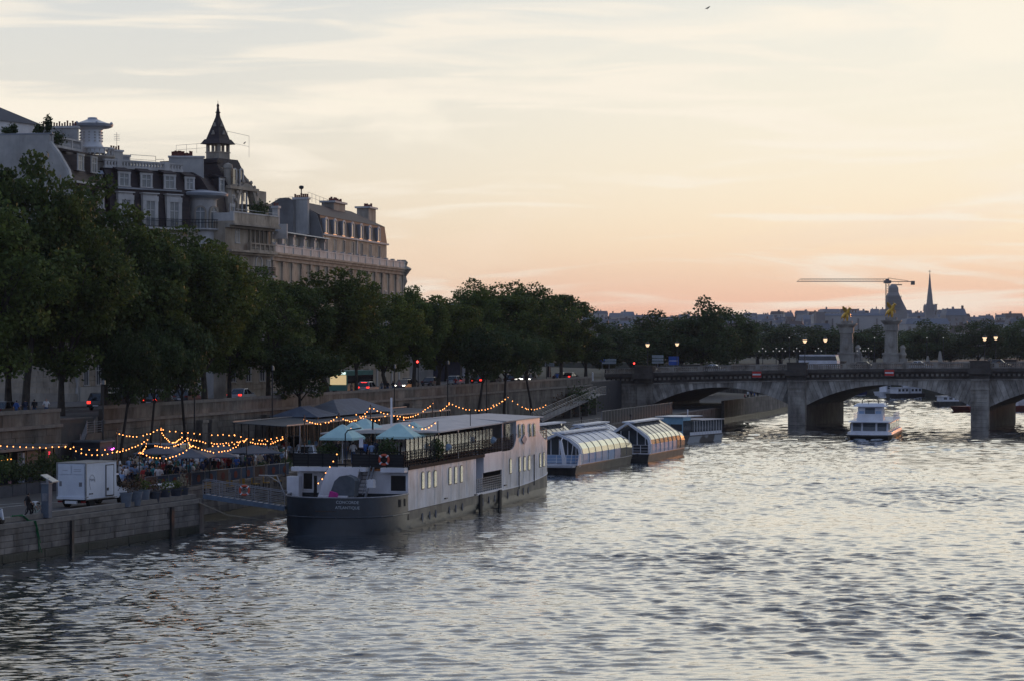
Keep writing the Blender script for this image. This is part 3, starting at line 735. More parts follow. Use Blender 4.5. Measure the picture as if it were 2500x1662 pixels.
def dormer(root, x, z0, w, h, y, back, pm=None, roof=.5, m=None, fm=None):
    """dormer standing out of a mansard: front at y, running back to y+back"""
    fm = fm or M_trim
    o = window(root, x, z0, w, h, y, 'dormer_window', m=pm or M_curt, fm=fm, fw=.2)
    b = MB(); b.box(x-w/2-.16, x+w/2+.16, y+.07, y+back, z0-.1, z0+h+.1); b.build('dormer_cheeks', m or M_slate, o)
    b = MB(); b.hexa([(x-w/2-.32, y-.22, z0+h+.27), (x+w/2+.32, y-.22, z0+h+.27), (x+w/2+.2, y+back, z0+h+.27+roof*.6), (x-w/2-.2, y+back, z0+h+.27+roof*.6)],
                     [(x-w/2-.32, y-.22, z0+h+.36), (x+w/2+.32, y-.22, z0+h+.36), (x+w/2+.2, y+back, z0+h+.36+roof), (x-w/2-.2, y+back, z0+h+.36+roof)])
    b.build('dormer_roof', m or M_slate, o); return o
def pots(root, x0, x1, y0, y1, z, n, h=.55, r=.11):
    for i in range(n):
        f = i/max(1, n-1); hh = h*random.uniform(.6, 1.25); b = MB()
        b.lathe([(r*1.1, 0), (r*.85, hh*.3), (r*.85, hh*.85), (r*1.05, hh*.86), (r*1.05, hh)], 8, (x0+(x1-x0)*f, y0+(y1-y0)*f, z)); b.build('chimney_pot', M_pot, root)
def balustrade(root, x0, x1, y, z0, h, m, step=.34, post=2.6, w=.3, name='balustrade'):
    b = MB(); b.box(x0, x1, y, y+w, z0, z0+h*.2); b.box(x0-.03, x1+.03, y-.05, y+w+.05, z0+h*.84, z0+h)
    o = b.build(name, m, root)
    b = MB(); x = x0+step/2
    while x < x1: b.lathe([(.06, 0), (.11, h*.2), (.05, h*.45), (.09, h*.64)], 6, (x, y+w/2, z0+h*.2)); x += step
    b.build('balusters', m, o, kind='stuff')
    x = x0
    while x <= x1+.01: b = MB(); b.box(x-.16, x+.16, y-.04, y+w+.04, z0+.004, z0+h-.004); b.build('balustrade_post', m, o); x += post
    return o
def iron_balcony(root, x0, x1, y0, z, h=1.0, depth=.9, slab=M_trim):
    b = MB(); b.box(x0, x1, y0-depth, y0, z-.22, z); o = b.build('balcony', slab, root)
    b = MB(); yy = y0-depth+.05
    for zz in (z+.1, z+h-.05, z+h*.72): b.box(x0+.03, x1-.03, yy, yy+.04, zz, zz+.05)
    x = x0+.08
    while x < x1-.05: b.box(x-.015, x+.015, yy, yy+.03, z, z+h); x += .17
    for xx in (x0+.03, x1-.07): b.box(xx, xx+.04, yy, y0, z+h-.05, z+h)
    b.build('balcony_railing', M_iron, o); return o
def rustic(root, x0, x1, y, z0, z1, m, ch=.55, ln=1.6, dep=.07, gaps=()):
    """courses of rusticated blocks, leaving out openings (xa,xb,za,zb)"""
    rows = max(1, int((z1-z0)/ch)); ch = (z1-z0)/rows
    for r in range(rows):
        x = x0-(ln/2 if r % 2 else 0); za = z0+r*ch; zb = za+ch
        while x < x1-.05:
            a = max(x, x0); e = min(x+ln, x1); x += ln
            for g in gaps:
                if zb > g[2]+.05 and za < g[3]-.05 and e > g[0] and a < g[1]:
                    if a < g[0]: e = g[0]
                    elif e > g[1]: a = g[1]
                    else: a = e
            if e-a > .12:
                b = MB(); d = dep+random.uniform(-.008, .008); b.loft([[(a+.012, y, za+.012), (e-.012, y, za+.012), (e-.012, y, zb-.012), (a+.012, y, zb-.012)][::-1],
                   [(a+.02, y-d*.6, za+.02), (e-.02, y-d*.6, za+.02), (e-.02, y-d*.6, zb-.02), (a+.02, y-d*.6, zb-.02)][::-1],
                   [(a+.05, y-d, za+.05), (e-.05, y-d, za+.05), (e-.05, y-d, zb-.05), (a+.05, y-d, zb-.05)][::-1]]); b.build('stone_block', m, root)
def floors(root, x0, x1, y, z0, z1, n, nx, ww, hh, m, course=True):
    H = (z1-z0)/n
    for f in range(n):
        for i in range(nx): window(root, x0+(x1-x0)*(i+.5)/nx, z0+H*f+H*.2, ww, hh, y)
        if course:
            b = MB(); b.box(x0-.02, x1+.02, y-.22, y-.001, z0+H*f-.14, z0+H*f+.14); b.build('string_course', m, root)

def place_in(o, fr, root):      # puts a part built in another frontage's axes under this thing
    M0 = Matrix.Translation(root.location) @ Matrix.Rotation(root.rotation_euler.z, 4, 'Z'); M1 = Matrix.Translation(fr.o) @ Matrix.Rotation(fr.rz, 4, 'Z')
    o.matrix_local = M0.inverted() @ M1

# ---------------- 1: house with the blank gable
f1 = Fr(*Q(66.7, 24).xy, 13.2)
h1 = f1.thing('gabled_house', 'cream house with a blank gable wall, curved slate roof and plants on top')
ZE = 28.2
prof = [(0.02, UP-.1), (0.02, ZE), (.5, ZE+2.2), (1.2, ZE+4.6), (2.3, 34.6), (3.3, 35.9), (3.3, 36.75), (24, 36.75), (24, UP-.1)]
b = MB(); b.xprism(prof, -.45, 0); b.build('gable_wall', M_cream, h1)
b = MB(); pr = [(p[0]-.10, p[1]+.08) for p in prof[1:6]]; pr2 = [(p[0]+.12, p[1]-.1) for p in prof[1:6]][::-1]
b.xprism(pr+pr2, -.5, .12); b.build('gable_edge', M_trim, h1)
b = MB(); b.box(-.5, .2, 3.0, 24, 36.752, 36.9); b.build('gable_coping', M_zinc, h1)
L1 = 8.2
b = MB(); b.box(0, L1, .05, 20, UP-.1, ZE); b.build('wall', M_cream, h1)
b = MB(); b.xprism([(.12, ZE), (.5, ZE+2.2), (.85, ZE+3.4), (20, ZE+3.4), (20, ZE)], 0.002, L1); b.build('lower_roof', M_slate, h1)
b = MB(); b.xprism([(1.0, ZE+3.4), (1.3, ZE+4.6), (2.4, 34.6), (3.3, 35.4), (20, 35.4), (20, ZE+3.4)], 0.002, L1); b.build('upper_roof', M_slateb, h1)
b = MB(); b.box(0, L1, .55, 1.15, ZE+3.3, ZE+3.52); b.build('roof_cornice', M_trim, h1)
balustrade(h1, .1, L1, 3.2, 35.45, 1.25, M_trim)
dormer(h1, 2.2, 33.0, 1.25, 1.55, .85, 2.2, m=M_slateb); dormer(h1, 5.9, 33.0, 1.25, 1.55, .85, 2.2, m=M_slateb)
dormer(h1, 2.3, ZE+.8, 1.5, 1.75, .12, 1.5); dormer(h1, 6.0, ZE+.8, 1.5, 1.75, .12, 1.5)
gf = Fr(*f1.pt(-.45, 26).xy, f1.h*57.29578+90)
for r in range(9):
    x = .2-(.7 if r % 2 else 0)
    while x < 25.6: a = max(x, .1); e = min(x+1.5, 25.8); b = MB(); z = UP+.9+r*.62; j = random.uniform(-.01, .01); b.box(a+.015, e-.015, -.07+j, 0, z+.015, z+.605); place_in(b.build('stone_block', M_lime, h1), gf, h1); x += 1.5
b = MB(); b.box(0, 25.9, -.14, 0, UP, UP+.9); b.box(0, 25.9, -.3, 0, UP+6.5, UP+6.85); place_in(b.build('plinth', M_lime2, h1), gf, h1)
for x in (6.5, 10.2, 14): b = MB(); b.box(x, x+.9, -.09, -.072, UP+2.6, UP+3.7); place_in(b.build('window', M_win, h1), gf, h1)
for x in (5.5, 12.5, 19.5):
    b = MB(); b.box(x, x+2.2, -.06, 0, UP+7.6, UP+10.6); o = b.build('window', M_trim, h1); place_in(o, gf, h1); b = MB(); b.box(x+.25, x+1.95, -.08, -.061, UP+7.8, UP+10.4); b.build('pane', M_win, o)
# party wall with the row of pots
xw = L1-.9; yl = f1.y(100, xw); yr = f1.y(188, xw)
b = MB(); b.xprism([(yr, 31.5), (yr, f1.z(313, xw, yr)), (yl, f1.z(313, xw, yr)), (yl, 30)], xw, xw+.5); b.build('party_wall', M_cream, h1)
zt = f1.z(313, xw, yr); b = MB(); b.box(xw-.12, xw+.62, yr-.12, yl, zt+.002, zt+.25); b.build('party_wall_cap', M_trim, h1)
pots(h1, xw+.25, xw+.25, yr+.3, yl-.2, zt+.25, 13)
# second row of pots and low stack on the flat roof
b = MB(); b.box(1.5, 2.4, 11.0, 14.5, 36.0, 37.3); b.build('chimney_stack', M_trim, h1); pots(h1, 2, 2, 11.3, 13.0, 37.3, 4)
M_plant = mat('roof_plants', (.03, .06, .02), .8, (.05, .05, .02), 3)
def bush(name, loc, r, h, n=260, ls=.16, m=None, label=None, cat=None, parent=None, seed=0, group=None):
    rng = np.random.default_rng(seed+int(abs(loc[0])*13)); P = rng.normal(0, .42, (n, 3))*np.array([r, r, h*.5])+np.array([0, 0, h*.55])
    P[:, 2] = np.abs(P[:, 2]); nr = rng.normal(0, 1, (n, 3)); nr /= np.linalg.norm(nr, axis=1)[:, None]
    t = np.cross(nr, rng.normal(0, 1, (n, 3))); t /= np.linalg.norm(t, axis=1)[:, None]; bt = np.cross(nr, t); s = ls*rng.uniform(.6, 1.3, (n, 1))
    V = np.stack([P-t*s, P-bt*s*.6, P+t*s, P+bt*s*.6], 1).reshape(-1, 3)
    o = link(name, fast_mesh(name, V, np.arange(n*4).reshape(-1, 4), (m or M_leaf[1],)), parent, loc)
    if label: tag(o, label, cat, group)
    return o
for i, (px, r, hh, lab) in enumerate(((18, .7, 1.1, 'small shrub on the flat roof at the left edge'), (34, .35, 1.3, 'slim upright shrub on the flat roof near the chimney pots'), (95, .6, 1.3, 'dark shrub on the flat roof before the row of pots'), (118, .5, 2.2, 'thin plant climbing by the roof balustrade'), (138, .9, 1.6, 'round shrub at the head of the roof balustrade'))):
    y = f1.y(px, 1.0); P = f1.pt(1.0, y, 36.7 if y > 3.6 else 35.5); bush('roof_shrub', P, r, hh, 420, .15, None, lab, 'shrub', seed=i, group='plants on the flat roof')
# ground floor
gp = [(1.0, 2.4, UP+1.8, UP+4.6), (4.4, 5.8, UP+1.8, UP+4.6)]
rustic(h1, 0, L1, .05, UP+1.6, UP+6, M_lime, gaps=gp)
b = MB(); b.box(-.05, L1+.05, -.12, .04, UP, UP+1.6); b.build('plinth', M_cream, h1)
for g in gp: window(h1, (g[0]+g[1])/2, g[2], g[1]-g[0]-.2, g[3]-g[2]-.3, 0)
b = MB(); b.box(-.05, L1, -.35, .03, UP+6, UP+6.35); b.build('string_course', M_trim, h1)
floors(h1, 0, L1, 0.03, UP+6.8, ZE-.6, 4, 2, 1.2, 2.1, M_trim)
# the white house behind at the left edge, zinc roof and brick stack
f0 = Fr(*f1.pt(16, 26).xy, -60)
h0 = f0.thing('white_house', 'white house with grey zinc roof and brick stack behind the blank gable')
xa, xb = f0.x(-60), f0.x(95)
if xa > xb: xa, xb = xb, xa
zE = f0.z(308, f0.x(60)); 
b = MB(); b.box(xa, xb, 0, 12, UP-.1, zE); b.build('wall', M_white, h0)
zr = f0.z(285, f0.x(0)); b = MB(); xm = f0.x(0)
d_ = 1 if f0.x(95) > f0.x(-60) else -1
b.hexa([(xa-.3, -.4, zE), (xb+.3, -.4, zE), (xb+.3, 12, zE), (xa-.3, 12, zE)], [(xm-7*d_ if d_ > 0 else xm, 3, zr+.3), (xm+1.5*d_, 3, zr), (xm+1.5*d_, 9, zr), (xm-7, 9, zr+.3)]); b.build('roof', M_zincl, h0)
b = MB(); b.box(xa, xb, -.25, -.01, zE-.35, zE-.05); b.build('cornice', M_trim, h0)
b = MB()
for i in range(12): xx = xa+(xb-xa)*(i+.5)/12; b.box(xx-.12, xx+.12, -.2, -.01, zE-.95, zE-.4)
b.build('brackets', M_trim, h0, kind='stuff')
xc = f0.x(12); zc = f0.z(262, xc, 3); b = MB(); b.box(xc-.45, xc+.45, 2.6, 3.6, zr-2, zc); b.build('chimney_stack', M_pot, h0)
b = MB(); b.box(xc-.6, xc+.6, 2.5, 3.7, zc, zc+.1); b.box(xc-.35, xc+.35, 2.9, 3.3, zc+.35, zc+.42); b.box(xc-.35, xc-.3, 2.9, 3.3, zc+.1, zc+.35); b.box(xc+.3, xc+.35, 2.9, 3.3, zc+.1, zc+.35); b.build('chimney_cowl', M_dark, h0)
def bird(loc, rz, label, s=1):
    b = MB(); b.loft([[(x, r*math.cos(a), z+r*math.sin(a)) for a in [i*math.pi/3 for i in range(6)]] for x, r, z in ((-.28, .01, .05), (-.14, .05, .10), (0, .08, .15), (.10, .06, .21), (.15, .05, .26), (.20, .045, .28), (.23, .01, .275))])
    b.box(.22, .28, -.01, .01, .27, .285); b.box(-.01, .0, -.03, -.02, 0, .1); b.box(-.01, .0, .02, .03, 0, .1)
    o = b.build('bird', M_dark, None, loc, rz, True, label=label, cat='bird'); o.scale = (s, s, s); return o
bird(f0.pt(xc, 3.1, zc+.42), .2, 'dark bird perched on the brick chimney at the left edge', 1.6)

# ---------------- 2: mansard house with the white round turret
f2 = Fr(*atz(272, 900, 0).xy, 45); k_ = (272-1250)/F_PX; f2.o = Vector((k_*268, 268, 0))
h2 = f2.thing('mansard_house', 'tall house with dark two-storey mansard, white dormers and a round bay at its corner')
X1 = f2.x(447); Z2 = lambda py, px: f2.z(py, f2.x(px))
zB = 33.7; zM = 31.45; zC = 27.2
b = MB(); b.box(0, X1+2.2, .05, 16, UP-.1, zC); b.build('wall', M_lime2, h2)
b = MB(); b.xprism([(.05, zC), (.45, zM), (16, zM), (16, zC)], 0, X1+1.2); b.build('lower_roof', M_slate, h2)
b = MB(); b.xprism([(.55, zM+.001), (.8, zM+1), (1.5, zB), (16, zB+.6), (16, zM+.001)], 0, X1+1.6); b.build('upper_roof', M_slate, h2)
b = MB(); b.box(0, X1, .2, .75, zM-.09, zM+.08); b.build('roof_cornice', M_zinc, h2)
# pierced parapet
b = MB(); b.box(0, X1+1.0, 1.3, 1.6, zB, zB+.22); b.box(0, X1+1.0, 1.25, 1.65, zB+.82, zB+1.0); par = b.build('pierced_parapet', M_trim, h2)
b = MB(); x = .2
while x < X1+1.0:
    b.box(x-.1, x+.1, 1.32, 1.58, zB+.22, zB+.82); b.box(x+.1, x+.3, 1.34, 1.56, zB+.22, zB+.33); b.box(x+.1, x+.3, 1.34, 1.56, zB+.71, zB+.82); b.box(x+.1, x+.17, 1.35, 1.55, zB+.33, zB+.44); b.box(x+.1, x+.17, 1.35, 1.55, zB+.60, zB+.71); x += .42
b.build('parapet_tracery', M_trim, par, kind='stuff')
for px in (308, 423): x = f2.x(px); b = MB(); b.box(x-.35, x+.35, 1.2, 1.7, zB+.01, zB+1.08); b.build('parapet_pier', M_trim, par)
for px in (303, 357, 414): dormer(h2, f2.x(px, .3), zM+.25, 1.25, 1.35, .3, 1.4, roof=.55)
for px in (306, 366, 424):
    x = f2.x(px); o = window(h2, x, zC+.15, 1.25, 2.75, -.1, 'dormer_window', m=M_curt, fw=.42)
    b = MB(); b.box(x-1.0, x+1.0, -.04, .5, zC+.02, zM-.55); b.build('dormer_cheeks', M_trim, o)
    b = MB(); b.box(x-1.15, x+1.15, -.3, .5, zM-.55, zM-.42); b.build('dormer_cornice', M_trim, o)
iron_balcony(h2, f2.x(330), f2.x(455), 0, zC-.05)
for f in range(5): 
    for px in (306, 366, 424): window(h2, f2.x(px), UP+3.2+f*3.35, 1.3, 2.1, .05)
# corner rotunda
rx, ry = f2.x(492, 1.3), 1.3
def ring(b, prof, n=20, c=(0, 0)): b.lathe(prof, n, (c[0], c[1], 0)); return b
b = MB(); ring(b, [(1.9, UP), (1.9, zC-.3), (2.2, zC-.2), (2.5, zC-.1), (2.5, zC+.05), (1.75, zC+.06), (1.75, zM-.9), (1.95, zM-.7)], 20, (rx, ry)); rot = b.build('corner_bay', M_trim, h2, smooth=True)
b = MB(); ring(b, [(1.9, zM-.7), (2.3, zM-.55), (3.0, zM-.4), (3.1, zM-.12), (2.9, zM), (.8, zM+.3), (.5, zM+.35)], 28, (rx, ry)); b.build('bay_cornice', M_zincl, rot, smooth=True)
for a in (-1.35, -2.3, -.4):
    cx, cy = rx+1.76*math.cos(a+0), ry+1.76*math.sin(a); t = link('arched_window', None, h2, (cx, cy, 0), (0, 0, a+math.pi/2))
    b = MB(); w = .5; z0 = zC+.1; hh = 1.9
    b.box(-w-.2, -w, -.12, .1, z0, z0+hh); b.box(w, w+.2, -.12, .1, z0, z0+hh)
    for i in range(8):
        a0, a1 = math.pi*i/8, math.pi*(i+1)/8
        b.yprism([(-w*math.cos(a0), z0+hh+w*math.sin(a0)), (-(w+.2)*math.cos(a0), z0+hh+(w+.2)*math.sin(a0)), (-(w+.2)*math.cos(a1), z0+hh+(w+.2)*math.sin(a1)), (-w*math.cos(a1), z0+hh+w*math.sin(a1))], -.12, .1)
    b.build('surround', M_lime2, t)
    b = MB(); b.yprism([(-w, z0), (w, z0)]+[(w*math.cos(math.pi*i/8), z0+hh+w*math.sin(math.pi*i/8)) for i in range(9)], -.05, -.02); b.build('pane', M_curt, t)
    b = MB(); b.box(-.04, .04, -.09, -.05, z0, z0+hh+w); b.box(-w, w, -.09, -.05, z0+hh-.05, z0+hh+.05); b.build('mullions', M_joinery, t)
b = MB()
for i in range(40):
    a = 2*math.pi*i/40; b.box(rx+2.42*math.cos(a)-.02, rx+2.42*math.cos(a)+.02, ry+2.42*math.sin(a)-.02, ry+2.42*math.sin(a)+.02, zC+.05, zC+1.05)
b.tube([(rx+2.42*math.cos(2*math.pi*i/40), ry+2.42*math.sin(2*math.pi*i/40), zC+1.05) for i in range(41)], .035, 4, False)
b.tube([(rx+2.42*math.cos(2*math.pi*i/40), ry+2.42*math.sin(2*math.pi*i/40), zC+.7) for i in range(41)], .03, 4, False); b.build('balcony_railing', M_iron, rot)
dormer(h2, f2.x(464, .5), zM+.3, 1.0, 1.2, .6, 1.2); 
# wing past the bay, turning along the quay
f2b = Fr(*f2.pt(rx+1.0, .2).xy, 16)
wing = link('corner_wing', None, h2, f2.pt(rx+1.0, .2)-f2.o, 0); wing.parent = h2
wing.matrix_parent_inverse = Matrix.Identity(4); wing.location = Vector((rx+1.0, .2, 0)); wing.rotation_euler = (0, 0, f2b.rz-f2.rz)
b = MB(); b.box(0, 8, 0, 10, UP-.1, zC); b.build('wall', M_lime2, wing)
b = MB(); b.xprism([(0, zC+.002), (.5, zM), (1.7, zB-.5), (2.8, zB+.2), (10, zB+.2), (10, zC)], 0.01, 8); b.build('roof', M_slate, wing)
dormer(wing, 3.4, zM+.4, 1.0, 1.3, .5, 1.6).name = 'dormer_window'
window(wing, 5.2, zC+.3, .9, 2.6, -.05, 'dormer_window', m=M_curt, fw=.3)
# chimney walls
b = MB(); xs_, ys_ = f2.x(318, 4), 4
def stack(root, fr, px0, px1, pytop, pybot, y, th, n, mat_=M_cream, cap=.22, hh=.5):
    x0, x1 = fr.x(px0, y), fr.x(px1, y)
    if x0 > x1: x0, x1 = x1, x0
    zt = fr.z(pytop, (x0+x1)/2, y); zb = fr.z(pybot, (x0+x1)/2, y)
    b = MB(); b.box(x0, x1, y, y+th, zb, zt-cap); o = b.build('chimney_stack', mat_, root)
    b = MB(); b.box(x0-.1, x1+.1, y-.1, y+th+.1, zt-cap+.001, zt); b.build('stack_cap', M_trim, o)
    for i in range(n):
        hp = hh*random.uniform(.7, 1.2); b = MB(); b.lathe([(.12, 0), (.1, hp*.3), (.1, hp*.85), (.13, hp)], 8, (x0+(x1-x0)*(i+.5)/n, y+th/2, zt)); b.build('chimney_pot', M_pot, o)
    return o
stack(h2, f2, 276, 300, 366, 400, 3.0, 1.2, 4, M_cream); stack(h2, f2, 262, 317, 377, 410, 3.4, .9, 2, M_zinc)
# stepped white party wall with thirteen pots
fw_ = Fr(*f2.pt(f2.x(470, 3), 3).xy, 85)
x0, x1 = fw_.x(412), fw_.x(497); zt = fw_.z(381, (x0+x1)/2)
b = MB(); xs3 = fw_.x(468); zlow = fw_.z(447, x1); b.yprism([(x0, zt-2.2), (xs3, zt-2.2), (x1-.3, zlow-1.3), (x1, zlow-1.3), (x1, zt-.2), (x0, zt-.2)], 0, .6)
place_in(b.build('party_wall', M_cream, h2), fw_, h2)
b = MB(); b.box(x0-.1, x1+.12, -.12, .72, zt-.2, zt); place_in(b.build('party_wall_cap', M_trim, h2), fw_, h2)
for i in range(13):
    hp = .55*random.uniform(.6, 1.15); b = MB(); b.lathe([(.12, 0), (.1, hp*.3), (.1, hp*.85), (.13, hp)], 8, (x0+.3+(x1-x0-1.6)*(i+.5)/13, .3, zt)); place_in(b.build('chimney_pot', M_pot, h2), fw_, h2)
def roof_rail(root, fr, pts, h=1.0, r=.025):
    b = MB()
    for (xa, ya, za), (xb, yb, zb) in zip(pts, pts[1:]):
        b.tube([(xa, ya, za+h), (xb, yb, zb+h)], r, 4); b.tube([(xa, ya, za+h*.5), (xb, yb, zb+h*.5)], r*.8, 4)
        n = max(1, int(abs(xb-xa)+abs(yb-ya))//2)
        for i in range(n+1): t = i/n; P = (xa+(xb-xa)*t, ya+(yb-ya)*t, za+(zb-za)*t); b.tube([P, (P[0], P[1], P[2]+h)], r, 4)
    return b.build('roof_railing', M_rail, root)
roof_rail(h2, f2, [(f2.x(318, 4), 4, zB+.9), (f2.x(380, 4), 4, zB+.9), (f2.x(380, 8), 8, zB+.9), (f2.x(400, 7), 7, zB+.9)])
b = MB(); x = f2.x(285, 3.6); b.tube([(x, 3.6, zB+1), (x, 3.6, zB+4.3)], .03, 4)
for i in range(4): b.tube([(x-.4, 3.6, zB+3.4+i*.2), (x+.4, 3.6, zB+3.4+i*.2)], .02, 4)
b.build('aerial', M_rail, h2)
# the white round turret
P = f1.pt(L1+2.1, 1.2); k_ = (243-1250)/F_PX; P = Vector((k_*P.y, P.y, 0))
tu = link('round_turret', None, h2); tu.location = h2.matrix_basis.inverted() @ P if False else (Matrix.Translation(h2.location) @ Matrix.Rotation(h2.rotation_euler.z, 4, 'Z')).inverted() @ P
tu.rotation_euler = (0, 0, -f2.rz)
zz = lambda py: CAMZ+(838-py)/F_PX*P.y
b = MB(); b.lathe([(1.75, UP), (1.75, zz(436)), (1.9, zz(434)), (1.9, zz(430))], 20); b.build('bay_wall', M_trim, tu, smooth=True)
b = MB(); b.lathe([(1.9, zz(432)), (2.1, zz(428)), (1.95, zz(424)), (1.85, zz(420)), (1.4, zz(419))], 24); o = b.build('lower_balcony', M_zincl, tu, smooth=True)
b = MB(); b.lathe([(1.35, zz(422)), (1.35, zz(398)), (1.5, zz(396)), (1.6, zz(388)), (1.75, zz(385)), (1.75, zz(381))], 20); b.build('drum', M_lime2, tu, smooth=True)
b = MB()
for i in range(18):
    a = 2*math.pi*i/18; b.lathe([(.05, 0), (.09, .2), (.05, .45), (.08, .7)], 6, (1.6*math.cos(a), 1.6*math.sin(a), zz(381)))
b.build('balusters', M_trim, tu, kind='stuff')
b = MB(); b.lathe([(1.5, zz(366)), (1.75, zz(366)), (1.75, zz(362)), (1.5, zz(362)), (1.5, zz(366))], 24, cap=False); b.build('balustrade_rail', M_trim, tu)
c = -1.05    # the upper lantern stands towards the left
b = MB(); b.lathe([(1.45, zz(374)), (1.45, zz(358)), (1.35, zz(357)), (1.22, zz(350)), (1.2, zz(318)), (1.3, zz(316)), (1.7, zz(310)), (1.9, zz(309))], 24, (c, .6, 0)); b.build('lantern_drum', M_white, tu, smooth=True)
for i in range(12):
    a = 2*math.pi*i/12; b = MB()
    for j in range(4): b.box(c+1.23*math.cos(a)-.1, c+1.23*math.cos(a)+.1, .6+1.23*math.sin(a)-.1, .6+1.23*math.sin(a)+.1, zz(346)+j*.32, zz(346)+j*.32+.16)
    b.build('lantern_relief', M_trim, tu)
b = MB(); b.lathe([(1.9, zz(312)), (2.25, zz(309)), (2.35, zz(303)), (2.2, zz(302)), (1.7, zz(300)), (1.05, zz(295)), (.62, zz(291)), (.55, zz(290)), (.55, zz(287)), (.4, zz(286))], 28, (c+.15, .6, 0)); b.build('lantern_roof', M_zincl, tu, smooth=True)
for a in (-.2, 1.2, 2.6, 4.0, 5.1): b = MB(); b.ball((c+.15+2.25*math.cos(a), .6+2.25*math.sin(a), zz(302)), .18, 6, 4); b.build('roof_boss', M_zincl, tu, smooth=True)
for a in (-1.2, -.3, -2.1):
    b = MB(); b.box(-.42, .42, -.08, .05, zz(470), zz(442)); b.box(-.55, .55, -.04, .05, zz(472), zz(440)); b.build('turret_window', M_curt if a < -1 else M_win, tu, (1.78*math.cos(a), 1.78*math.sin(a), 0), a+math.pi/2)
# base floors seen between the trunks
gp = [(2.0, 3.4, UP+1.9, UP+4.8), (6.6, 8.0, UP+1.9, UP+4.8)]
rustic(h2, .3, 11, .05, UP+1.5, UP+6.2, M_lime2, gaps=gp)
for g in gp: window(h2, (g[0]+g[1])/2, g[2], g[1]-g[0]-.2, g[3]-g[2]-.3, 0)
b = MB(); b.box(.2, 11, -.14, .04, UP, UP+1.5); b.build('plinth', M_cream, h2)
# ---------------- 3: pavilion with the pointed lantern
k_ = (549-1250)/F_PX; f3 = Fr(k_*277, 277, 20)
h3 = f3.thing('lantern_house', 'ornate stone house with tall arched gallery window and pointed lantern tower on its roof')
L3 = f3.x(661)
z3 = lambda py, px, y=0: f3.z(py, f3.x(px, y), y)
zb = z3(540, 585)      # foot of the big balcony
zp = z3(520, 585)
b = MB(); b.box(0, L3, 0, 14, UP-.1, zb-.4); b.build('wall', M_lime, h3)
# set back upper storey with the great arch
ys3 = 2.2; zr = z3(462, 600, ys3)
xL, xR = f3.x(560, ys3), f3.x(650, ys3)
ax = f3.x(600, ys3); aw = 2.2; az = z3(503, 600, ys3); arr = aw
pts = [(xL, zb-.5), (ax-aw, zb-.5), (ax-aw, az)]+[(ax-aw*math.cos(math.pi*i/14), az+aw*math.sin(math.pi*i/14)) for i in range(1, 14)]+[(ax+aw, az), (ax+aw, zb-.5), (xR, zb-.5), (xR, zr), (xL, zr)]
b = MB()
# front as strips round the opening
b.box(xL, ax-aw, ys3, ys3+.5, zb-.5, zr); b.box(ax+aw, xR, ys3, ys3+.5, zb-.5, zr)
for i in range(14):
    a0, a1 = math.pi*i/14, math.pi*(i+1)/14
    b.yprism([(ax-aw*math.cos(a0), az+aw*math.sin(a0)), (ax-aw*math.cos(a1), az+aw*math.sin(a1)), (ax-aw*math.cos(a1), zr), (ax-aw*math.cos(a0), zr)], ys3, ys3+.5)
b.build('gallery_front', M_lime, h3)
b = MB(); n = 14
for i in range(n):
    a0, a1 = math.pi*i/n, math.pi*(i+1)/n
    b.yprism([(ax-aw*math.cos(a0), az+aw*math.sin(a0)), (ax-(aw+.5)*math.cos(a0), az+(aw+.5)*math.sin(a0)), (ax-(aw+.5)*math.cos(a1), az+(aw+.5)*math.sin(a1)), (ax-aw*math.cos(a1), az+aw*math.sin(a1))], ys3-.25, ys3)
b.box(ax-aw-.5, ax-aw, ys3-.25, ys3, zb-.3, az); b.box(ax+aw, ax+aw+.5, ys3-.25, ys3, zb-.3, az)
av = b.build('great_arch', M_lime2, h3)
b = MB(); b.yprism([(ax-aw, zb-.4), (ax+aw, zb-.4)]+[(ax+aw*math.cos(math.pi*i/14), az+aw*math.sin(math.pi*i/14)) for i in range(15)], ys3+.2, ys3+.24)
M_sky = mat('mirror_glass', (.7, .7, .7), .03, (.7, .7, .7), 1, metal=1.0); b.build('pane', M_sky, av)
b = MB()
for dx in (-.6, .6): b.box(ax+dx-.05, ax+dx+.05, ys3+.1, ys3+.2, zb-.4, az+aw*.9)
b.build('mullions', M_joinery, av)
# carved scrolls above the arch
for i in range(9):
    a = math.pi*(i+.5)/9; b = MB(); b.ball((ax-(aw+.85)*math.cos(a), ys3-.2, az+(aw+.8)*math.sin(a)), .26, 7, 5, (1, .7, 1)); b.build('carved_scroll', M_lime2, h3, smooth=True)
b = MB(); b.box(f3.x(557, ys3), f3.x(580, ys3), ys3+.02, 10, zb, z3(437, 560, ys3)); b.build('side_wall', M_lime2, h3)
for px in (567,): window(h3, f3.x(px, ys3), z3(520, px, ys3), .8, 2.0, ys3)
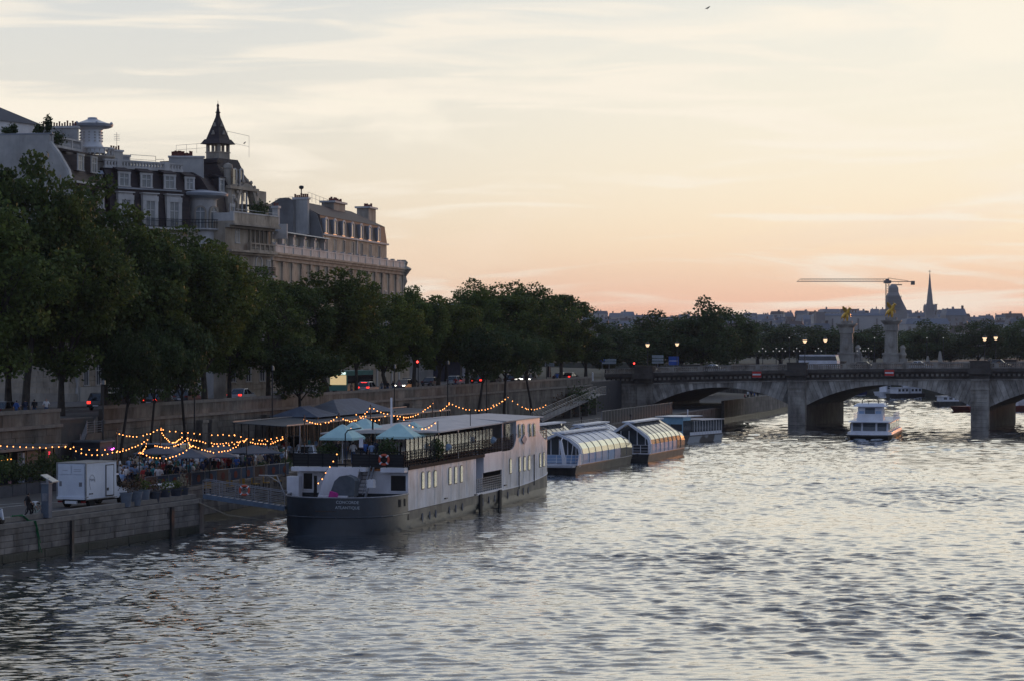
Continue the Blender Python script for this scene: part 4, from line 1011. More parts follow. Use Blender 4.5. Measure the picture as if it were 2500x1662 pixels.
# upper roof with two round-headed dormers
xa, xb = f3.x(556, ys3), f3.x(612, ys3); zu = z3(402, 590, ys3)
b = MB(); b.hexa([(xa, ys3-.1, zr+.002), (xb+1.3, ys3-.1, zr+.002), (xb+1.3, 12, zr+.002), (xa, 12, zr+.002)], [(xa+.2, ys3+1.6, zu), (xb-.3, ys3+1.6, zu), (xb-.3, 11, zu), (xa+.2, 11, zu)]); b.build('upper_roof', M_slate, h3)
b = MB(); b.box(xa, xb-.1, ys3+1.4, 11.2, zu, zu+.35); b.build('roof_curb', M_slate, h3)
b = MB(); b.box(xa-.1, xb+1.5, ys3-.4, ys3+.2, zr-.2, zr+.15); b.build('cornice', M_lime, h3)
for px in (578, 594): window(h3, f3.x(px, ys3), z3(448, px, ys3), .6, 1.35, ys3+.25, 'dormer_window', arch=True, fw=.22, mull=False); 
for px in (578, 594):
    x = f3.x(px, ys3); b = MB(); b.box(x-.5, x+.5, ys3+.3, ys3+2, z3(452, px, ys3), z3(425, px, ys3)); b.build('dormer_cheeks', M_lime2, h3)
# tall bow window between tower and roof
b = MB(); x = f3.x(562, ys3); b.lathe([(.5, zb), (.5, z3(412, 562, ys3)), (.6, z3(411, 562, ys3)), (.5, z3(402, 562, ys3)), (.1, z3(398, 562, ys3))], 12, (x, ys3+.3, 0)); b.build('oriel', M_lime2, h3, smooth=True)
for z_ in (z3(450, 562, ys3), z3(432, 562, ys3)): 
    b = MB(); b.box(x-.3, x+.3, ys3-.5, ys3-.4, z_, z_+.9); b.build('oriel_window', M_win, h3)
# balcony with solid parapet
xb0, xb1 = f3.x(578, -1), f3.x(663, -1)
b = MB(); b.box(0, L3+.1, -1.1, 2.2, zb-.4, zb-.15); bal = b.build('balcony', M_lime, h3)
b = MB(); b.box(0, L3+.2, -1.25, 0, zb-.62, zb-.402); b.box(0, L3, -.6, 0, zb-.9, zb-.62); b.build('balcony_moulding', M_lime2, bal)
zt = z3(519, 600, -1)
for i in range(6):
    xa_, xb_ = .1+(L3-.1)*i/6, .1+(L3-.1)*(i+1)/6; b = MB(); b.box(xa_+.02, xb_-.02, -1.05, -.8, zb-.148, zt-.16); b.build('parapet_panel', M_lime, bal)
b = MB(); b.box(0, L3+.1, -1.12, -.73, zt-.158, zt); b.box(0, .3, -1.1, 2, zb-.148, zt-.16); b.build('parapet_rail', M_trim, bal)
b = MB(); b.tube([(1, -.9, zt+.28), (L3, -.9, zt+.28)], .03, 5); b.build('handrail', M_steel, bal)
# end pier and shrub at the right of the balcony
x = f3.x(650, .5); b = MB(); b.box(x-.5, x+.5, .4, 1.4, zb, z3(502, 650)); b.box(x-.8, x+.8, .1, 1.7, z3(502, 650), z3(497, 650)); b.ball((x-.1, .9, z3(510, 650)), .5, 8, 6); b.build('end_pier', M_lime, h3)
x = f3.x(628, .5); b = MB(); b.box(x-.45, x+.45, 2.4, 3.6, zr-1.5, z3(468, 625)); b.box(x-.65, x+.65, 2.2, 3.8, z3(468, 625), z3(465, 625)); b.build('chimney_stack', M_lime2, h3)
bush('balcony_shrub', f3.pt(f3.x(632, 0), 0, zb-.1), 1.3, 2.6, 700, .16, None, 'dark shrub growing on the stone balcony right of the great arch', 'shrub', seed=5)
# loggia storey: columns before dark glass
zl0 = z3(592, 600); zl1 = z3(551, 600)
b = MB(); b.box(f3.x(606), L3-.15, -.02, .0, zl0, zl1); lg = b.build('loggia', M_dark, h3)
for i in range(6):
    x = f3.x(606)+(L3-.35-f3.x(606))*i/5; b = MB(); b.lathe([(.17, zl0), (.13, zl0+.25), (.12, zl1-.25), (.2, zl1)], 8, (x, -.28, 0)); b.build('column', M_lime, lg, smooth=True)
    if i < 5: 
        b = MB(); b.box(x+.25, x+.75, -.05, -.021, zl0+.1, zl1-.15); b.build('pane', M_win, lg)
b = MB(); b.box(f3.x(597), L3, -.5, .0, zl1, zl1+.45); b.build('loggia_lintel', M_lime, h3)
window(h3, f3.x(579), zl0-.1, .85, zl1-zl0-.1, 0); 
balustrade(h3, f3.x(598), L3, -.75, zl0-1.0, .95, M_lime, step=.3, post=1.25)
b = MB(); b.box(-.05, L3+.1, -.9, 0, zl0-1.25, zl0-1.0); b.box(-.05, L3, -.5, 0, zl0-1.5, zl0-1.25); b.build('cornice', M_lime, h3)
# arched windows with iron balcony below
za = z3(672, 620)
window(h3, f3.x(632), za, 1.5, 1.5, 0, arch=True, m=M_sky, fw=.25); iron_balcony(h3, f3.x(607), f3.x(658), 0, za)
for px in (566, 575, 587): window(h3, f3.x(px), za, .5, 1.9, 0, arch=True, fw=.12, mull=False)
window(h3, f3.x(655), za-.6, .7, 2.4, 0, m=M_sky, fw=.1)
iron_balcony(h3, f3.x(563), f3.x(593), 0, za-.3, depth=.6)
floors(h3, 0, L3, 0, UP+6, za-1.2, 2, 4, 1.1, 2.0, M_lime)
gp = [(1.3, 2.7, UP+1.9, UP+4.8), (5.3, 6.7, UP+1.9, UP+4.8), (9.0, 10.4, UP+1.9, UP+4.8)]
rustic(h3, 0, L3, -.001, UP+.9, UP+5.6, M_lime, gaps=gp)
for g in gp: window(h3, (g[0]+g[1])/2, g[2], g[1]-g[0]-.2, g[3]-g[2]-.3, -.04)
# tower block and lantern
TX, TY = f3.x(532, 5), 5.0
tz = lambda py: f3.z(py, TX, TY)
tw = link('lantern_tower', None, h3, (TX, TY, 0), 0); tw.rotation_euler = (0, 0, -R(20)+R(8))
b = MB(); b.box(-2.2, 2.2, -1.8, 5, UP, tz(418)); b.build('tower_wall', M_lime2, tw)
b = MB(); b.box(-2.35, 2.35, -1.95, 5, tz(418), tz(413)); b.build('tower_cornice', M_lime, tw)
b = MB(); b.hexa([(-2.3, -1.9, tz(413)), (2.3, -1.9, tz(413)), (2.3, 5, tz(413)), (-2.3, 5, tz(413))], [(-1.9, -1.5, tz(390)), (1.9, -1.5, tz(390)), (1.9, 4, tz(390)), (-1.9, 4, tz(390))]); b.build('tower_roof', M_slate, tw)
b = MB(); b.box(-1.0, 1.0, -1.0, 1.0, tz(391), tz(373)); b.build('lantern_base', M_lime2, tw)
b = MB(); b.box(-1.07, 1.07, -1.07, 1.07, tz(374.5), tz(372)); b.build('lantern_sill', M_lime, tw)
for i in range(3):
    for ax_, sg in ((0, 1), (1, -1)):
        pass
for sx in (-.84, 0, .84):
    for sy in (-.84, 0, .84):
        if sx == 0 and sy == 0: continue
        b = MB(); w = .16 if (sx and sy) else .09; b.box(sx-w, sx+w, sy-w, sy+w, tz(372), tz(353)); b.build('lantern_post', M_lime2, tw)
b = MB(); b.box(-1.0, 1.0, -1.0, 1.0, tz(355), tz(352)); b.build('lantern_lintel', M_lime2, tw)
b = MB(); b.hexa([(-1.5, -1.5, tz(353)), (1.5, -1.5, tz(353)), (1.5, 1.5, tz(353)), (-1.5, 1.5, tz(353))], [(-1.12, -1.12, tz(341)), (1.12, -1.12, tz(341)), (1.12, 1.12, tz(341)), (-1.12, 1.12, tz(341))]); b.build('lantern_eaves', M_slate, tw)
b = MB(); b.loft([[(-r, -r, z), (r, -r, z), (r, r, z), (-r, r, z)] for r, z in ((1.0, tz(341)), (.93, tz(336)), (.2, tz(286)))]); b.build('spire', M_slate, tw)
for i, z_ in enumerate((tz(328), tz(308))):
    for a in (-math.pi/2, math.pi, 0):
        r = .84-.24*i*1.2; b = MB(); b.yprism([(-.22, -.1), (.22, -.1), (0, .4)], -.16, .05); b.build('spire_lucarne', M_lime2, tw, (r*math.cos(a), r*math.sin(a), z_), a+math.pi/2)
b = MB(); b.lathe([(.3, tz(287)), (.24, tz(280)), (.22, tz(277)), (.34, tz(275)), (.2, tz(273)), (.12, tz(262)), (.17, tz(259)), (.1, tz(255)), (.03, tz(253)), (.02, tz(246))], 8); b.build('finial', M_slate, tw)
roof_rail(h3, f3, [(f3.x(520, 7), 7, z3(372, 530, 7)), (f3.x(555, 7), 7, z3(372, 550, 7)), (f3.x(608, 5), 5, z3(395, 600, 5)+.6)], h=2.6, r=.02)
roof_rail(h3, f3, [(f3.x(430, 9), 9, z3(378, 430, 9)), (f3.x(505, 8), 8, z3(372, 505, 8))], h=1.1, r=.02)
bird(f3.pt(f3.x(597, 6), 6, z3(353, 597, 6)), 1.1, 'dark bird perched on the roof railing right of the pointed lantern', 1.1)

# ---------------- 4: long mansion, low wing then high mansard block
f4 = Fr(*Q(Ss(661, 24), 24).xy, 11.6)
h4 = f4.thing('mansion', 'long pale mansion with stone terrace balustrade and high mansard block with round-headed dormers')
z4 = lambda py, px, y=0: f4.z(py, f4.x(px, y), y)
XE = f4.x(986); xM = f4.x(787, 2.6)
zT = z4(616, 678); print('mansion', XE, xM, zT, z4(655, 982))
b = MB(); b.box(0, XE, 0, 30, UP-.1, zT-.7); b.build('wall', M_lime, h4)
b = MB(); b.box(-.1, XE+.35, -.55, 12, zT-.7, zT-.35); b.box(-.1, XE+.15, -.3, .5, zT-1.2, zT-.702); b.build('cornice', M_lime2, h4)
b = MB(); b.box(-.1, XE+.55, -.75, 12, zT-.348, zT-.1); b.build('terrace_edge', M_lime, h4)
# terrace parapet: posts and solid or baluster panels
xq = 1.0
while xq < XE-.5:
    b = MB(); b.box(xq-.3, xq+.3, -.45, .05, zT-.098, zT+1.05); b.box(xq-.36, xq+.36, -.5, .1, zT+1.05, zT+1.18); b.build('parapet_post', M_trim, h4)
    e = min(xq+4.2, XE)
    b = MB(); b.box(xq+.31, e-.31, -.38, -.02, zT-.098, zT+.75); b.box(xq+.31, e-.31, -.44, .04, zT+.76, zT+.95); b.build('parapet_panel', M_trim, h4)
    xq += 4.2
b = MB(); b.box(XE-.35, XE+.15, -.4, 12, zT-.098, zT+1.1); b.build('end_parapet', M_trim, h4)
# carved corner
b = MB(); b.lathe([(.2, zT-4.2), (.5, zT-3.6), (.3, zT-3.0), (.7, zT-2.2), (.5, zT-1.4), (1.0, zT-.7), (1.4, zT-.2), (1.2, zT), (.6, zT+.3), (.8, zT+.9), (.4, zT+1.3)], 10, (XE-.1, .1, 0)); b.build('corner_carving', M_lime2, h4, smooth=True)
# set back low wing with veranda
yv = 2.6; zv = z4(569, 787, yv); zv = max(zv, zT+3.0)
b = MB(); b.box(.3, xM, yv, 12, zT-.1, zT+3.0); b.build('veranda_wall', M_lime2, h4)
b = MB(); b.hexa([(-.3, yv-1.2, zT+3.0), (xM, yv-1.2, zT+3.0), (xM, 12, zT+3.0), (-.3, 12, zT+3.0)], [(-.3, yv-1.1, zT+3.15), (xM, yv-1.1, zT+3.15), (xM, 9, zT+4.4), (-.3, 9, zT+4.4)]); b.build('veranda_roof', M_zinc, h4)
for i in range(7):
    x = 1.6+(xM-2.4)*i/6
    b = MB(); b.box(x-.3, x+.3, yv-.6, yv, zT-.1, zT+2.6); b.box(x-.4, x+.4, yv-.75, yv, zT+2.6, zT+2.98); b.build('veranda_pier', M_trim, h4)
    if i < 6: window(h4, x+(xM-2.4)/12, zT+.1, 1.3, 2.3, yv-.05, fm=M_trim, fw=.1)
# gable and chimney stacks above the wing
ym = 2.6
zEv = zT+3.8; zKn = z4(525, 787, ym); zRg = z4(499, 752, 8.5)
b = MB(); b.box(xM, f4.x(944, ym), ym, 14, zT-.1, zEv); b.build('attic_wall', M_lime, h4)
xF = f4.x(945, ym)
b = MB(); b.box(xM-.1, xF+.2, ym-.3, ym, zEv-.15, zEv+.12); b.build('attic_cornice', M_trim, h4)
zk = zEv+2.8
b = MB(); b.xprism([(ym, zEv+.121), (ym+.4, zk), (13.1, zk), (14, zEv+.121)], xM, xF); b.build('mansard_roof', M_slateb, h4)
b = MB(); b.hexa([(xM, ym+.3, zk+.001), (xF, ym+.3, zk+.001), (xF, 13.2, zk+.001), (xM, 13.2, zk+.001)], [(xM, 7.6, zk+2.4), (xF-3.6, 7.6, zk+2.4), (xF-3.6, 9, zk+2.4), (xM, 9, zk+2.4)]); b.build('top_roof', M_slate, h4)
b = MB(); b.xprism([(ym-.1, zT), (ym-.1, zEv+.2), (ym+.75, zk+.1), (7.6, zk+2.55), (9, zk+2.55), (13.3, zk), (14.1, zEv), (14.1, zT)], xM-.45, xM-.002); b.build('gable_wall', mat('grey_render', (.20, .195, .19), .85, (.15, .145, .14), .6, streak=.3), h4)
for i in range(7):
    x = f4.x(794+(922-794)*i/6, ym); o = window(h4, x, zEv+.25, 1.15, 1.55, ym-.22, 'dormer_window', arch=True, m=M_win, fm=M_trim, fw=.32, mull=False, sill=False)
    b = MB(); b.box(x-.85, x+.85, ym-.16, ym+.45, zEv+.13, zEv+2.4); b.build('dormer_cheeks', M_zinc, o)
    window(h4, f4.x(797+(926-797)*i/6, ym), zT+1.1, .8, 2.2, ym-.01, fw=.06, sill=False, mull=False, m=M_win)
for px in (788, 871): x = f4.x(px, ym); b = MB(); b.box(x-.16, x+.16, ym-.14, ym, zT, zEv-.16); b.build('pilaster_strip', M_trim, h4)
# round end bay with a dormer
b = MB(); b.lathe([(2.0, zT), (2.0, zEv-.6), (2.5, zEv-.3), (2.6, zEv+.5), (2.1, zEv+.9)], 16, (xF+.2, ym+3.2, 0)); b.build('end_bay', M_lime2, h4, smooth=True)
b = MB(); b.lathe([(2.0, zEv+.8), (1.8, zk-.5), (1.0, zk+.3), (.2, zk+.6)], 16, (xF-.1, ym+3.2, 0)); b.build('end_bay_roof', M_slate, h4, smooth=True)
window(h4, xF+.3, zEv+.5, .8, 1.6, ym+1.2, 'dormer_window', arch=True, fw=.25, mull=False)
def slab(root, pxa, pxb, pya, pyb, x, y0=None, th=.9, m=M_cream, n=6, hh=.5):
    """tall stack running across the roof, broad side to the gable end"""
    ya, yb = f4.y(pxb, x), f4.y(pxa, x); zt_ = f4.z(pya, x, ya); zb_ = f4.z(pyb, x, ya)
    b = MB(); b.box(x, x+th, ya, yb, zb_, zt_-.3); o = b.build('chimney_stack', m, root)
    b = MB(); b.box(x-.15, x+th+.15, ya-.15, yb+.15, zt_-.299, zt_); b.build('stack_cap', M_trim, o)
    for i in range(n):
        hp = hh*random.uniform(.7, 1.3); b = MB(); b.lathe([(.17, 0), (.14, hp*.3), (.14, hp*.85), (.18, hp)], 8, (x+th/2, ya+(yb-ya)*(i+.5)/n, zt_)); b.build('chimney_pot', M_pot, o)
    return o, (x+th/2, (ya+yb)/2, zt_)
o, c = slab(h4, 716, 751, 482, 572, xM-1.6, m=M_cream, n=7)
b = MB(); b.tube([(c[0], c[1], c[2]), (c[0], c[1], c[2]+1.25)], .09, 6); b.lathe([(.1, 1.2), (.33, 1.3), (.38, 1.55), (.3, 1.7), (.1, 1.75)], 8, c); b.build('ventilator', M_dark, o)
slab(h4, 665, 678, 503, 547, 5.0, m=M_cream, n=2); 
b = MB(); x = 8.0; ya, yb = f4.y(700, x), f4.y(600, x); b.box(x, x+.5, ya, yb, zT+2, f4.z(547, x, ya)); b.build('low_party_wall', M_cream, h4)
# dark roof behind the stack
x = xM-3.0; ya, yb = f4.y(716, x), f4.y(664, x); b = MB(); b.xprism([(ya, zT+3), (ya, f4.z(487, x, ya)), (yb, f4.z(503, x, yb)), (yb, zT+3)], x, x+1.2); b.build('rear_gable', mat('grey_render', (.2, .2, .2)), h4)
for pxa, pxb, pya, pyb, n in ((808, 838, 493, 530, 8), (893, 913, 506, 540, 4)):
    xa_, xb_ = f4.x(pxa, 7), f4.x(pxb, 7); zt_ = f4.z(pya, (xa_+xb_)/2, 7); b = MB(); b.box(xa_+.3, xb_-.3, 6.6, 8.6, zk-.5, zt_-.3); o = b.build('chimney_stack', M_lime2, h4)
    b = MB(); b.box(xa_, xb_, 6.3, 8.9, zt_-.3, zt_); b.build('stack_cap', M_trim, o)
    for i in range(n): hp = .6*random.uniform(.7, 1.2); b = MB(); b.lathe([(.2, 0), (.17, hp)], 8, (xa_+(xb_-xa_)*(i+.5)/n, 7.3, zt_)); b.build('chimney_pot', M_pot, o)
roof_rail(h4, f4, [(f4.x(672, 9), 9, z4(503, 672, 9)), (f4.x(715, 9), 9, z4(497, 715, 9))], h=1.0); roof_rail(h4, f4, [(f4.x(752, 8), 8, zk+2.8), (f4.x(808, 8), 8, zk+2.2)], h=1.3)
# lower facade: pilasters and windows
nb = 16
for i in range(nb+1):
    x = .8+(XE-1.6)*i/nb; b = MB(); b.box(x-.35, x+.35, -.16, -.001, UP+7.2, zT-1.25); b.box(x-.45, x+.45, -.24, -.001, zT-1.9, zT-1.25); b.build('pilaster', M_lime2, h4)
    if i < nb:
        xc = x+(XE-1.6)/nb/2
        window(h4, xc, zT-6.0, 1.1, 1.9, -.02); window(h4, xc, UP+8.4, 1.3, 2.8, -.02)
        window(h4, xc, UP+2.4, 1.2, 2.6, -.02)
b = MB(); b.box(-.05, XE+.2, -.35, -.0015, zT-7.3, zT-6.9); b.box(-.05, XE+.2, -.35, -.0015, UP+6.8, UP+7.2); b.box(-.05, XE+.1, -.2, -.0015, UP, UP+1.2); b.build('string_course', M_lime, h4)
for r in range(8): 
    b = MB(); b.box(-.02, XE+.05, -.1, -.001, UP+1.25+r*.68, UP+1.86+r*.68); 
    # skip openings by keeping the band behind the window surrounds
    b.build('rusticated_course', M_lime2, h4)
# ---------------- 5: low forecourt wall and gatehouse beyond the mansion
f5 = Fr(*Q(Ss(880, 22), 22).xy, 13)
w5 = f5.thing('forecourt_wall', 'long pale forecourt wall on the pavement under the trees before the mansion end', 'wall')
xe = f5.x(1000)
b = MB(); b.box(0, xe, 0, .5, UP, UP+2.6); b.box(-.1, xe+.1, -.08, .58, UP+2.6, UP+2.8); b.build('wall', M_lime, w5)
n = int(xe/4)
for i in range(n): b = MB(); b.box(i*4+.2, i*4+.9, -.12, -.001, UP, UP+2.6); b.build('wall_pier', M_trim, w5)
f6 = Fr(*Q(Ss(1000, 30), 30).xy, 48)
h6 = f6.thing('gatehouse', 'pale low gatehouse with dark blue gate and white banner seen under the trees')
xe = f6.x(1152)
b = MB(); b.box(0, xe, 0, 14, UP-.1, UP+13); b.build('wall', M_cream, h6)
M_blue = mat('blue_gate', (.05, .06, .12), .6, (.035, .045, .09), 2)
xa_, xb_ = f6.x(1058), f6.x(1122); b = MB(); b.box(xa_, xb_, -.12, -.001, UP, UP+5.2); b.build('gate', M_blue, h6)
b = MB(); b.box(f6.x(1126), f6.x(1132), -.3, -.2, UP+.6, UP+5.2); b.build('banner', mat('banner_white', (.7, .72, .85), .6), h6)
window(h6, f6.x(1094), UP+6.3, 1.8, 3.0, 0, fw=.3); window(h6, f6.x(1020), UP+1.8, 1.6, 2.8, 0, fw=.3); window(h6, f6.x(1040), UP+6.3, 1.4, 2.6, 0, fw=.3)
b = MB(); b.box(-.1, xe+.1, -.4, -.001, UP+5.5, UP+5.8); b.box(-.2, xe+.2, -.6, 0, UP+12.6, UP+13.1); b.build('cornice', M_trim, h6)
# row of houses beyond, behind the trees
f7 = Fr(*Q(205, 34).xy, 13)
for i, (a, e, hh) in enumerate(((0, 16, 11.5), (16.2, 30, 10.5), (30.2, 48, 11))):
    h = thing('terraced_house', ['pale house glimpsed through the trees behind the gatehouse', 'lower pale house glimpsed through trees farther along the quay', 'last pale house glimpsed through trees near the bridge'][i], 'building', f7.o, f7.rz)
    b = MB(); b.box(a, e, 0, 12, UP-.1, UP+hh-3); b.build('wall', M_lime2, h)
    b = MB(); b.xprism([(-.2, UP+hh-3), (1.2, UP+hh), (11, UP+hh), (12, UP+hh-3)], a, e); b.build('roof', M_slate, h)
    for fl in range(2):
        for j in range(4): window(h, a+(e-a)*(j+.5)/4, UP+1.2+fl*3.8, 1.2, 2.2, 0)
# ============================================================ people: one continuous body grown over a skeleton
def cloth(n, c): return mat('cloth_'+n, c, .9, tuple(x*.75 for x in c), 3)
M_skin = [mat('skin_light', (.48, .28, .20), .6, (.40, .23, .16), 4), mat('skin_tan', (.32, .18, .11), .6, (.26, .14, .09), 4), mat('skin_brown', (.12, .065, .04), .6, (.09, .05, .03), 4)]
M_hair = [mat('hair_dark', (.012, .01, .009), .6), mat('hair_brown', (.05, .028, .015), .6), mat('hair_fair', (.25, .17, .08), .6)]
M_shoe = cloth('shoe', (.03, .03, .03))
CL = {'white': (.72, .72, .72), 'pale blue': (.25, .36, .55), 'blue': (.05, .13, .40), 'navy': (.02, .03, .07), 'black': (.014, .014, .016), 'grey': (.18, .18, .19),
      'pink': (.55, .28, .30), 'red': (.35, .03, .03), 'beige': (.40, .33, .23), 'green': (.06, .14, .08), 'denim': (.06, .10, .19), 'teal': (.05, .25, .28)}
BODY = {}
def body(pose):
    """skeleton in metres, facing +x; returns verts, faces and the region of each face"""
    if pose in BODY: return BODY[pose]
    J = dict(pel=(0, 0, .93), wai=(0, 0, 1.08), che=(.01, 0, 1.30), nec=(.02, 0, 1.49), hb=(.03, 0, 1.56), ht=(.045, 0, 1.66), nose=(.125, 0, 1.605),
             hl=(0, .10, .90), hr=(0, -.10, .90), kl=(.03, .11, .50), kr=(.03, -.11, .50), al=(0, .12, .09), ar=(0, -.12, .09), tl=(.17, .13, .045), tr=(.17, -.13, .045),
             sl=(0, .19, 1.41), sr=(0, -.19, 1.41), el=(-.02, .25, 1.13), er=(-.02, -.25, 1.13), wl=(.08, .26, .90), wr=(.08, -.26, .90), fl=(.11, .25, .78), fr=(.11, -.25, .78))
    if pose == 'drink': J.update(er=(.10, -.25, 1.15), wr=(.30, -.16, 1.28), fr=(.36, -.12, 1.34))
    if pose == 'talk': J.update(el=(.12, .26, 1.17), wl=(.34, .2, 1.20), fl=(.43, .17, 1.24), er=(.02, -.30, 1.15), wr=(.22, -.22, 1.05), fr=(.30, -.17, 1.07))
    if pose == 'phone': J.update(el=(.1, .2, 1.16), wl=(.30, .06, 1.28), fl=(.36, .02, 1.34), er=(.1, -.2, 1.16), wr=(.30, -.06, 1.28), fr=(.36, -.02, 1.34), ht=(.09, 0, 1.65), nose=(.165, 0, 1.57))
    if pose == 'walk': J.update(kl=(.22, .10, .52), al=(.28, .11, .10), tl=(.44, .12, .07), kr=(-.05, -.11, .50), ar=(-.30, -.11, .18), tr=(-.20, -.12, .05), el=(-.14, .24, 1.15), wl=(-.10, .25, .93), fl=(-.06, .25, .82), er=(.1, -.24, 1.14), wr=(.26, -.22, .98), fr=(.32, -.2, .89))
    if pose == 'bend': J.update(wai=(.12, 0, 1.02), che=(.34, 0, 1.06), nec=(.50, 0, 1.02), hb=(.56, 0, .99), ht=(.66, 0, .95), nose=(.66, 0, .87), sl=(.42, .19, 1.05), sr=(.42, -.19, 1.05), el=(.52, .24, .82), er=(.52, -.24, .82), wl=(.60, .16, .62), wr=(.60, -.16, .62), fl=(.66, .12, .54), fr=(.66, -.12, .54), kl=(.06, .11, .50), kr=(.04, -.11, .50), pel=(-.05, 0, .95))
    if pose == 'sit': J.update(pel=(0, 0, .55), wai=(0, 0, .70), che=(.03, 0, .93), nec=(.05, 0, 1.12), hb=(.06, 0, 1.19), ht=(.08, 0, 1.29), nose=(.155, 0, 1.235), hl=(.02, .10, .53), hr=(.02, -.10, .53), kl=(.45, .12, .53), kr=(.45, -.12, .53), al=(.46, .12, .09), ar=(.46, -.12, .09), tl=(.62, .13, .045), tr=(.62, -.13, .045),
             sl=(.03, .19, 1.04), sr=(.03, -.19, 1.04), el=(.06, .26, .78), er=(.06, -.26, .78), wl=(.30, .2, .74), wr=(.30, -.2, .74), fl=(.40, .16, .75), fr=(.40, -.16, .75))
    Rr = dict(pel=.135, wai=.125, che=.155, nec=.058, hb=.075, ht=.098, nose=.018, hl=.10, hr=.10, kl=.062, kr=.062, al=.042, ar=.042, tl=.04, tr=.04, sl=.07, sr=.07, el=.045, er=.045, wl=.03, wr=.03, fl=.028, fr=.028)
    E = [('pel', 'wai', 'top'), ('wai', 'che', 'top'), ('che', 'nec', 'top'), ('nec', 'hb', 'skin'), ('hb', 'ht', 'head'), ('ht', 'nose', 'skin'), ('pel', 'hl', 'leg'), ('pel', 'hr', 'leg'),
         ('hl', 'kl', 'leg'), ('hr', 'kr', 'leg'), ('kl', 'al', 'leg'), ('kr', 'ar', 'leg'), ('al', 'tl', 'shoe'), ('ar', 'tr', 'shoe'), ('che', 'sl', 'top'), ('che', 'sr', 'top'), ('sl', 'el', 'top'), ('sr', 'er', 'top'),
         ('el', 'wl', 'skin'), ('er', 'wr', 'skin'), ('wl', 'fl', 'skin'), ('wr', 'fr', 'skin')]
    ks = list(J); me = bpy.data.meshes.new('skeleton'); me.from_pydata([J[k] for k in ks], [(ks.index(a), ks.index(c)) for a, c, _ in E], [])
    o = bpy.data.objects.new('skeleton', me); col.objects.link(o)
    md = o.modifiers.new('skin', 'SKIN'); 
    for i, k in enumerate(ks): r = Rr[k]; me.skin_vertices[0].data[i].radius = (r*(1.25 if k in ('che', 'wai', 'pel') else 1), r*(.82 if k in ('che', 'wai', 'pel') else 1)); me.skin_vertices[0].data[i].use_root = (k == 'pel')
    sb = o.modifiers.new('sub', 'SUBSURF'); sb.levels = 1; sb.render_levels = 1
    dg = bpy.context.evaluated_depsgraph_get(); ev = o.evaluated_get(dg).to_mesh()
    V = [v.co.copy() for v in ev.vertices]; F = [tuple(p.vertices) for p in ev.polygons]; C = [p.center.copy() for p in ev.polygons]; Nn = [p.normal.copy() for p in ev.polygons]
    o.evaluated_get(dg).to_mesh_clear(); bpy.data.objects.remove(o)
    reg = []
    names = ['top', 'leg', 'skin', 'hair', 'shoe']
    up = (Vector(J['ht'])-Vector(J['hb'])).normalized(); fw = (Vector(J['nose'])-Vector(J['ht'])); fw -= up*fw.dot(up); fw.normalize()
    for c, n in zip(C, Nn):
        best = None; bd = 1e9
        for a, d, r in E:
            A = Vector(J[a]); D = Vector(J[d])-A; t = max(0, min(1, (c-A).dot(D)/D.length_squared)); dd = (A+D*t-c).length-.6*(Rr[a]*(1-t)+Rr[d]*t)
            if dd < bd: bd = dd; best = r
        if best == 'head' or (best == 'skin' and (c-Vector(J['ht'])).length < .14):
            best = 'hair' if ((c-Vector(J['ht'])).dot(fw) < .025 or (c-Vector(J['ht'])).dot(up) > .055) else 'skin'
        reg.append(names.index(best))
    BODY[pose] = (V, F, reg); return BODY[pose]
PM = {}
def person(pose, top, leg, skin, hair, loc, rz, label, group=None, h=1.0, dress=None, bare=False):
    key = (pose, top, leg, skin, hair)
    if key not in PM:
        V, F, reg = body(pose); me = bpy.data.meshes.new('person'); me.from_pydata(V, [], F)
        for m in (cloth(top.replace(' ', '_'), CL[top]), M_skin[skin] if leg == 'bare' else cloth(leg, CL[leg]), M_skin[skin], M_hair[hair], M_shoe): me.materials.append(m)
        me.polygons.foreach_set('material_index', np.array(reg, np.int32)); me.polygons.foreach_set('use_smooth', np.ones(len(F), bool)); me.update(); PM[key] = me
    o = link('person', PM[key], None, loc, rz); o.scale = (h, h, h); return tag(o, label, 'person', group)
TOPS = ['white', 'white', 'white', 'pale blue', 'pale blue', 'navy', 'black', 'grey', 'pink', 'beige', 'blue', 'teal', 'green', 'white', 'white', 'red', 'navy', 'black']
LEGS = ['denim', 'black', 'navy', 'beige', 'grey', 'bare']

# ============================================================ the big moored party boat
fb = Fr(-7.8, 180, 14.8)
bt = fb.thing('party_boat', 'large white barge restaurant with dark hull, glass sided upper deck and name on its stern', 'boat')
M_hull = mat('navy_hull', (.030, .042, .055), .32, (.018, .024, .032), .8, .2, 2, streak=.3, spec=.6)
M_band = mat('weathered_reflection_band', (.17, .155, .13), .5, (.08, .085, .09), .7, .3, 3, streak=.8, stretch=(1, 1, .4))  # tan holds the warm reflection on the navy hull, with some weathering
M_boatw = mat('boat_white', (.80, .80, .83), .4, (.68, .68, .73), .5, .06, 3, streak=.22)
M_side = mat('boat_side', (.80, .80, .83), .42, (.60, .60, .62), .45, .12, 1.5, streak=.5)
M_wood = mat('deck_boards', (.16, .11, .07), .7, (.10, .07, .05), 2)
M_mir = mat('reflecting_window', (.62, .60, .50), .05, (.5, .49, .42), 1.5, .15, 1.2, metal=.9)
M_teal = mat('teal_canvas', (.46, .68, .66), .85, (.37, .57, .57), 1.5)
M_canv = mat('cream_canvas', (.62, .58, .55), .85, (.50, .47, .45), 1)
M_or = mat('lifebuoy_orange', (.60, .09, .04), .5)
HW = 4.4
def hw(x):
    if x < 0: return HW*max(0.0, 1-(abs(x)/6.2)**3.0)**.45
    if x > 42: return HW*max(0.02, 1-((x-42)/6.4)**2.4)**.7
    return HW
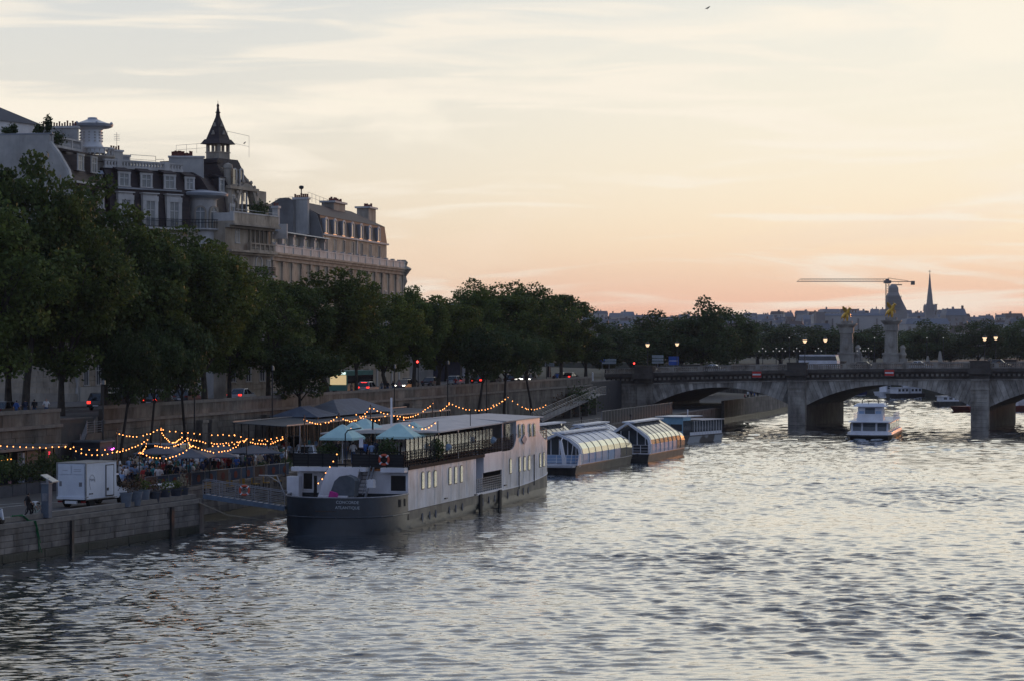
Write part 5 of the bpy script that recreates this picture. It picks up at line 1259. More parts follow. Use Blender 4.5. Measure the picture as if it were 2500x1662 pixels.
st = [-6.15, -6.0, -5.7, -5.2, -4.4, -3.2, -1.6, -.02]+[i*3 for i in range(1, 12)]+[36, 39, 40.5, 42, 43.2, 44.5, 45.7, 46.8, 47.6, 48.2]
def rim(x): return 2.72 if x < -.001 else 1.42+max(0, (x-30)/13)**2*.5
def hullpart(name, zf, m, xs_, inset=0, root=bt):
    rings = []
    for x in xs_:
        w = hw(x)-inset; L = []
        for f, z in zf(x): L.append((x-(1-f)*2.0*(1 if x < -1 else -1.2 if x > 36 else 0), HW-w*f, z))
        Rg = [(a, 2*HW-b_, c) for a, b_, c in L][::-1]; rings.append(L+Rg)
    b = MB(); b.loft(rings, cap=True, closed=False); return b.build(name, m, root, smooth=True)
hullpart('hull', lambda x: [(1.0, .75 if x > 0 else 1.35), (.99, .4), (.95, 0), (.85, -.8)], M_hull, st)
hullpart('hull_band', lambda x: [(1.005, rim(x)), (1.005, .76)], M_band, [0.0]+[s for s in st if s > .1])
hullpart('stern_bulwark', lambda x: [(1.0, 2.72), (1.0, 1.36)], M_hull, [s for s in st if s < 0])
b = MB(); pts = [(x-.0, HW-hw(x)-.07, 1.30) for x in st if x < .1]; b.tube(pts, .07, 6); pts2 = [(x, HW+hw(x)+.07, 1.30) for x in st if x < .1]; b.tube(pts2, .07, 6); b.tube([(st[0]-.06, HW-hw(st[0]), 1.3), (st[0]-.06, HW+hw(st[0]), 1.3)], .07, 6); b.build('rubbing_strake', M_hull, bt)
b = MB(); pts = [(x, HW-hw(x)-.02, 2.74) for x in st if x < .1]; b.tube(pts, .06, 6); b.tube([(x, HW+hw(x)+.02, 2.74) for x in st if x < .1], .06, 6); b.tube([(st[0], HW-hw(st[0]), 2.74), (st[0], HW+hw(st[0]), 2.74)], .06, 6); b.build('bulwark_rail', M_rail, bt)
b = MB(); b.prism([(x, HW-hw(x)+.02) for x in st if x < .1]+[(x, HW+hw(x)-.02) for x in st[::-1] if x < .1], 1.7, 1.8); b.build('stern_deck', M_wood, bt)
# stern openings
for (px, py, w, h_) in ((946, 1235, .28, .55), (970, 1231, .22, .55)):
    xx = -1.9 if px < 960 else -.9; y = HW-hw(xx)-.01; b = MB(); b.box(-w/2, w/2, -.02, .03, -h_/2, h_/2); b.build('mooring_port', M_black, bt, (xx, y, 2.15), R(-14))
for i, (word, zz_, sz) in enumerate((('CONCORDE', 2.34, .30), ('ATLANTIQUE', 1.95, .30))):
    cu = bpy.data.curves.new('name_lettering', 'FONT'); cu.body = word; cu.size = sz; cu.align_x = 'CENTER'; cu.extrude = .008; cu.space_character = 1.04; cu.materials.append(mat('lettering', (.5, .55, .58), .5))
    to = bpy.data.objects.new('t', cu); col.objects.link(to); me = bpy.data.meshes.new_from_object(to.evaluated_get(bpy.context.evaluated_depsgraph_get())); bpy.data.objects.remove(to)
    o = link('name_lettering', me, bt); yy = fb.y(848, -6.2)
    o.location = (-6.19, yy, zz_); o.rotation_euler = Matrix(((0, 0, -1), (-1, 0, 0), (0, 1, 0))).to_euler()
# superstructure: starboard wall in two lengths, with a step for the gangway
xA = fb.x(1162); xBk = fb.x(1225); xU0 = fb.x(1181); xW0 = fb.x(1261); xW1 = fb.x(1318); xEnd = 42.0
zD = 4.72
def swall(name, x0, x1, z0, z1, y=0.0, th=.12, m=M_side): b = MB(); b.box(x0, x1, y, y+th, z0, z1); return b.build(name, m, bt)
w1 = swall('side_wall', 0, xA, 1.45, zD)
swall('port_wall', 0, 34, 1.45, zD, 2*HW-.12)
b = MB(); b.box(xA-.1, xA, .12, 3, 1.45, zD); b.box(xA, xBk, 2.0, 2.15, 1.45, zD); b.build('recess_wall', mat('boat_blue_white', (.45, .55, .70), .5), bt)
b = MB(); b.box(xA, xBk, -.06, 2.0, 1.45, 1.62); b.build('recess_deck', M_boatw, bt)
swall('low_wall', xA, xBk, 1.0, 1.60, -.02, .1)
# forward wall follows the bow
def bowwall(name, xs_, zf0, zf1, m, off=.0, inset=0.0, smooth=False):
    rings = [[(x, HW-hw(x)+off+inset, zf0(x)), (x, HW-hw(x)+off+inset, zf1(x)), (x, HW-hw(x)+off+inset+.1, zf1(x)), (x, HW-hw(x)+off+inset+.1, zf0(x))] for x in xs_]
    b = MB(); b.loft(rings); return b.build(name, m, bt, smooth=smooth)
xs_f = [xBk-.02, 28, 30, 33, 36, 38, 39, 40, 41, 42, 43, 44, 45, 46, 47, 47.8]
xs_f = [x for x in xs_f if x >= xBk-.03]
def topz(x):
    if x < xW0-2.2: return zD
    if x < xW0: t = (x-(xW0-2.2))/2.2; return zD+(1-math.sqrt(max(0, 1-t*t)))*1.35
    if x < xW1: return zD+1.35
    if x < 44: return zD+1.2-.9*math.sin(min(1, (x-xW1)/3)*math.pi/2)
    return zD+.5
xs_f = sorted(set([round(x, 2) for x in xs_f]+[round(xW0-2.2+i*.25, 2) for i in range(10)]+[round(xW1, 2)]))
bowwall('forward_wall', xs_f, lambda x: 1.45+(rim(x)-1.42), topz, M_side)
b = MB()
for i in range(1, 19):
    x = i*2.3
    if xA-.2 < x < xBk+.2: continue
    b.box(x-.012, x+.012, -.016, 0.01, 1.5, 4.6)
b.box(.05, xA-.05, -.014, 0.01, 3.05, 3.07); b.build('plate_seams', M_side, bt, kind='stuff')
bowwall('forward_band_cap', xs_f, lambda x: rim(x)-.03, lambda x: rim(x)+.05, M_boatw, off=-.06)
b = MB(); b.box(xU0, xU0+.1, .1, 2.0, 1.6, zD+.05); b.box(xU0, xBk+.1, .0, .1, 3.2, zD+.05); b.build('upper_return', M_boatw, bt)
b = MB(); b.prism([(0, .01), (0, 2*HW-.01), (38, 2*HW-.01)]+[(x, HW+hw(x)-.05) for x in (40, 42, 44, 46, 47.8)]+[(x, HW-hw(x)+.11) for x in (47.8, 46, 44, 42, 40, 38)], zD-.14, zD-.01); b.build('upper_deck', M_wood, bt)
# wheelhouse storey
b = MB(); b.box(xW0, xW1, .14, 2*HW-.14, zD, 7.25); wh = b.build('wheelhouse', M_boatw, bt)
b = MB(); b.box(xW0, xW1+.02, .02, .13, zD+1.36, 7.25); b.build('wheelhouse_side', M_boatw, bt)
def bwin(px, py0, py1, w=.42, root=bt, y=-.03):
    x = fb.x(px, y); yb = 0
    if x > 38: yb = HW-hw(x)
    z0, z1 = fb.z(py1, x), fb.z(py0, x); r = w/2; rr = .12
    fr_ = [(x-r-.07, z0-.07), (x+r+.07, z0-.07), (x+r+.07, z1-.1), (x+r, z1+.02), (x, z1+.09), (x-r, z1+.02), (x-r-.07, z1-.1)]
    b = MB(); b.yprism(fr_, yb+y-.01, yb+y+.04); o = b.build('window', mat('window_bronze', (.20, .19, .14), .5), root)
    b = MB(); b.yprism([(x-r, z0), (x+r, z0), (x+r, z1-.12), (x+r*.6, z1), (x-r*.6, z1), (x-r, z1-.12)], yb+y-.025, yb+y-.011); b.build('pane', M_mir, o); return o
for px in (1033, 1048, 1063): bwin(px, 1152-(px-1033)*.13, 1191-(px-1033)*.17, .62)
for px in (1099, 1113, 1127): bwin(px, 1141-(px-1099)*.17, 1180-(px-1099)*.2, .62)
bwin(1247, 1119, 1153, .62)
for px in (1269, 1281, 1292): bwin(px, 1115-(px-1269)*.15, 1149-(px-1269)*.2, .62)
for px in (1319, 1328): bwin(px, 1106-(px-1319)*.2, 1138-(px-1319)*.2, .5)
for px in (1269, 1279, 1295, 1305): bwin(px, 1036-(px-1269)*.05, 1065-(px-1269)*.08, .55)
b = MB(); x = fb.x(1278); z = fb.z(1071, x); b.yprism([(x-.95, z), (x, z-.45), (x+.95, z), (x, z+.45)], -.1, -.04); b.build('blue_lozenge', mat('lozenge_blue', (.12, .20, .32), .5), bt)
for i, px in enumerate((1030, 1048, 1063, 1096, 1112, 1128, 1178, 1193, 1207, 1239, 1264, 1277, 1289)):
    x = fb.x(px); b = MB(); b.lathe([(.16, 0), (.2, .03), (.2, .05)], 10); o = b.build('porthole', mat('porthole_blue', (.03, .06, .12), .5, spec=.2), bt, (x, (HW-hw(x) if x > 38 else 0)-.01, .72+.004*x)); o.rotation_euler = (R(90), 0, 0); o.scale = (1, 1.7, 1)
for px in (1171, 1218): x = fb.x(px); b = MB(); b.box(x-.35, x+.35, -.16, 0, .0, 1.5); b.build('hull_fender', M_black, bt)
for px in (1266, 1303): x = fb.x(px); b = MB(); b.tube([(x, -.06+(HW-hw(x) if x > 38 else 0), 1.2), (x, -.06+(HW-hw(x) if x > 38 else 0), 4.0)], .05, 5); b.build('drain_pipe', M_band, bt)
for px in (1087, 1160, 1232): x = fb.x(px); b = MB(); b.box(x-.3, x+.3, -.14, 0, 1.75 if px != 1160 else 1.5, 1.83 if px != 1160 else 1.58); b.build('mooring_cleat', M_dark, bt)
# white casing and dark windows at the stern
b = MB(); b.box(.0, .12, 5.4, 2*HW-.1, 1.8, zD-.3); b.box(.0, .12, .1, 4.0, 1.8, zD-.3); b.build('stern_wall', M_boatw, bt)
b = MB(); b.box(-1.1, .1, 3.0, 2*HW+.1, zD-.32, zD+.0); b.box(-.9, .1, 0.02, 1.9, zD-.35, zD-.02); b.build('stern_canopy', M_boatw, bt)
for (pa, pb, qa, qb) in ((955, 991, 1160, 1197), (742, 763, 1154, 1192)):
    ya, yb = fb.y(pb, 0), fb.y(pa, 0); z0, z1 = fb.z(qb, 0, ya), fb.z(qa, 0, ya); b = MB(); b.box(-.05, 0, ya-.12, yb+.12, z0-.12, z1+.12); o = b.build('window', M_boatw, bt)
    b = MB(); b.box(-.07, -.051, ya, yb, z0, z1); b.build('pane', M_black, o)
b = MB(); b.box(-.04, 0, fb.y(774, 0), fb.y(766, 0), 1.8, 4.0); b.build('doorway', M_black, bt)
ya, yb = fb.y(852, -1.6), fb.y(792, -1.6)
# sloping white casing, tarpaulin hump, stair
P = lambda px, py, x: (x, fb.y(px, x), fb.z(py, x, fb.y(px, x)))
def xpoly(b, pts, x0, x1): b.hexa([(x0, q_[1], q_[2]) for q_ in pts], [(x1, q_[1], q_[2]) for q_ in pts]); return b
b = MB(); xpoly(b, [P(775, 1213, -2.4), P(862, 1213, -2.4), P(876, 1141, -2.4), P(800, 1141, -2.4)], -2.4, -2.2); b.build('sloping_panel', M_boatw, bt)
b = MB(); hump = [P(808, 1210, -3), P(869, 1210, -3), P(872, 1172, -3), P(866, 1164, -3), P(850, 1158, -3), P(834, 1161, -3), P(822, 1172, -3)]; xpoly(b, hump, -3.5, -2.45); b.build('tarpaulin_cover', mat('tarpaulin', (.10, .12, .14), .7, (.07, .085, .1), 2, .5, 3), bt)
b = MB(); b.box(-3.9, -3.5, P(846, 1208, -3.9)[1], P(776, 1208, -3.9)[1], 2.55, 2.75); b.build('locker_top', M_boatw, bt)
for i in range(11):
    t = i/10; x = -2.6+2.4*t; z = 1.95+(zD-.05-1.95)*t; y0_, y1_ = fb.y(893, -2), fb.y(868, -2)
    b = MB(); b.box(x-.14, x+.14, y0_+.1, y1_-.1, z-.04, z); b.build('stair_tread', M_dark, bt)
for px in (868, 893):
    y = fb.y(px, -2); b = MB(); b.bar((-2.8, y, 1.8), (0, y, zD), .1, .22); b.tube([(-2.8, y, 2.8), (0, y, zD+1), (0, y, zD)], .035, 5); b.build('stair_stringer', M_rail, bt)
b = MB(); y = fb.y(905, -2.4); b.box(-2.6, -2.0, y-.25, y+.25, 3.3, 3.9); b.build('white_locker', M_boatw, bt)
y = fb.y(815, -3.9); b = MB(); b.hexa([(-4.1, y-.35, 2.55), (-3.7, y-.35, 2.55), (-3.7, y+.4, 2.55), (-4.1, y+.4, 2.55)], [(-4.1, y-.25, 2.95), (-3.7, y-.25, 2.95), (-3.7, y+.25, 3.1), (-4.1, y+.25, 3.1)]); tag(b.build('pink_bag', mat('magenta', (.55, .03, .28), .6), None, fb.o, fb.rz), 'bright magenta bag lying on the stern of the white barge', 'bag')
b = MB(); y = fb.y(722, -.8); b.box(-1.4, -.6, y-.45, y+.5, 2.0, 4.0); b.box(-1.42, -1.4, y-.4, y+.1, 2.1, 3.1); b.build('cabinet', M_boatw, bt)
# folding gate arm at the stern corner
b = MB(); A = P(697, 1210, -2.5); Bp = P(676, 1160, -2.5); Cp = P(632, 1159, -2.5); b.tube([A, Bp, Cp], .05, 5); b.tube([P(682, 1176, -2.5), P(655, 1160, -2.5)], .035, 5); b.build('gangway_davit', M_steel, bt)
def lifebuoy(loc, rot, r, label):
    b = MB(); n = 20
    rings = [[((r+.24*r*math.cos(t))*math.cos(a), (r+.24*r*math.cos(t))*math.sin(a), .24*r*math.sin(t)) for t in [2*math.pi*k/8 for k in range(8)]] for a in [2*math.pi*i/n for i in range(n+1)]]
    b.loft(rings, cap=False); t = thing('lifebuoy', label, 'lifebuoy', loc); t.rotation_euler = rot; b.build('ring', M_or, t, smooth=True)
    for k in range(4): a = math.pi/4+k*math.pi/2; b = MB(); b.box(r*.72, r*1.28, -.05*r/.4, .05*r/.4, -.27*r, .27*r); b.build('white_band', M_boatw, t, rot=(0, 0, a))
    return t
y = fb.y(943, -.5); lb = fb.pt(-1.05, y, fb.z(1121, -1, y)); mrot = (Matrix.Rotation(fb.rz, 3, 'Z') @ Matrix(((0, 0, -1), (-1, 0, 0), (0, 1, 0)))).to_euler()
lifebuoy(lb, mrot, .36, 'orange lifebuoy hanging on the upper stern railing of the white barge')
# deck railing round the stern and dark sheets for the shade behind it
def rail_run(root, pts, h, nrail=5, post=1.2, r=.02, m=M_iron, name='railing', pr=.028):
    b = MB()
    for a, c in zip(pts, pts[1:]):
        a = Vector(a); c = Vector(c); L_ = (c-a).length; n = max(1, round(L_/post))
        for k in range(nrail): z = h*(k+1)/nrail; b.bar(a+Vector((0, 0, z)), c+Vector((0, 0, z)), r*2, r*2)
        for k in range(n+1): q_ = a.lerp(c, k/n); b.bar(q_, q_+Vector((0, 0, h+.02)), pr*2, pr*2)
    return b.build(name, m, root)
rail_run(bt, [(-.9, 2*HW, zD), (-.9, 5.3, zD)], 1.15, 5); rail_run(bt, [(-.9, 4.1, zD), (-.9, .05, zD), (0, .05, zD), (xU0, .05, zD)], 1.15, 5)
rail_run(bt, [(xU0, .05, zD), (xW0-2.1, .05, zD), (xW0-1.0, .05, zD+.25)], 1.15, 6, .5)
b = MB(); b.box(-.93, -.91, 4.15, .1, zD, zD+1.1) if False else b.box(-.88, -.86, .1, 4.1, zD+.02, zD+1.0); b.box(-.88, -.86, 5.35, 2*HW, zD+.02, zD+1.0); b.build('rail_shade_sheet', mat('rail_shade_sheet', (.02, .022, .026), .7), bt)  # opaque sheets stand in for the darkness showing through the open railing
b = MB(); b.bar((0, -.02, zD-.07), (xU0, -.02, zD-.07), .16, .26); b.build('deck_edge', M_iron, bt)
rail_run(bt, [(xA+.1, -.0, 1.62), (xBk-.2, -.0, 1.62)], 1.15, 6, .6, name='recess_railing', m=M_rail)
b = MB(); b.box(xA+.3, xA+1.4, .5, 1.2, 1.65, 2.9); b.build('air_unit', M_boatw, bt)
b = MB(); b.box(xA+.3, xA+1.2, 1.95, 1.99, 1.7, 3.8); b.build('recess_door', M_black, bt)
# glass wind screens with slim posts along the upper deck
x = .3; i = 0
M_pane = mat('reflecting_screen', (.50, .49, .43), .08, (.40, .39, .35), 1.0, .25, 1.0, metal=.75)
while x < xU0+3.2:
    b = MB(); b.box(x+.04, x+1.02, .28, .30, zD+.5, zD+2.05); b.build('glass_screen', M_pane, bt)
    b = MB(); b.box(x-.03, x+.03, .24, .34, zD, zD+2.15); b.build('screen_post', M_iron, bt); x += 1.08
b = MB(); b.box(xW0-2.6, xW0-.3, .3, .33, zD+.9, 7.0); b.build('glass_screen', M_pane, bt)
for k in range(4): b = MB(); xx = 2.5+k*3.9; b.box(xx, xx+1.6, .55, 1.2, zD+.95, zD+1.0); b.box(xx+.75, xx+.85, .8, .9, zD, zD+.95); b.build('high_table', M_iron, bt)
# cream awnings
def awn(name, pts_lo, pts_hi): b = MB(); b.hexa(pts_lo, pts_hi); return b.build(name, M_canv, bt)
xa0 = fb.x(1078); awn('awning', [(xa0, .1, 7.0), (xW0, .1, 7.15), (xW0, 4.6, 7.3), (xa0-2.5, 4.6, 7.0)], [(xa0, .1, 7.1), (xW0, .1, 7.25), (xW0, 4.6, 7.75), (xa0-2.5, 4.6, 7.3)])
awn('awning', [(xa0-2.5, 4.62, 7.0), (xW0, 4.62, 7.3), (xW0, 9.2, 7.1), (xa0-2.5, 9.2, 6.9)], [(xa0-2.5, 4.62, 7.3), (xW0, 4.62, 7.75), (xW0, 9.2, 7.2), (xa0-2.5, 9.2, 7.0)])
awn('wheelhouse_roof', [(xW0-4, -.15, 7.26), (xW1+.9, -.15, 7.26), (xW1+.9, 9.7, 7.26), (xW0-4, 9.7, 7.26)], [(xW0-4, -.15, 7.34), (xW1+.9, -.15, 7.34), (xW1+.4, 5, 7.6), (xW0-4, 5, 7.66)])
for xx, yy in ((xa0+.4, .4), (xa0+6, .4), (xW0-3.4, .4), (xa0+.4, 4.6), (xa0+8, 4.6)): b = MB(); b.box(xx-.06, xx+.06, yy-.06, yy+.06, zD, 7.05); b.build('awning_post', M_boatw, bt)
b = MB(); b.box(xW0-4.5, xW0-.2, 3, 6, zD, 6.9); b.build('bar_housing', M_black, bt)
# bow rail, with tubes following the curve
b = MB()
for k in range(5):
    z = zD+.35+k*.22; b.tube([(x, HW-hw(x)+.04, z+.1*(x-40)/4) for x in (xW1+.3, 42.5, 44, 45, 46, 47)], .03, 5)
for x in (42, 43.6, 45, 46.4): b.tube([(x, HW-hw(x)+.04, zD-.1), (x, HW-hw(x)+.04, zD+1.35)], .035, 5)
b.build('bow_railing', mat('rail_copper', (.35, .22, .15), .4, metal=.6), bt)
b = MB(); b.lathe([(.85, zD+.3), (.95, zD+.7), (.9, zD+1.5), (.5, zD+1.9), (.05, zD+2.0)], 12, (xW1+1.6, 3.0, 0)); b.build('covered_winch', M_black, bt, smooth=True)
b = MB(); b.tube([(48.1, HW, .2), (48.8, HW, 2.6), (48.8, HW, 4.6)], .06, 5); b.build('stem_pipe', M_dark, bt)
for (xx, yy, za_, zb_, rr) in ((fb.x(1099, 1), 6.0, zD, 9.6, .09), (fb.x(1154, .3), .5, zD, 8.6, .03), (fb.x(1072, .3), .4, zD, 7.9, .035), (fb.x(910, 5), 5.0, zD, 8.2, .07)):
    b = MB(); b.tube([(xx, yy, za_), (xx, yy, zb_)], rr, 6); b.build('mast', M_boatw if rr == .09 else M_iron, bt)
b = MB(); xx, yy = fb.x(843, 5.5)*0-.6, fb.y(843, -.6); b.tube([(xx, yy, zD), (xx, yy, zD+2.5), (xx+.3, yy-.1, zD+2.75), (xx+1.4, yy-.8, zD+2.9)], .05, 6); b.build('lamp_bracket', M_iron, bt)
b = MB(); yy = fb.y(732, -.8); b.tube([(-.8, yy, zD), (-.8, yy, zD+3.1)], .04, 5); b.build('corner_post', M_rail, bt)
b = MB(); b.box(-.94, -.93, fb.y(887, -.9), fb.y(877, -.9), zD+1.5, zD+2.2); b.build('menu_board', M_boatw, bt)
# floodlights on arms
for px, py in ((1090, 1098), (1200, 1080)):
    x = fb.x(px, -.5); z = fb.z(py, x, -.5); b = MB(); b.lathe([(.1, 0), (.24, .25), (.24, .5), (.12, .55)], 10); o = b.build('floodlight', mat('floodlight_blue', (.25, .33, .42), .35), bt, (x, -.5, z)); o.rotation_euler = (R(20), R(35), 0)
    b = MB(); b.tube([(x, -.45, z), (x-1.4, .05, z-1.0)], .03, 5); b.build('floodlight_arm', M_iron, bt)

# umbrellas
def umbrella(loc, rz, w, hp, hr, m, label, group, fringe=.18, base=True):
    t = thing('parasol', label, 'parasol', loc, rz, group); h = w/2
    b = MB(); b.tube([(0, 0, 0), (0, 0, hp+hr)], .045, 6); b.build('pole', M_boatw if m is M_teal else M_dark, t)
    b = MB(); n = 4; C = [(h, h), (-h, h), (-h, -h), (h, -h)]
    b.add([(x, y, hp) for x, y in C]+[(x*.12, y*.12, hp+hr*.93) for x, y in C]+[(0, 0, hp+hr)], [(0, 1, 5, 4), (1, 2, 6, 5), (2, 3, 7, 6), (3, 0, 4, 7), (4, 5, 8), (5, 6, 8), (6, 7, 8), (7, 4, 8)])
    b.add([(x*.985, y*.985, hp-.015) for x, y in C]+[(0, 0, hp+hr-.05)], [(1, 0, 4), (2, 1, 4), (3, 2, 4), (0, 3, 4)]); b.build('canopy', m, t)
    b = MB()
    for i in range(4):
        (x0, y0), (x1, y1) = C[i], C[(i+1) % 4]; b.add([(x0, y0, hp), (x1, y1, hp), (x1, y1, hp-fringe), (x0, y0, hp-fringe)], [(0, 1, 2, 3)])
    b.build('valance', m, t)
    b = MB(); b.box(-.35, .35, -.35, .35, 0, .08); b.build('foot', M_dark, t); return t
for i, (px, Y, w, lab) in enumerate(((836, 184, 2.7, 'leftmost teal parasol on the deck of the white barge'), (862, 190, 2.4, 'small peaked teal parasol just behind the leftmost one'), (890, 194, 3.1, 'teal parasol with the highest peak among those on the barge'), (974, 186.5, 3.0, 'front right teal parasol above the lifebuoy'), (1009, 190, 2.7, 'rightmost teal parasol beside the cream awning'))):
    k = (px-1250)/F_PX; umbrella(Vector((k*Y, Y, zD)), fb.rz+(.1 if i % 2 else -.05), w, 2.1+(.15 if i == 2 else 0), 1.0, M_teal, lab, 'teal parasols on the barge')
# guests on deck
gl = [(862, 184.3, 'drink', 'white', 'denim', 'man in white T-shirt and jeans with his back to us on the barge stern'), (935-43, 186, 'talk', 'blue', 'black', 'man in bright blue shirt at the barge stern stairs'), (907, 184.6, 'drink', 'pale blue', 'grey', 'person in pale blue shirt right of the man in blue'),
      (921, 187.5, 'talk', 'navy', 'navy', 'person in dark blue standing behind the pale blue shirt on deck'), (965, 188.5, 'walk', 'white', 'black', 'person in white top and black trousers under the front right teal parasol'), (975, 189.5, 'talk', 'black', 'black', 'person in black beside the one in white under the teal parasol'),
      (826, 188, 'talk', 'black', 'black', 'guest in black left of the man in white T-shirt'), (845, 189, 'drink', 'grey', 'denim', 'guest in grey beneath the leftmost teal parasol'), (884, 190.5, 'talk', 'pink', 'navy', 'guest in pink below the small peaked parasol'), (797, 190, 'talk', 'navy', 'denim', 'guest in navy at the far left of the barge deck'),
      (899, 192, 'drink', 'beige', 'black', 'guest in beige deep under the highest teal parasol'), (947, 191, 'phone', 'black', 'denim', 'guest in black looking down behind the lifebuoy'), (913, 190, 'talk', 'white', 'denim', 'guest in white top between the blue shirted people'), (1010, 193, 'talk', 'navy', 'black', 'guest in navy under the rightmost teal parasol'),
      (1198, 199, 'sit', 'pale blue', 'navy', 'seated guest in pale blue shirt beside the dark bar on the barge')]
for i, (px, Y, pose, a, c, lab) in enumerate(gl):
    k = (px-1250)/F_PX; person(pose, a, c, i % 2, i % 3 if i % 3 < 2 else 0, fb.pt(fb.x(px, 1.0), 1.0, zD) if pose == 'sit' else Vector((k*Y, Y, zD)), random.uniform(0, 6.28) if i not in (0, 1, 2) else 1.4+i*.3, lab, 'guests on the deck of the barge', h=random.uniform(.97, 1.06))
for px, Y, lab in ((800, 183.5, 'bushy potted shrub at the stern corner of the barge'), (945, 184.5, 'upright leafy shrub above the lifebuoy'), (1060, 188, 'dark shrub where parasols meet the cream awning'), (1030, 190, 'small shrub beside the glass screens')):
    k = (px-1250)/F_PX; bush('potted_shrub', Vector((k*Y, Y, zD+.1)), .8, 1.7, 600, .13, None, lab, 'shrub', seed=int(px), group='shrubs on the barge deck')

# ============================================================ glass roofed river shuttles
M_bpan = mat('panel_blue', (.16, .32, .58), .45, (.34, .44, .58), .35); M_gl = mat('yellow_reflecting_glass', (.62, .62, .50), .10, (.50, .52, .44), .8, .1, 2, metal=.85)
M_wpan = mat('roof_panel_white', (.72, .74, .78), .35, (.62, .64, .70), 1, .05, 3); M_dgl = mat('roof_glass_dark', (.05, .06, .07), .08, (.07, .08, .09), 1, spec=1)
M_hgrey = mat('hull_grey', (.09, .085, .08), .5, (.05, .05, .05), .8, .2, 3, streak=.6)
M_pano = mat('panel_printed', (.60, .52, .56), .5)
def shuttle(fr, L_, W, label, x0=2.6, up='white', rail=True, arm=True, zr=4.25):
    t = fr.thing('glass_shuttle', label, 'boat', 'glass roofed shuttle boats at the pontoon')
    hb = [(0, .0), (0, W), (L_-2.5, W), (L_-.7, W*.8), (L_, W*.5), (L_-.7, W*.2), (L_-2.5, 0)]
    b = MB(); b.hexa([(x+(.3 if x == 0 else -.4 if x > L_-1 else 0), W/2+(y-W/2)*.9, -.6) for x, y in hb], [(x, y, .82) for x, y in hb]); b.build('hull', M_hgrey, t)
    b = MB(); b.hexa([(x, W/2+(y-W/2)*1.03, .82) for x, y in hb], [(x, W/2+(y-W/2)*1.03, .93) for x, y in hb]); b.build('gunwale', M_dark, t)
    b = MB(); b.hexa([(x, y, .931) for x, y in hb], [(x, y, .96) for x, y in hb]); b.build('deck', M_boatw, t)
    # section from the waterside up over the top
    S = [(.05, .96), (.0, 1.35), (.0, 2.05), (.12, 2.6), (.42, 3.05), (.62, 3.2), (1.35, 3.72), (W/2-.1, zr)]
    def sec(s0, s1, x, off=0): return [(x, S[i][0]-off, S[i][1]) for i in range(s0, s1+1)]
    x1 = L_-2.2; n = 8; dx = (x1-x0)/n
    for i in range(n):
        a, e = x0+i*dx+.03, x0+(i+1)*dx-.03; sag = lambda x: -.9*max(0, (x-(x1-3.5))/3.5)**2*.5
        for (s0, s1, nm, mm) in ((0, 2, 'side_panel', M_bpan if i < n-3 else M_pano if i == n-3 else M_hgrey), (2, 5, 'side_window', M_gl), (5, 7, 'roof_panel', M_wpan if up == 'white' else M_dgl)):
            for sgn in (0, 1):
                A = [(p[0], W-p[1] if sgn else p[1], p[2]+sag(a)*(p[2]-1)/3) for p in sec(s0, s1, a)]; E = [(p[0], W-p[1] if sgn else p[1], p[2]+sag(e)*(p[2]-1)/3) for p in sec(s0, s1, e)]
                b = MB(); k = len(A); b.add(A+E, [(j, j+1, k+j+1, k+j) if not sgn else (j+1, j, k+j, k+j+1) for j in range(k-1)]); b.build(nm, mm, t)
        for sgn in (0, 1):
            b = MB(); b.tube([(a-.03, (W-(s[0]-.02)) if sgn else s[0]-.02, s[1]+.02+sag(a)*(s[1]-1)/3) for s in S], .02, 4); b.build('rib', M_rail, t)
    b = MB(); b.box(x0, x1-2.5, W/2-.75, W/2+.75, zr-.05, zr+.12); b.build('roof_ridge', M_wpan, t)
    b = MB()
    pf = [(s[0], s[1]) for s in S]+[(W-s[0], s[1]) for s in S[::-1]]
    for q0, q1 in zip(pf, pf[1:]): b.hexa([(x0-.5, q0[0], q0[1]), (x0-.5, q1[0], q1[1]), (x0-.5, q1[0]*.0+q1[0]+(W/2-q1[0])*.12, q1[1]-.25 if q1[1] > 3 else q1[1]), (x0-.5, q0[0]+(W/2-q0[0])*.12, q0[1]-.25 if q0[1] > 3 else q0[1])],
                                       [(x0+.02, q0[0], q0[1]), (x0+.02, q1[0], q1[1]), (x0+.02, q1[0]+(W/2-q1[0])*.12, q1[1]-.25 if q1[1] > 3 else q1[1]), (x0+.02, q0[0]+(W/2-q0[0])*.12, q0[1]-.25 if q0[1] > 3 else q0[1])])
    b.build('end_arch', M_wpan, t)
    b = MB(); b.xprism([(.35, 1.0), (W-.35, 1.0), (W-.35, 2.6), (W-1.0, 3.3), (W/2, zr-.35), (1.0, 3.3), (.35, 2.6)], x0+.5, x0+.56); b.build('end_glazing', M_dgl, t)
    for k in range(5): y = .9+(W-1.8)*k/4; b = MB(); b.box(x0+.42, x0+.49, y-.05, y+.05, 1.0, 3.2 if k in (0, 4) else 3.6); b.build('glazing_bar', M_boatw, t)
    b = MB(); b.box(x0+.38, x0+.49, .3, W-.3, 1.0, 1.9); b.build('end_panel', M_bpan if up == 'white' else M_dark, t)
    if rail: rail_run(t, [(x0-.3, .1, .96), (.1, .1, .96), (.1, W-.1, .96), (x0-.3, W-.1, .96)], 1.05, 3, 1.0, m=M_boatw)
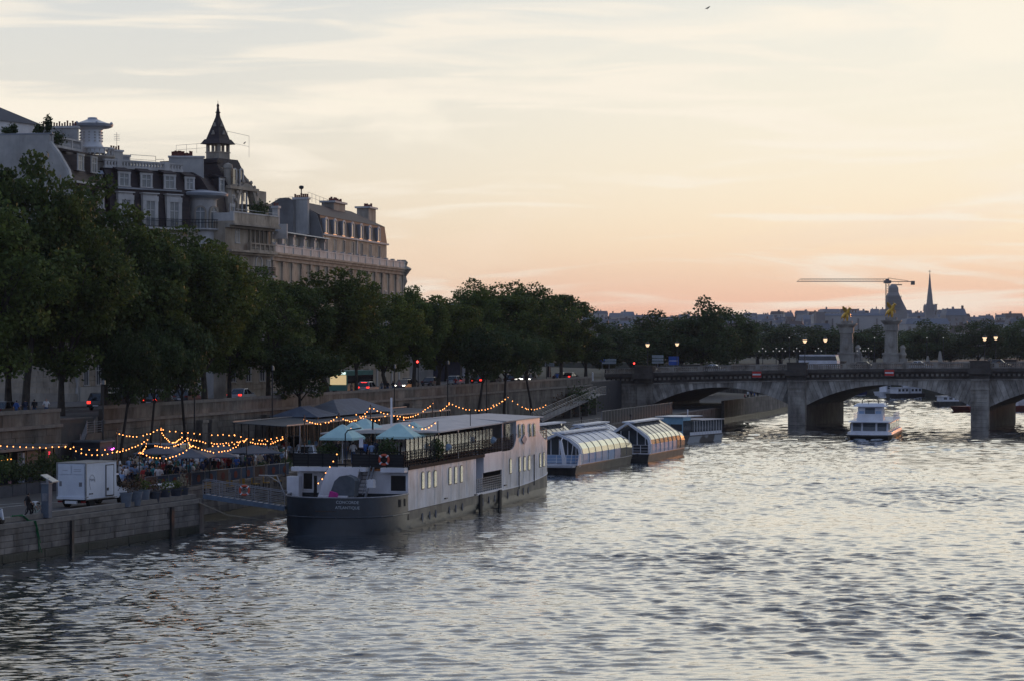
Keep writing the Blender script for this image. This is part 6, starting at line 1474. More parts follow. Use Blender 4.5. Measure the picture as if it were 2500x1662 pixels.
    if arm:
        b = MB(); b.hexa([(.2, 1.2, .96), (.5, 1.2, .96), (.5, 1.6, .96), (.2, 1.6, .96)], [(.7, 1.9, 3.5), (1.1, 1.9, 3.5), (1.1, 2.15, 3.5), (.7, 2.15, 3.5)]); b.bar((.6, 1.9, 3.5), (x0, 2.2, 3.9), .1); b.bar((.5, .5, 3.3), (.9, .9, 1.0), .07); b.build('boarding_arm', M_boatw, t)
        b = MB(); b.hexa([(-.9, .2, .7), (1.6, .0, .7), (1.6, W*.6, .7), (-.9, W*.6, .7)], [(-1.0, .1, .9), (1.7, -.1, .9), (1.7, W*.6, .9), (-1.0, W*.6, .9)]); b.box(1.0, 1.15, -.1, .0, .9, 2.0); b.hexa([(.2, -.1, .9), (1.5, -.1, .9), (1.5, .0, .9), (.2, .0, .9)], [(1.0, -.1, 2.1), (1.6, -.1, 2.1), (1.6, .0, 2.1), (1.0, .0, 2.1)]); b.build('boarding_platform', M_boatw, t)
    rail_run(t, [(x1, .35, .96), (L_-1, W*.25, .96)], 1.0, 4, .8, m=M_boatw)
    b = MB(); b.tube([(L_-1.0, .7, .9), (L_+1.3, .2, .95), (L_+1.3, .2, .45)], .06, 5); b.tube([(L_-.6, 1.0, .5), (L_+1.3, .2, .5)], .05, 5); b.build('bow_fender_frame', M_dark, t)
    b = MB(); b.tube([(x0+5, W/2+.9, zr), (x0+5, W/2+.9, zr+.7)], .05, 5); b.box(x0+4.9, x0+5.1, W/2+.8, W/2+1, zr+.6, zr+.85); b.build('roof_aerial', M_dark, t)
    return t
s1 = atz(1407, 1156, 0); shuttle(Fr(s1.x, s1.y, 17.5), 26, 5.6, 'nearest glass-roofed shuttle boat with white roof panels behind the barge bow')
s2 = atz(1584, 1127, 0); shuttle(Fr(s2.x, s2.y, 16.5), 22, 5.8, 'second glass-roofed shuttle with dark roof panes and metal railed stern', x0=1.6, up='dark', arm=False, zr=4.6)
s3 = Fr(s1.x, s1.y, 17.5).pt(9, 6.2); shuttle(Fr(s3.x, s3.y, 17), 20, 5.2, 'dark glazed shuttle moored inside the nearest one, seen over its roof', up='dark', arm=False, zr=4.7)
s4 = Fr(s2.x, s2.y, 16.5).pt(-1, 6.4); shuttle(Fr(s4.x, s4.y, 16), 20, 5.2, 'shuttle moored inside the second one, only its pale roof showing', up='white', arm=False, rail=False, zr=4.2)

# sightseeing launch at the end of the row
v0 = atz(1670, 1082, 0); fv = Fr(v0.x, v0.y, 29); v = fv.thing('sightseeing_launch', 'pale blue glazed sightseeing launch, last in the moored row by the bridge', 'boat')
Lv = fv.x(1772)+.5; W = 4.6
hb = [(-1.2, W*.3), (-1.2, W*.7), (0, W), (Lv-2, W), (Lv+1.2, W*.6), (Lv+1.2, W*.35), (Lv-1.5, 0), (0, 0)]
b = MB(); b.hexa([(x*.97, W/2+(y-W/2)*.85, -.5) for x, y in hb], [(x, y, .95) for x, y in hb]); b.build('hull', mat('launch_hull', (.42, .45, .48), .5, (.05, .05, .06), .22, lo=.48, hi=.52, detail=1), v)
b = MB(); b.hexa([(x, W/2+(y-W/2)*1.03, .951) for x, y in hb], [(x, W/2+(y-W/2)*1.03, 1.06) for x, y in hb]); b.build('gunwale', M_dark, v)
b = MB(); b.box(.3, 2.6, .3, W-.3, 1.06, 3.7); b.build('wheelhouse', M_dgl, v)
b = MB(); b.box(.2, .29, .3, W-.3, 1.06, 1.75); b.box(.2, .29, .3, W-.3, 2.7, 3.7); b.box(.2, 2.7, .2, .29, 3.2, 3.7); b.box(.2, .29, .3, .42, 1.75, 2.7); b.box(.2, .29, W-.42, W-.3, 1.75, 2.7); b.box(.2, .29, W/2-.06, W/2+.06, 1.75, 2.7); b.build('wheelhouse_front', mat('launch_blue', (.30, .52, .66), .5), v)
b = MB(); b.box(.0, 6.5, .1, W-.1, 3.7, 3.8); b.build('forward_roof', M_wpan, v)
xg = 3.0
while xg < Lv-1.6: b = MB(); b.box(xg, xg+.85, .22, .26, 1.5, 3.0); b.build('side_window', M_gl if False else M_dgl, v); b = MB(); b.box(xg+.86, xg+.94, .2, .28, 1.06, 3.1); b.build('window_post', M_boatw, v); xg += .95
b = MB(); b.box(2.6, Lv-1.4, .24, W-.24, 1.06, 1.5); b.build('cabin_side', M_wpan, v)
b = MB(); b.box(2.6, Lv-1.4, .3, W-.3, 1.5, 3.05); b.build('cabin_glazing', M_dgl, v)
b = MB(); b.hexa([(6.0, .05, 3.06), (Lv-.8, .05, 3.06), (Lv-.8, W-.05, 3.06), (6.0, W-.05, 3.06)], [(6.0, .05, 3.16), (Lv-.8, .05, 3.16), (Lv-1.2, W-.05, 3.16), (6.0, W-.05, 3.16)]); b.build('cabin_roof', M_canv, v)
b = MB(); b.box(Lv-1.0, Lv-.1, .8, W-.8, 1.06, 2.3); b.build('stern_locker', M_wpan, v)
b = MB(); b.tube([(3.4, 1, 3.8), (3.4, 1, 4.7)], [.05, .09], 5); b.build('mast', M_boatw, v)

# white cruise boat coming under the second arch
c0 = Vector(((2121-1250)/F_PX*349, 349, 0)); fc = Fr(c0.x, c0.y, 13); v = fc.thing('cruise_boat', 'two-storey white passenger boat heading towards us in front of the bridge', 'boat')
W = 3.35; Lc = 23
hb = [(-.6, -W*.25), (0, -W*.85), (1.2, -W), (Lc, -W), (Lc, W), (1.2, W), (0, W*.85), (-.6, W*.25)]
b = MB(); b.hexa([(x+.8, y*.88, -.5) for x, y in hb], [(x, y, .55) for x, y in hb]); b.build('hull', M_dark, v)
b = MB(); b.hexa([(x-.05, y*1.04, .551) for x, y in hb], [(x-.05, y*1.04, .72) for x, y in hb]); b.build('bumper_rail', M_hgrey, v)
b = MB(); b.hexa([(x+.1, y*.97, .721) for x, y in hb], [(x+.3, y*.95, 1.12) for x, y in hb]); b.build('bow_casing', M_boatw, v)
b = MB(); b.hexa([(1.0, -2.7, 1.121), (Lc-.5, -2.9, 1.121), (Lc-.5, 2.9, 1.121), (1.0, 2.7, 1.121)], [(1.6, -2.7, 2.55), (Lc-.5, -2.9, 2.55), (Lc-.5, 2.9, 2.55), (1.6, 2.7, 2.55)]); b.build('saloon', M_boatw, v)
for y0_, y1_ in ((-2.45, -1.15), (-.85, .95), (1.2, 2.4)):
    b = MB(); b.hexa([(1.02, y0_, 1.3), (1.02, y1_, 1.3), (1.1, y1_, 1.3), (1.1, y0_, 1.3)], [(1.47, y0_, 2.4), (1.47, y1_, 2.4), (1.55, y1_, 2.4), (1.55, y0_, 2.4)]); b.build('front_window', M_dgl, v)
for i in range(12): 
    for sg in (-1, 1): b = MB(); x = 2.1+i*1.7; b.box(x, x+1.4, sg*2.9-.03, sg*2.9+.03, 1.35, 2.35); b.build('side_window', M_dgl if i % 3 else M_gl, v)
b = MB(); b.hexa([(.5, -3.1, 2.55), (Lc, -3.1, 2.55), (Lc, 3.1, 2.55), (.5, 3.1, 2.55)], [(.9, -2.9, 2.72), (Lc, -2.9, 2.72), (Lc, 2.9, 2.72), (.9, 2.9, 2.72)]); b.build('lower_roof', M_wpan, v)
b = MB(); b.hexa([(1.8, -1.9, 2.721), (6.5, -1.9, 2.721), (6.5, 1.9, 2.721), (1.8, 1.9, 2.721)], [(2.5, -1.75, 4.8), (6.5, -1.75, 4.8), (6.5, 1.75, 4.8), (2.5, 1.75, 4.8)]); b.build('wheelhouse', M_boatw, v)
b = MB(); b.hexa([(2.12, -.72, 3.75), (2.12, .72, 3.75), (2.2, .72, 3.75), (2.2, -.72, 3.75)], [(2.42, -.72, 4.6), (2.42, .72, 4.6), (2.5, .72, 4.6), (2.5, -.72, 4.6)]); b.build('wheelhouse_window', M_dgl, v)
for sg in (-1, 1): b = MB(); b.hexa([(2.14, sg*1.2-.4, 3.75), (2.14, sg*1.2+.4, 3.75), (2.2, sg*1.2+.4, 3.75), (2.2, sg*1.2-.4, 3.75)], [(2.44, sg*1.2-.38, 4.6), (2.44, sg*1.2+.38, 4.6), (2.5, sg*1.2+.38, 4.6), (2.5, sg*1.2-.38, 4.6)]); b.build('wheelhouse_window', M_bpan, v)
b = MB(); b.hexa([(1.7, -2.5, 4.8), (8, -2.3, 4.8), (8, 2.3, 4.8), (1.7, 2.5, 4.8)], [(2.3, -1.9, 5.25), (8, -1.9, 5.25), (8, 1.9, 5.25), (2.3, 1.9, 5.25)]); b.build('upper_roof', M_wpan, v)
b = MB(); b.tube([(3, -1.2, 5.2), (3, -1.15, 5.75), (3, -.8, 5.95), (3, .8, 5.95), (3, 1.15, 5.75), (3, 1.2, 5.2)], .07, 6); b.build('mast_hoop', M_dark, v)
for y in (-2.4, 2.3, .2): b = MB(); b.tube([(2.2, y, 4.9), (2.2, y, 5.5)], .04, 4); b.build('aerial', M_dark, v)
b = MB(); b.box(7.2, 9.2, .4, 2.2, 2.72, 3.5); b.build('deck_locker', M_wpan, v); rail_run(v, [(9, -2.9, 2.72), (Lc-1, -2.9, 2.72)], .9, 3, 1.5, m=M_boatw); rail_run(v, [(9, 2.9, 2.72), (Lc-1, 2.9, 2.72)], .9, 3, 1.5, m=M_boatw)
b = MB()
for sg in (-1, 1):
    b.hexa([(-1.3, sg*.3, -.1), (1.5, sg*3.1, -.1), (4, sg*3.9, -.1), (.2, sg*2.4, -.1)][::sg], [(-1.1, sg*.4, .16), (1.5, sg*3.1, .24), (3.8, sg*3.7, .08), (.3, sg*2.2, .2)][::sg])
b.build('bow_wave', mat('foam', (.25, .30, .33), .35, (.5, .52, .54), 2.5, .6, 5), v)
# small boats beyond the bridge
def small_boat(px, py, L_, H_, W_, head, m, label, dark=M_dgl, name='river_boat', cabins=2):
    p0 = atz(px, py, 0); fr = Fr(p0.x, p0.y, head); v = fr.thing(name, label, 'boat', 'boats beyond the bridge')
    hb = [(-L_/2, 0), (-L_/2+.4, W_/2), (L_/2-2, W_/2), (L_/2, 0), (L_/2-2, -W_/2), (-L_/2+.4, -W_/2)]
    b = MB(); b.hexa([(x*.94, y*.85, -.5) for x, y in hb], [(x, y, 1.1) for x, y in hb]); b.build('hull', m, v)
    for i in range(cabins):
        a = -L_*.38+i*L_*.4/cabins*1.8; e = a+L_*.3; b = MB(); b.box(a, e, -W_*.36, W_*.36, 1.1, 1.1+H_*(1 if i else .8)); b.build('cabin', M_boatw, v)
        for j in range(3):
            for sg in (-1, 1): b = MB(); xx = a+(e-a)*(j+.2)/3; b.box(xx, xx+(e-a)/5, sg*W_*.36-.03, sg*W_*.36+.03, 1.1+H_*.3, 1.1+H_*.65); b.build('window', dark, v)
        b = MB(); b.box(a-.3, e+.3, -W_*.42, W_*.42, 1.1+H_*(1 if i else .8), 1.22+H_*(1 if i else .8)); b.build('cabin_roof', M_wpan, v)
    b = MB(); b.tube([(0, 0, 1.1), (0, 0, 1.1+H_*1.6)], .06, 5); b.build('mast', M_rail, v)
    return v
small_boat(2200, 964, 16, 2.4, 4.5, 62, M_boatw, 'white motor yacht moored on the far bank seen through the second arch')
small_boat(2216, 969, 13, 1.8, 4, 55, M_dark, 'dark hulled launch just in front of the white yacht under the second arch')
small_boat(2130, 962, 22, 1.6, 5, 70, mat('blue_hull', (.03, .04, .16), .5), 'long blue boat moored on the far bank left of the white yacht', cabins=1)
small_boat(2255, 963, 18, 1.3, 4, 62, M_hgrey, 'low grey barge moored right of the white yacht', cabins=1)
small_boat(2345, 990, 14, 1.4, 3.6, 70, M_hgrey, 'open grey launch passing at the right foot of the second arch', cabins=1)
small_boat(2495, 1001, 34, 1.6, 6, 62, mat('red_hull', (.16, .022, .015), .6, (.09, .02, .015), .5), 'dark red barge seen through the third arch at the right edge')
# big dark red hull continues
# ============================================================ vehicles
M_tail = mat('tail_light', (.5, .01, .01), .3, emit=(1, .03, .02), es=3); M_tailoff = mat('tail_light_off', (.20, .01, .01), .3)
M_head = mat('head_light', (.9, .9, .85), .2, emit=(1, .95, .85), es=9); M_cglass = mat('car_glass', (.012, .014, .017), .06, (.016, .018, .02), 1, spec=.9)
def paint(n, c): return mat('car_paint_'+n, c, .3, tuple(x*.85 for x in c), .5, coat=.5)
def car(loc, head, c, label, kind='hatch', tail=True, lights=False, group='cars on the upper quay', front=False):
    """a car, x forwards; kinds: saloon, hatch, suv, van"""
    t = thing('parked_car' if not tail and not front else 'car', label, 'car' if kind != 'van' else 'van', loc, R(90-head), group)
    L_, W_, H_ = {'saloon': (4.6, 1.8, 1.44), 'hatch': (4.2, 1.78, 1.5), 'suv': (4.6, 1.9, 1.72), 'van': (5.1, 1.95, 2.0)}[kind]
    hl = L_/2; bl = .95 if kind in ('suv', 'van') else .82
    nose = .62; hood = bl-.04
    lower = [(-hl, .34), (-hl-.04, .58), (-hl+.05, bl), (hl-1.15, bl+.02), (hl-.25, hood-.12), (hl, .62), (hl-.02, .34)]
    def ring(y, k): return [(x, y, z) for x, z in lower]
    b = MB(); w = W_/2
    b.loft([[(x*.97, -w+.0, z) for x, z in lower], [(x, -w+.09, z if z < .5 else z) for x, z in lower], [(x, w-.09, z) for x, z in lower], [(x*.97, w, z) for x, z in lower]])
    body_ = b.build('body', c, t, smooth=True)
    rr = {'saloon': (-hl+.75, -hl+1.45, hl-1.95, hl-1.05), 'hatch': (-hl+.12, -hl+.55, hl-1.9, hl-1.0), 'suv': (-hl+.1, -hl+.45, hl-1.95, hl-1.1), 'van': (-hl+.06, -hl+.2, hl-1.5, hl-.75)}[kind]
    g = [(rr[0], bl-.01), (rr[1], H_-.05), (rr[2], H_-.03), (rr[3], bl+.01)]
    b = MB(); b.hexa([(g[0][0], -w+.06, bl-.02), (g[3][0], -w+.06, bl-.02), (g[3][0], w-.06, bl-.02), (g[0][0], w-.06, bl-.02)], [(g[1][0], -w+.26, H_-.06), (g[2][0], -w+.26, H_-.06), (g[2][0], w-.26, H_-.06), (g[1][0], w-.26, H_-.06)]); b.build('windows', M_cglass, t)
    b = MB(); b.hexa([(g[1][0]-.04, -w+.24, H_-.07), (g[2][0]+.04, -w+.24, H_-.07), (g[2][0]+.04, w-.24, H_-.07), (g[1][0]-.04, w-.24, H_-.07)], [(g[1][0]+.1, -w+.32, H_), (g[2][0]-.1, -w+.32, H_), (g[2][0]-.1, w-.32, H_), (g[1][0]+.1, w-.32, H_)]); b.build('roof', c, t)
    for sy in (-1, 1):
        b = MB(); xm = (g[1][0]+g[2][0])/2
        for p0, p1 in (((g[0][0], bl), (g[1][0], H_-.05)), ((g[3][0], bl), (g[2][0], H_-.05)), ((xm, bl), (xm, H_-.05))):
            b.bar((p0[0], sy*(w-.06), p0[1]), (p1[0], sy*(w-.25), p1[1]), .09, .05)
        b.build('window_pillars', c, t)
        b = MB(); b.box(-hl-.05, -hl+.12, sy*(w-.22)-.18, sy*(w-.22)+.16, .66, .84 if kind != 'suv' else .9); b.build('tail_light', M_tail if tail else M_tailoff, t)
        b = MB(); b.box(hl-.28, hl-.02, sy*(w-.25)-.17, sy*(w-.25)+.15, .6, .72); b.build('headlight', M_head if front else M_steel, t)
        b = MB(); b.box(hl-1.3, hl-1.12, sy*(w+.07)-.1, sy*(w+.07)+.1, bl, bl+.14); b.build('wing_mirror', c, t)
        for sx in (-1, 1):
            o = link('wheel', None, t, (sx*(hl-.82), sy*(w-.12), .33)); o.rotation_euler = (R(90), 0, 0)
            b = MB(); b.lathe([(.2, -.1), (.33, -.1), (.335, 0), (.33, .1), (.2, .1)], 14); b.build('tyre', M_black, o); b = MB(); b.lathe([(.21, -.08), (.2, .0), (.21, .08)], 10); b.build('rim', M_steel, o)
    b = MB(); b.box(-hl-.07, -hl-.03, -.28, .28, .42, .54); b.build('number_plate', M_boatw, t)
    if lights: b = MB(); b.box(rr[1]-.12, rr[1]-.02, -.4, .4, H_-.12, H_-.08); b.build('brake_light', M_tail if tail else M_tailoff, t)
    return t
UPR = UP-.12
def on_quay(px, p): s = Ss(px, p); return Q(s, p, UPR)
P_silver, P_black, P_white, P_dark = paint('silver', (.42, .45, .48)), paint('black', (.012, .013, .015)), paint('white', (.62, .66, .72)), paint('graphite', (.06, .065, .075))
for px, p, c, kind, tail, lab in ((10, 8, P_dark, 'saloon', False, 'dark saloon cut by the left edge on the upper quay'), (258, 9.5, P_black, 'suv', True, 'black tall car with red lights above the port stairs'), (300, 12.5, P_dark, 'hatch', False, 'dark parked car just right of the black tall car with lit tail lights'),
        (385, 9.5, P_black, 'saloon', True, 'glossy black car with both red tail lights lit between two trunks'), (458, 12.5, P_dark, 'hatch', False, 'unlit dark car behind the low olive foliage over the quay wall'), (590, 9.5, P_silver, 'saloon', True, 'silver car with red tail lights, alone on the open stretch of the quay'),
        (898, 10, P_silver, 'hatch', True, 'silver car with three bright red brake lights by the bus'), (1002, 15, P_dark, 'hatch', True, 'dark car left of the dark estate under the red traffic light'), (1052, 15.5, P_dark, 'saloon', False, 'dark estate before the low forecourt wall'), (1112, 14.5, P_silver, 'hatch', False, 'silver car in front of the dark blue gate'),
        (1172, 12, P_black, 'suv', True, 'black car with one red light just right of the blue gate'), (1205, 13.5, P_dark, 'hatch', False, 'dark car under the tallest tree clump'), (1250, 11, P_black, 'hatch', False, 'black car half hidden by the port tree trunks'), (1392, 8, P_dark, 'saloon', True, 'long dark car turning onto the bridge approach with red light'), (1368, 10.5, P_dark, 'saloon', False, 'dark car behind the one turning to the bridge')):
    P = on_quay(px, p); car(P, 14.6+(8 if px == 1392 else 0), c, lab, kind, tail, lights=(px == 898))
for px, p, lab in ((1290, 9, 'oncoming car with white headlights under the dark trees near the bridge'), (1265, 13, 'oncoming car whose headlights show behind the trunks'), (985, 11, 'oncoming car with warm headlight at the end of the forecourt wall')):
    car(on_quay(px, p), 14.6+180, P_dark, lab, 'hatch', False, front=True)
# bus with lit front
P = on_quay(858, 13); t = thing('city_bus', 'city bus with lit cream front half hidden by trees on the quay', 'bus', P, R(90-14.6-180), 'cars on the upper quay')
b = MB(); b.box(-5.5, 5.4, -1.25, 1.25, .35, 2.9); b.build('body', mat('bus_green', (.10, .30, .26), .4), t); b = MB(); b.box(-5.4, 5.3, -1.27, 1.27, 1.3, 2.3); b.build('side_windows', M_cglass, t)
b = MB(); b.box(5.4, 5.46, -1.1, 1.1, 1.1, 2.35); b.build('windscreen', mat('lit_windscreen', (.5, .4, .2), .3, emit=(1, .75, .4), es=.55), t); b = MB(); b.box(5.4, 5.47, -1.0, 1.0, 2.45, 2.75); b.build('destination_board', mat('lit_board', (.7, .8, .75), .3, emit=(.8, 1, .9), es=1.2), t)
for sx in (-3.5, 3.6):
    for sy in (-1.1, 1.1): o = link('wheel', None, t, (sx, sy, .45)); o.rotation_euler = (R(90), 0, 0); b = MB(); b.lathe([(.25, -.15), (.45, -.15), (.45, .15), (.25, .15)], 14); b.build('tyre', M_black, o)
# vehicles on the bridge: only their upper halves clear the parapet
for px, w, c, kind, lab in ((1745, 8, P_white, 'saloon', 'white car roof above the bridge parapet over the left arch'), (2245, 9, P_white, 'saloon', 'white car with roof sign on the bridge right of the second gilded column'), (2440, 9, P_black, 'suv', 'black car on the bridge by the right pair of lamps'), (1590, 9, P_black, 'saloon', 'black car on the bridge at the left lamps'), (2115, 9, P_dark, 'hatch', 'dark car on the bridge between the two gilded columns')):
    k_ = (px-1250)/F_PX; P0 = B(0, w); kk = (k_*P0.y-P0.x)/(BX-k_*BY); P = B(kk, w, ztop(kk)-1.25); t = car(P, 0, c, lab, kind, False, group='cars on the bridge'); t.rotation_euler = (0, 0, BA)
k_ = (2000-1250)/F_PX; P0 = B(0, 21); kk = (k_*P0.y-P0.x)/(BX-k_*BY); t = thing('coach', 'white coach with dark windows crossing the bridge left of the first column', 'coach', B(kk, 21, ztop(kk)-1.45)); t.rotation_euler = (0, 0, BA); t.scale = (.58, 1, 1)
b = MB(); b.box(-6, 6, -1.25, 1.25, .35, 2.0); b.box(-5.8, 5.6, -1.2, 1.2, 2.75, 3.0); b.build('body', M_boatw, t); b = MB(); b.hexa([(-6, -1.22, 2.0), (6, -1.22, 2.0), (6, 1.22, 2.0), (-6, 1.22, 2.0)], [(-5.8, -1.15, 2.76), (5.6, -1.15, 2.76), (5.6, 1.15, 2.76), (-5.8, 1.15, 2.76)]); b.build('windows', M_cglass, t)
for sx in (-4, 4):
    for sy in (-1.1, 1.1): o = link('wheel', None, t, (sx, sy, .45)); o.rotation_euler = (R(90), 0, 0); b = MB(); b.lathe([(.25, -.15), (.45, -.15), (.45, .15), (.25, .15)], 14); b.build('tyre', M_black, o)
# cars down on the port
car(Q(Ss(388, -2.4), -2.4, PORT), -70, P_white, 'white van parked below the slim leaning trees behind the terrace parasols', 'van', False, group='cars on the port').scale = (1.1, 1.1, 1.25)
car(Q(Ss(716, -3.6), -3.6, PORT), 175, P_silver, 'silver van facing us left of the barge behind the terrace', 'van', False, group='cars on the port')
car(Q(Ss(748, -9), -9, PORT), 180, P_white, 'small pale car facing us against the barge stern', 'hatch', False, group='cars on the port')
car(Vector((-4.5, 250, PORT)), 60, P_black, 'black car showing above the cream awning of the barge', 'saloon', False, group='cars on the port')
# refrigerated box truck
ft = Fr(-29.5, 166, 23); t = thing('delivery_truck', 'white refrigerated box truck parked at the port edge with closed tail lift', 'truck', (ft.o.x, ft.o.y, PORT), ft.rz)
M_tw = mat('truck_white', (.70, .74, .80), .45, (.62, .66, .73), .8, .03, 6, streak=.12)
b = MB(); b.box(0.05, 3.9, 0.02, 2.4, .62, 3.09); b.build('box', M_tw, t)
b = MB(); b.box(.0, 3.95, -.02, 2.44, 3.09, 3.14); b.box(0, .06, -.02, .08, .6, 3.09); b.box(0, .06, 2.34, 2.44, .6, 3.09); b.box(.0, 3.95, -.02, .02, .56, .63); b.build('box_trim', M_steel, t)
b = MB(); b.box(-.05, .04, .14, 2.28, .72, 2.30); b.box(-.12, .04, .1, 2.32, .60, .78); b.build('tail_lift', M_tw, t)
for y0_ in (.14, 1.24): b = MB(); b.box(-.02, .045, y0_, y0_+1.02, 2.34, 2.98); b.build('rear_door', M_tw, t)
b = MB(); b.box(-.055, -.05, .3, .55, 1.5, 1.8); b.box(-.055, -.05, 1.95, 2.15, 1.5, 1.85); b.box(-.03, -.02, .4, 1.0, 2.55, 2.57); b.box(-.03, -.02, .4, 1.0, 2.67, 2.69); b.box(-.03, -.02, 1.5, 1.9, 2.6, 2.62); b.build('rear_stickers', M_rail, t)
b = MB(); b.box(2.55, 3.45, -.03, .015, .78, 2.85); o = b.build('side_door', M_tw, t); b = MB(); b.box(2.48, 2.54, -.035, .01, .75, 2.9); b.box(3.46, 3.52, -.035, .01, .75, 2.9); b.box(2.48, 3.52, -.035, .01, 2.86, 2.92); b.box(2.48, 3.52, -.035, .01, .7, .76); b.build('door_seal', M_dark, o); b = MB(); b.box(2.6, 2.8, -.06, -.03, 1.1, 1.3); b.build('door_lock', M_dark, o)
b = MB()
pts = [(.75+.34*math.cos(a)*(1+.1*math.sin(3*a)), -.01, 1.75+.55*math.sin(a)) for a in [i*.3 for i in range(15)]]; b.tube(pts, .012, 4)
pts = [(.5+.05*i, -.01, 1.95+.09*math.sin(i*1.7)) for i in range(13)]; b.tube(pts, .014, 4); b.build('script_logo', M_rail, t)
b = MB(); b.box(.4, .6, -.02, .01, .95, 1.02); b.box(.7, .85, -.02, .01, .95, 1.02); b.box(.1, .3, -.02, .01, .75, .79); b.build('side_fittings', M_dark, t)
b = MB(); b.hexa([(4.0, .2, .5), (5.75, .22, .5), (5.75, 2.2, .5), (4.0, 2.22, .5)], [(4.0, .2, 1.3), (5.6, .22, 1.2), (5.6, 2.2, 1.2), (4.0, 2.22, 1.3)]); b.hexa([(4.0, .22, 1.3), (5.3, .26, 1.25), (5.3, 2.16, 1.25), (4.0, 2.2, 1.3)], [(4.0, .3, 2.2), (4.7, .36, 2.2), (4.7, 2.06, 2.2), (4.0, 2.12, 2.2)]); b.build('cab', M_tw, t)
b = MB(); b.hexa([(4.3, .2, 1.32), (5.2, .24, 1.28), (5.22, .27, 1.28), (4.3, .25, 1.32)], [(4.3, .27, 2.1), (4.72, .32, 2.1), (4.74, .35, 2.1), (4.3, .32, 2.1)]); b.hexa([(5.31, .3, 1.28), (5.34, .3, 1.28), (5.34, 2.1, 1.28), (5.31, 2.1, 1.28)], [(4.73, .4, 2.12), (4.76, .4, 2.12), (4.76, 2.0, 2.12), (4.73, 2.0, 2.12)]); b.build('cab_window', M_cglass, t)
b = MB(); b.box(4.9, 5.1, .0, .2, 1.2, 1.6); b.build('wing_mirror', M_dark, t); b = MB(); b.box(.1, 5.5, .6, 1.8, .38, .6); b.box(.1, .3, .2, 2.2, .35, .5); b.build('chassis', M_black, t)
b = MB(); b.box(-.06, .1, .75, 1.7, .3, .5); b.build('number_plate', M_sw, t); b = MB(); b.box(-.04, .1, .1, .4, .36, .5); b.box(-.04, .1, 2.0, 2.3, .36, .5); b.build('tail_lights', M_tailoff, t, kind='stuff')
for sx in (.95, 4.9):
    for sy in (.25, 2.15): o = link('wheel', None, t, (sx, sy, .37)); o.rotation_euler = (R(90), 0, 0); b = MB(); b.lathe([(.2, -.14), (.37, -.14), (.37, .14), (.2, .14)], 16); b.build('tyre', M_black, o); b = MB(); b.lathe([(.21, -.1), (.12, 0), (.21, .1)], 12); b.build('rim', M_rail, o)

# ============================================================ the port
# long kiosk against the wall
k0 = Ss(-60, -4.0); k1 = Ss(128, -4.0); tk = thing('kiosk', 'long dark flat-roofed bar kiosk against the quay wall at the left edge', 'kiosk', Q(k0, -4.0, PORT), QA); Lk = k1-k0
M_kroof = mat('kiosk_roof', (.09, .11, .13), .6, (.06, .075, .09), 1); M_kw = mat('kiosk_wall', (.035, .045, .065), .6, (.025, .03, .045), 1)
b = MB(); b.box(-.3, Lk+1.5, -.6, 3.6, 3.2, 3.42); b.build('roof', M_kroof, tk)
b = MB(); b.box(0, Lk, 2.4, 3.5, 0, 3.2); b.build('rear_wall', M_kw, tk)
x = .3
while x < Lk+1: b = MB(); b.box(x-.07, x+.07, -.07, .07, 0, 3.2); b.build('post', M_dark, tk); x += 2.6
for xa, xb in ((Lk-4.7, Lk-2.6), (Lk-1.4, Lk)):
    b = MB(); b.box(xa, xb, -.02, 2.3, 0, 3.19); b.build('cabin', M_kw, tk)
    for i in range(7): b = MB(); b.box(xa+.03, xb-.03, -.06, -.02, .1+i*.44, .1+i*.44+.38); b.build('cladding_board', M_kw, tk)
b = MB(); x = Lk-5.3; b.box(x, x+.45, -.05, .4, 1.2, 3.0); b.box(x, x+.5, -.05, .4, .3, 1.0); b.build('white_panel', mat('panel_pale', (.45, .52, .62), .5), tk)
b = MB(); b.box(Lk-.9, Lk-.6, -.1, -.07, 2.35, 2.9); b.build('red_neon', mat('red_neon', (.4, .02, .03), .4, emit=(1, .03, .08), es=.9), tk)
b = MB(); 
for i in range(6): b.ball((Lk-7.2+i*.32, .8, 2.45+.05*(i % 2)), .05, 6, 4)
b.build('bar_lamps', mat('amber_lamp', (.6, .3, .05), .4, emit=(1, .38, .06), es=3), tk, kind='stuff')
s = Ss(258, -3.0); t = thing('dark_shed', 'small dark panelled shed right of the long kiosk', 'shed', Q(s, -3.0, PORT), QA)
b = MB(); b.box(-1.3, 1.3, 0, 2.5, 0, 3.1); b.build('wall', M_kw, t); b = MB(); b.box(-1.5, 1.5, -.2, 2.7, 3.1, 3.22); b.build('roof', M_kroof, t)
for i in range(6): b = MB(); b.box(-1.25, 1.25, -.04, 0, .1+i*.5, .1+i*.5+.44); b.build('cladding_board', M_kw, t)
b = MB(); b.tube([(.1, -.15, 2.45), (.25, -.15, 2.52), (.45, -.15, 2.45), (.62, -.15, 2.55)], .045, 6); tag(b.build('magenta_neon', mat('magenta_neon', (.5, .05, .4), .4, emit=(1, .08, .85), es=6), None, Q(s+.6, -3.05, PORT), QA), 'short glowing magenta neon tube above the crowd by the dark shed', 'neon')
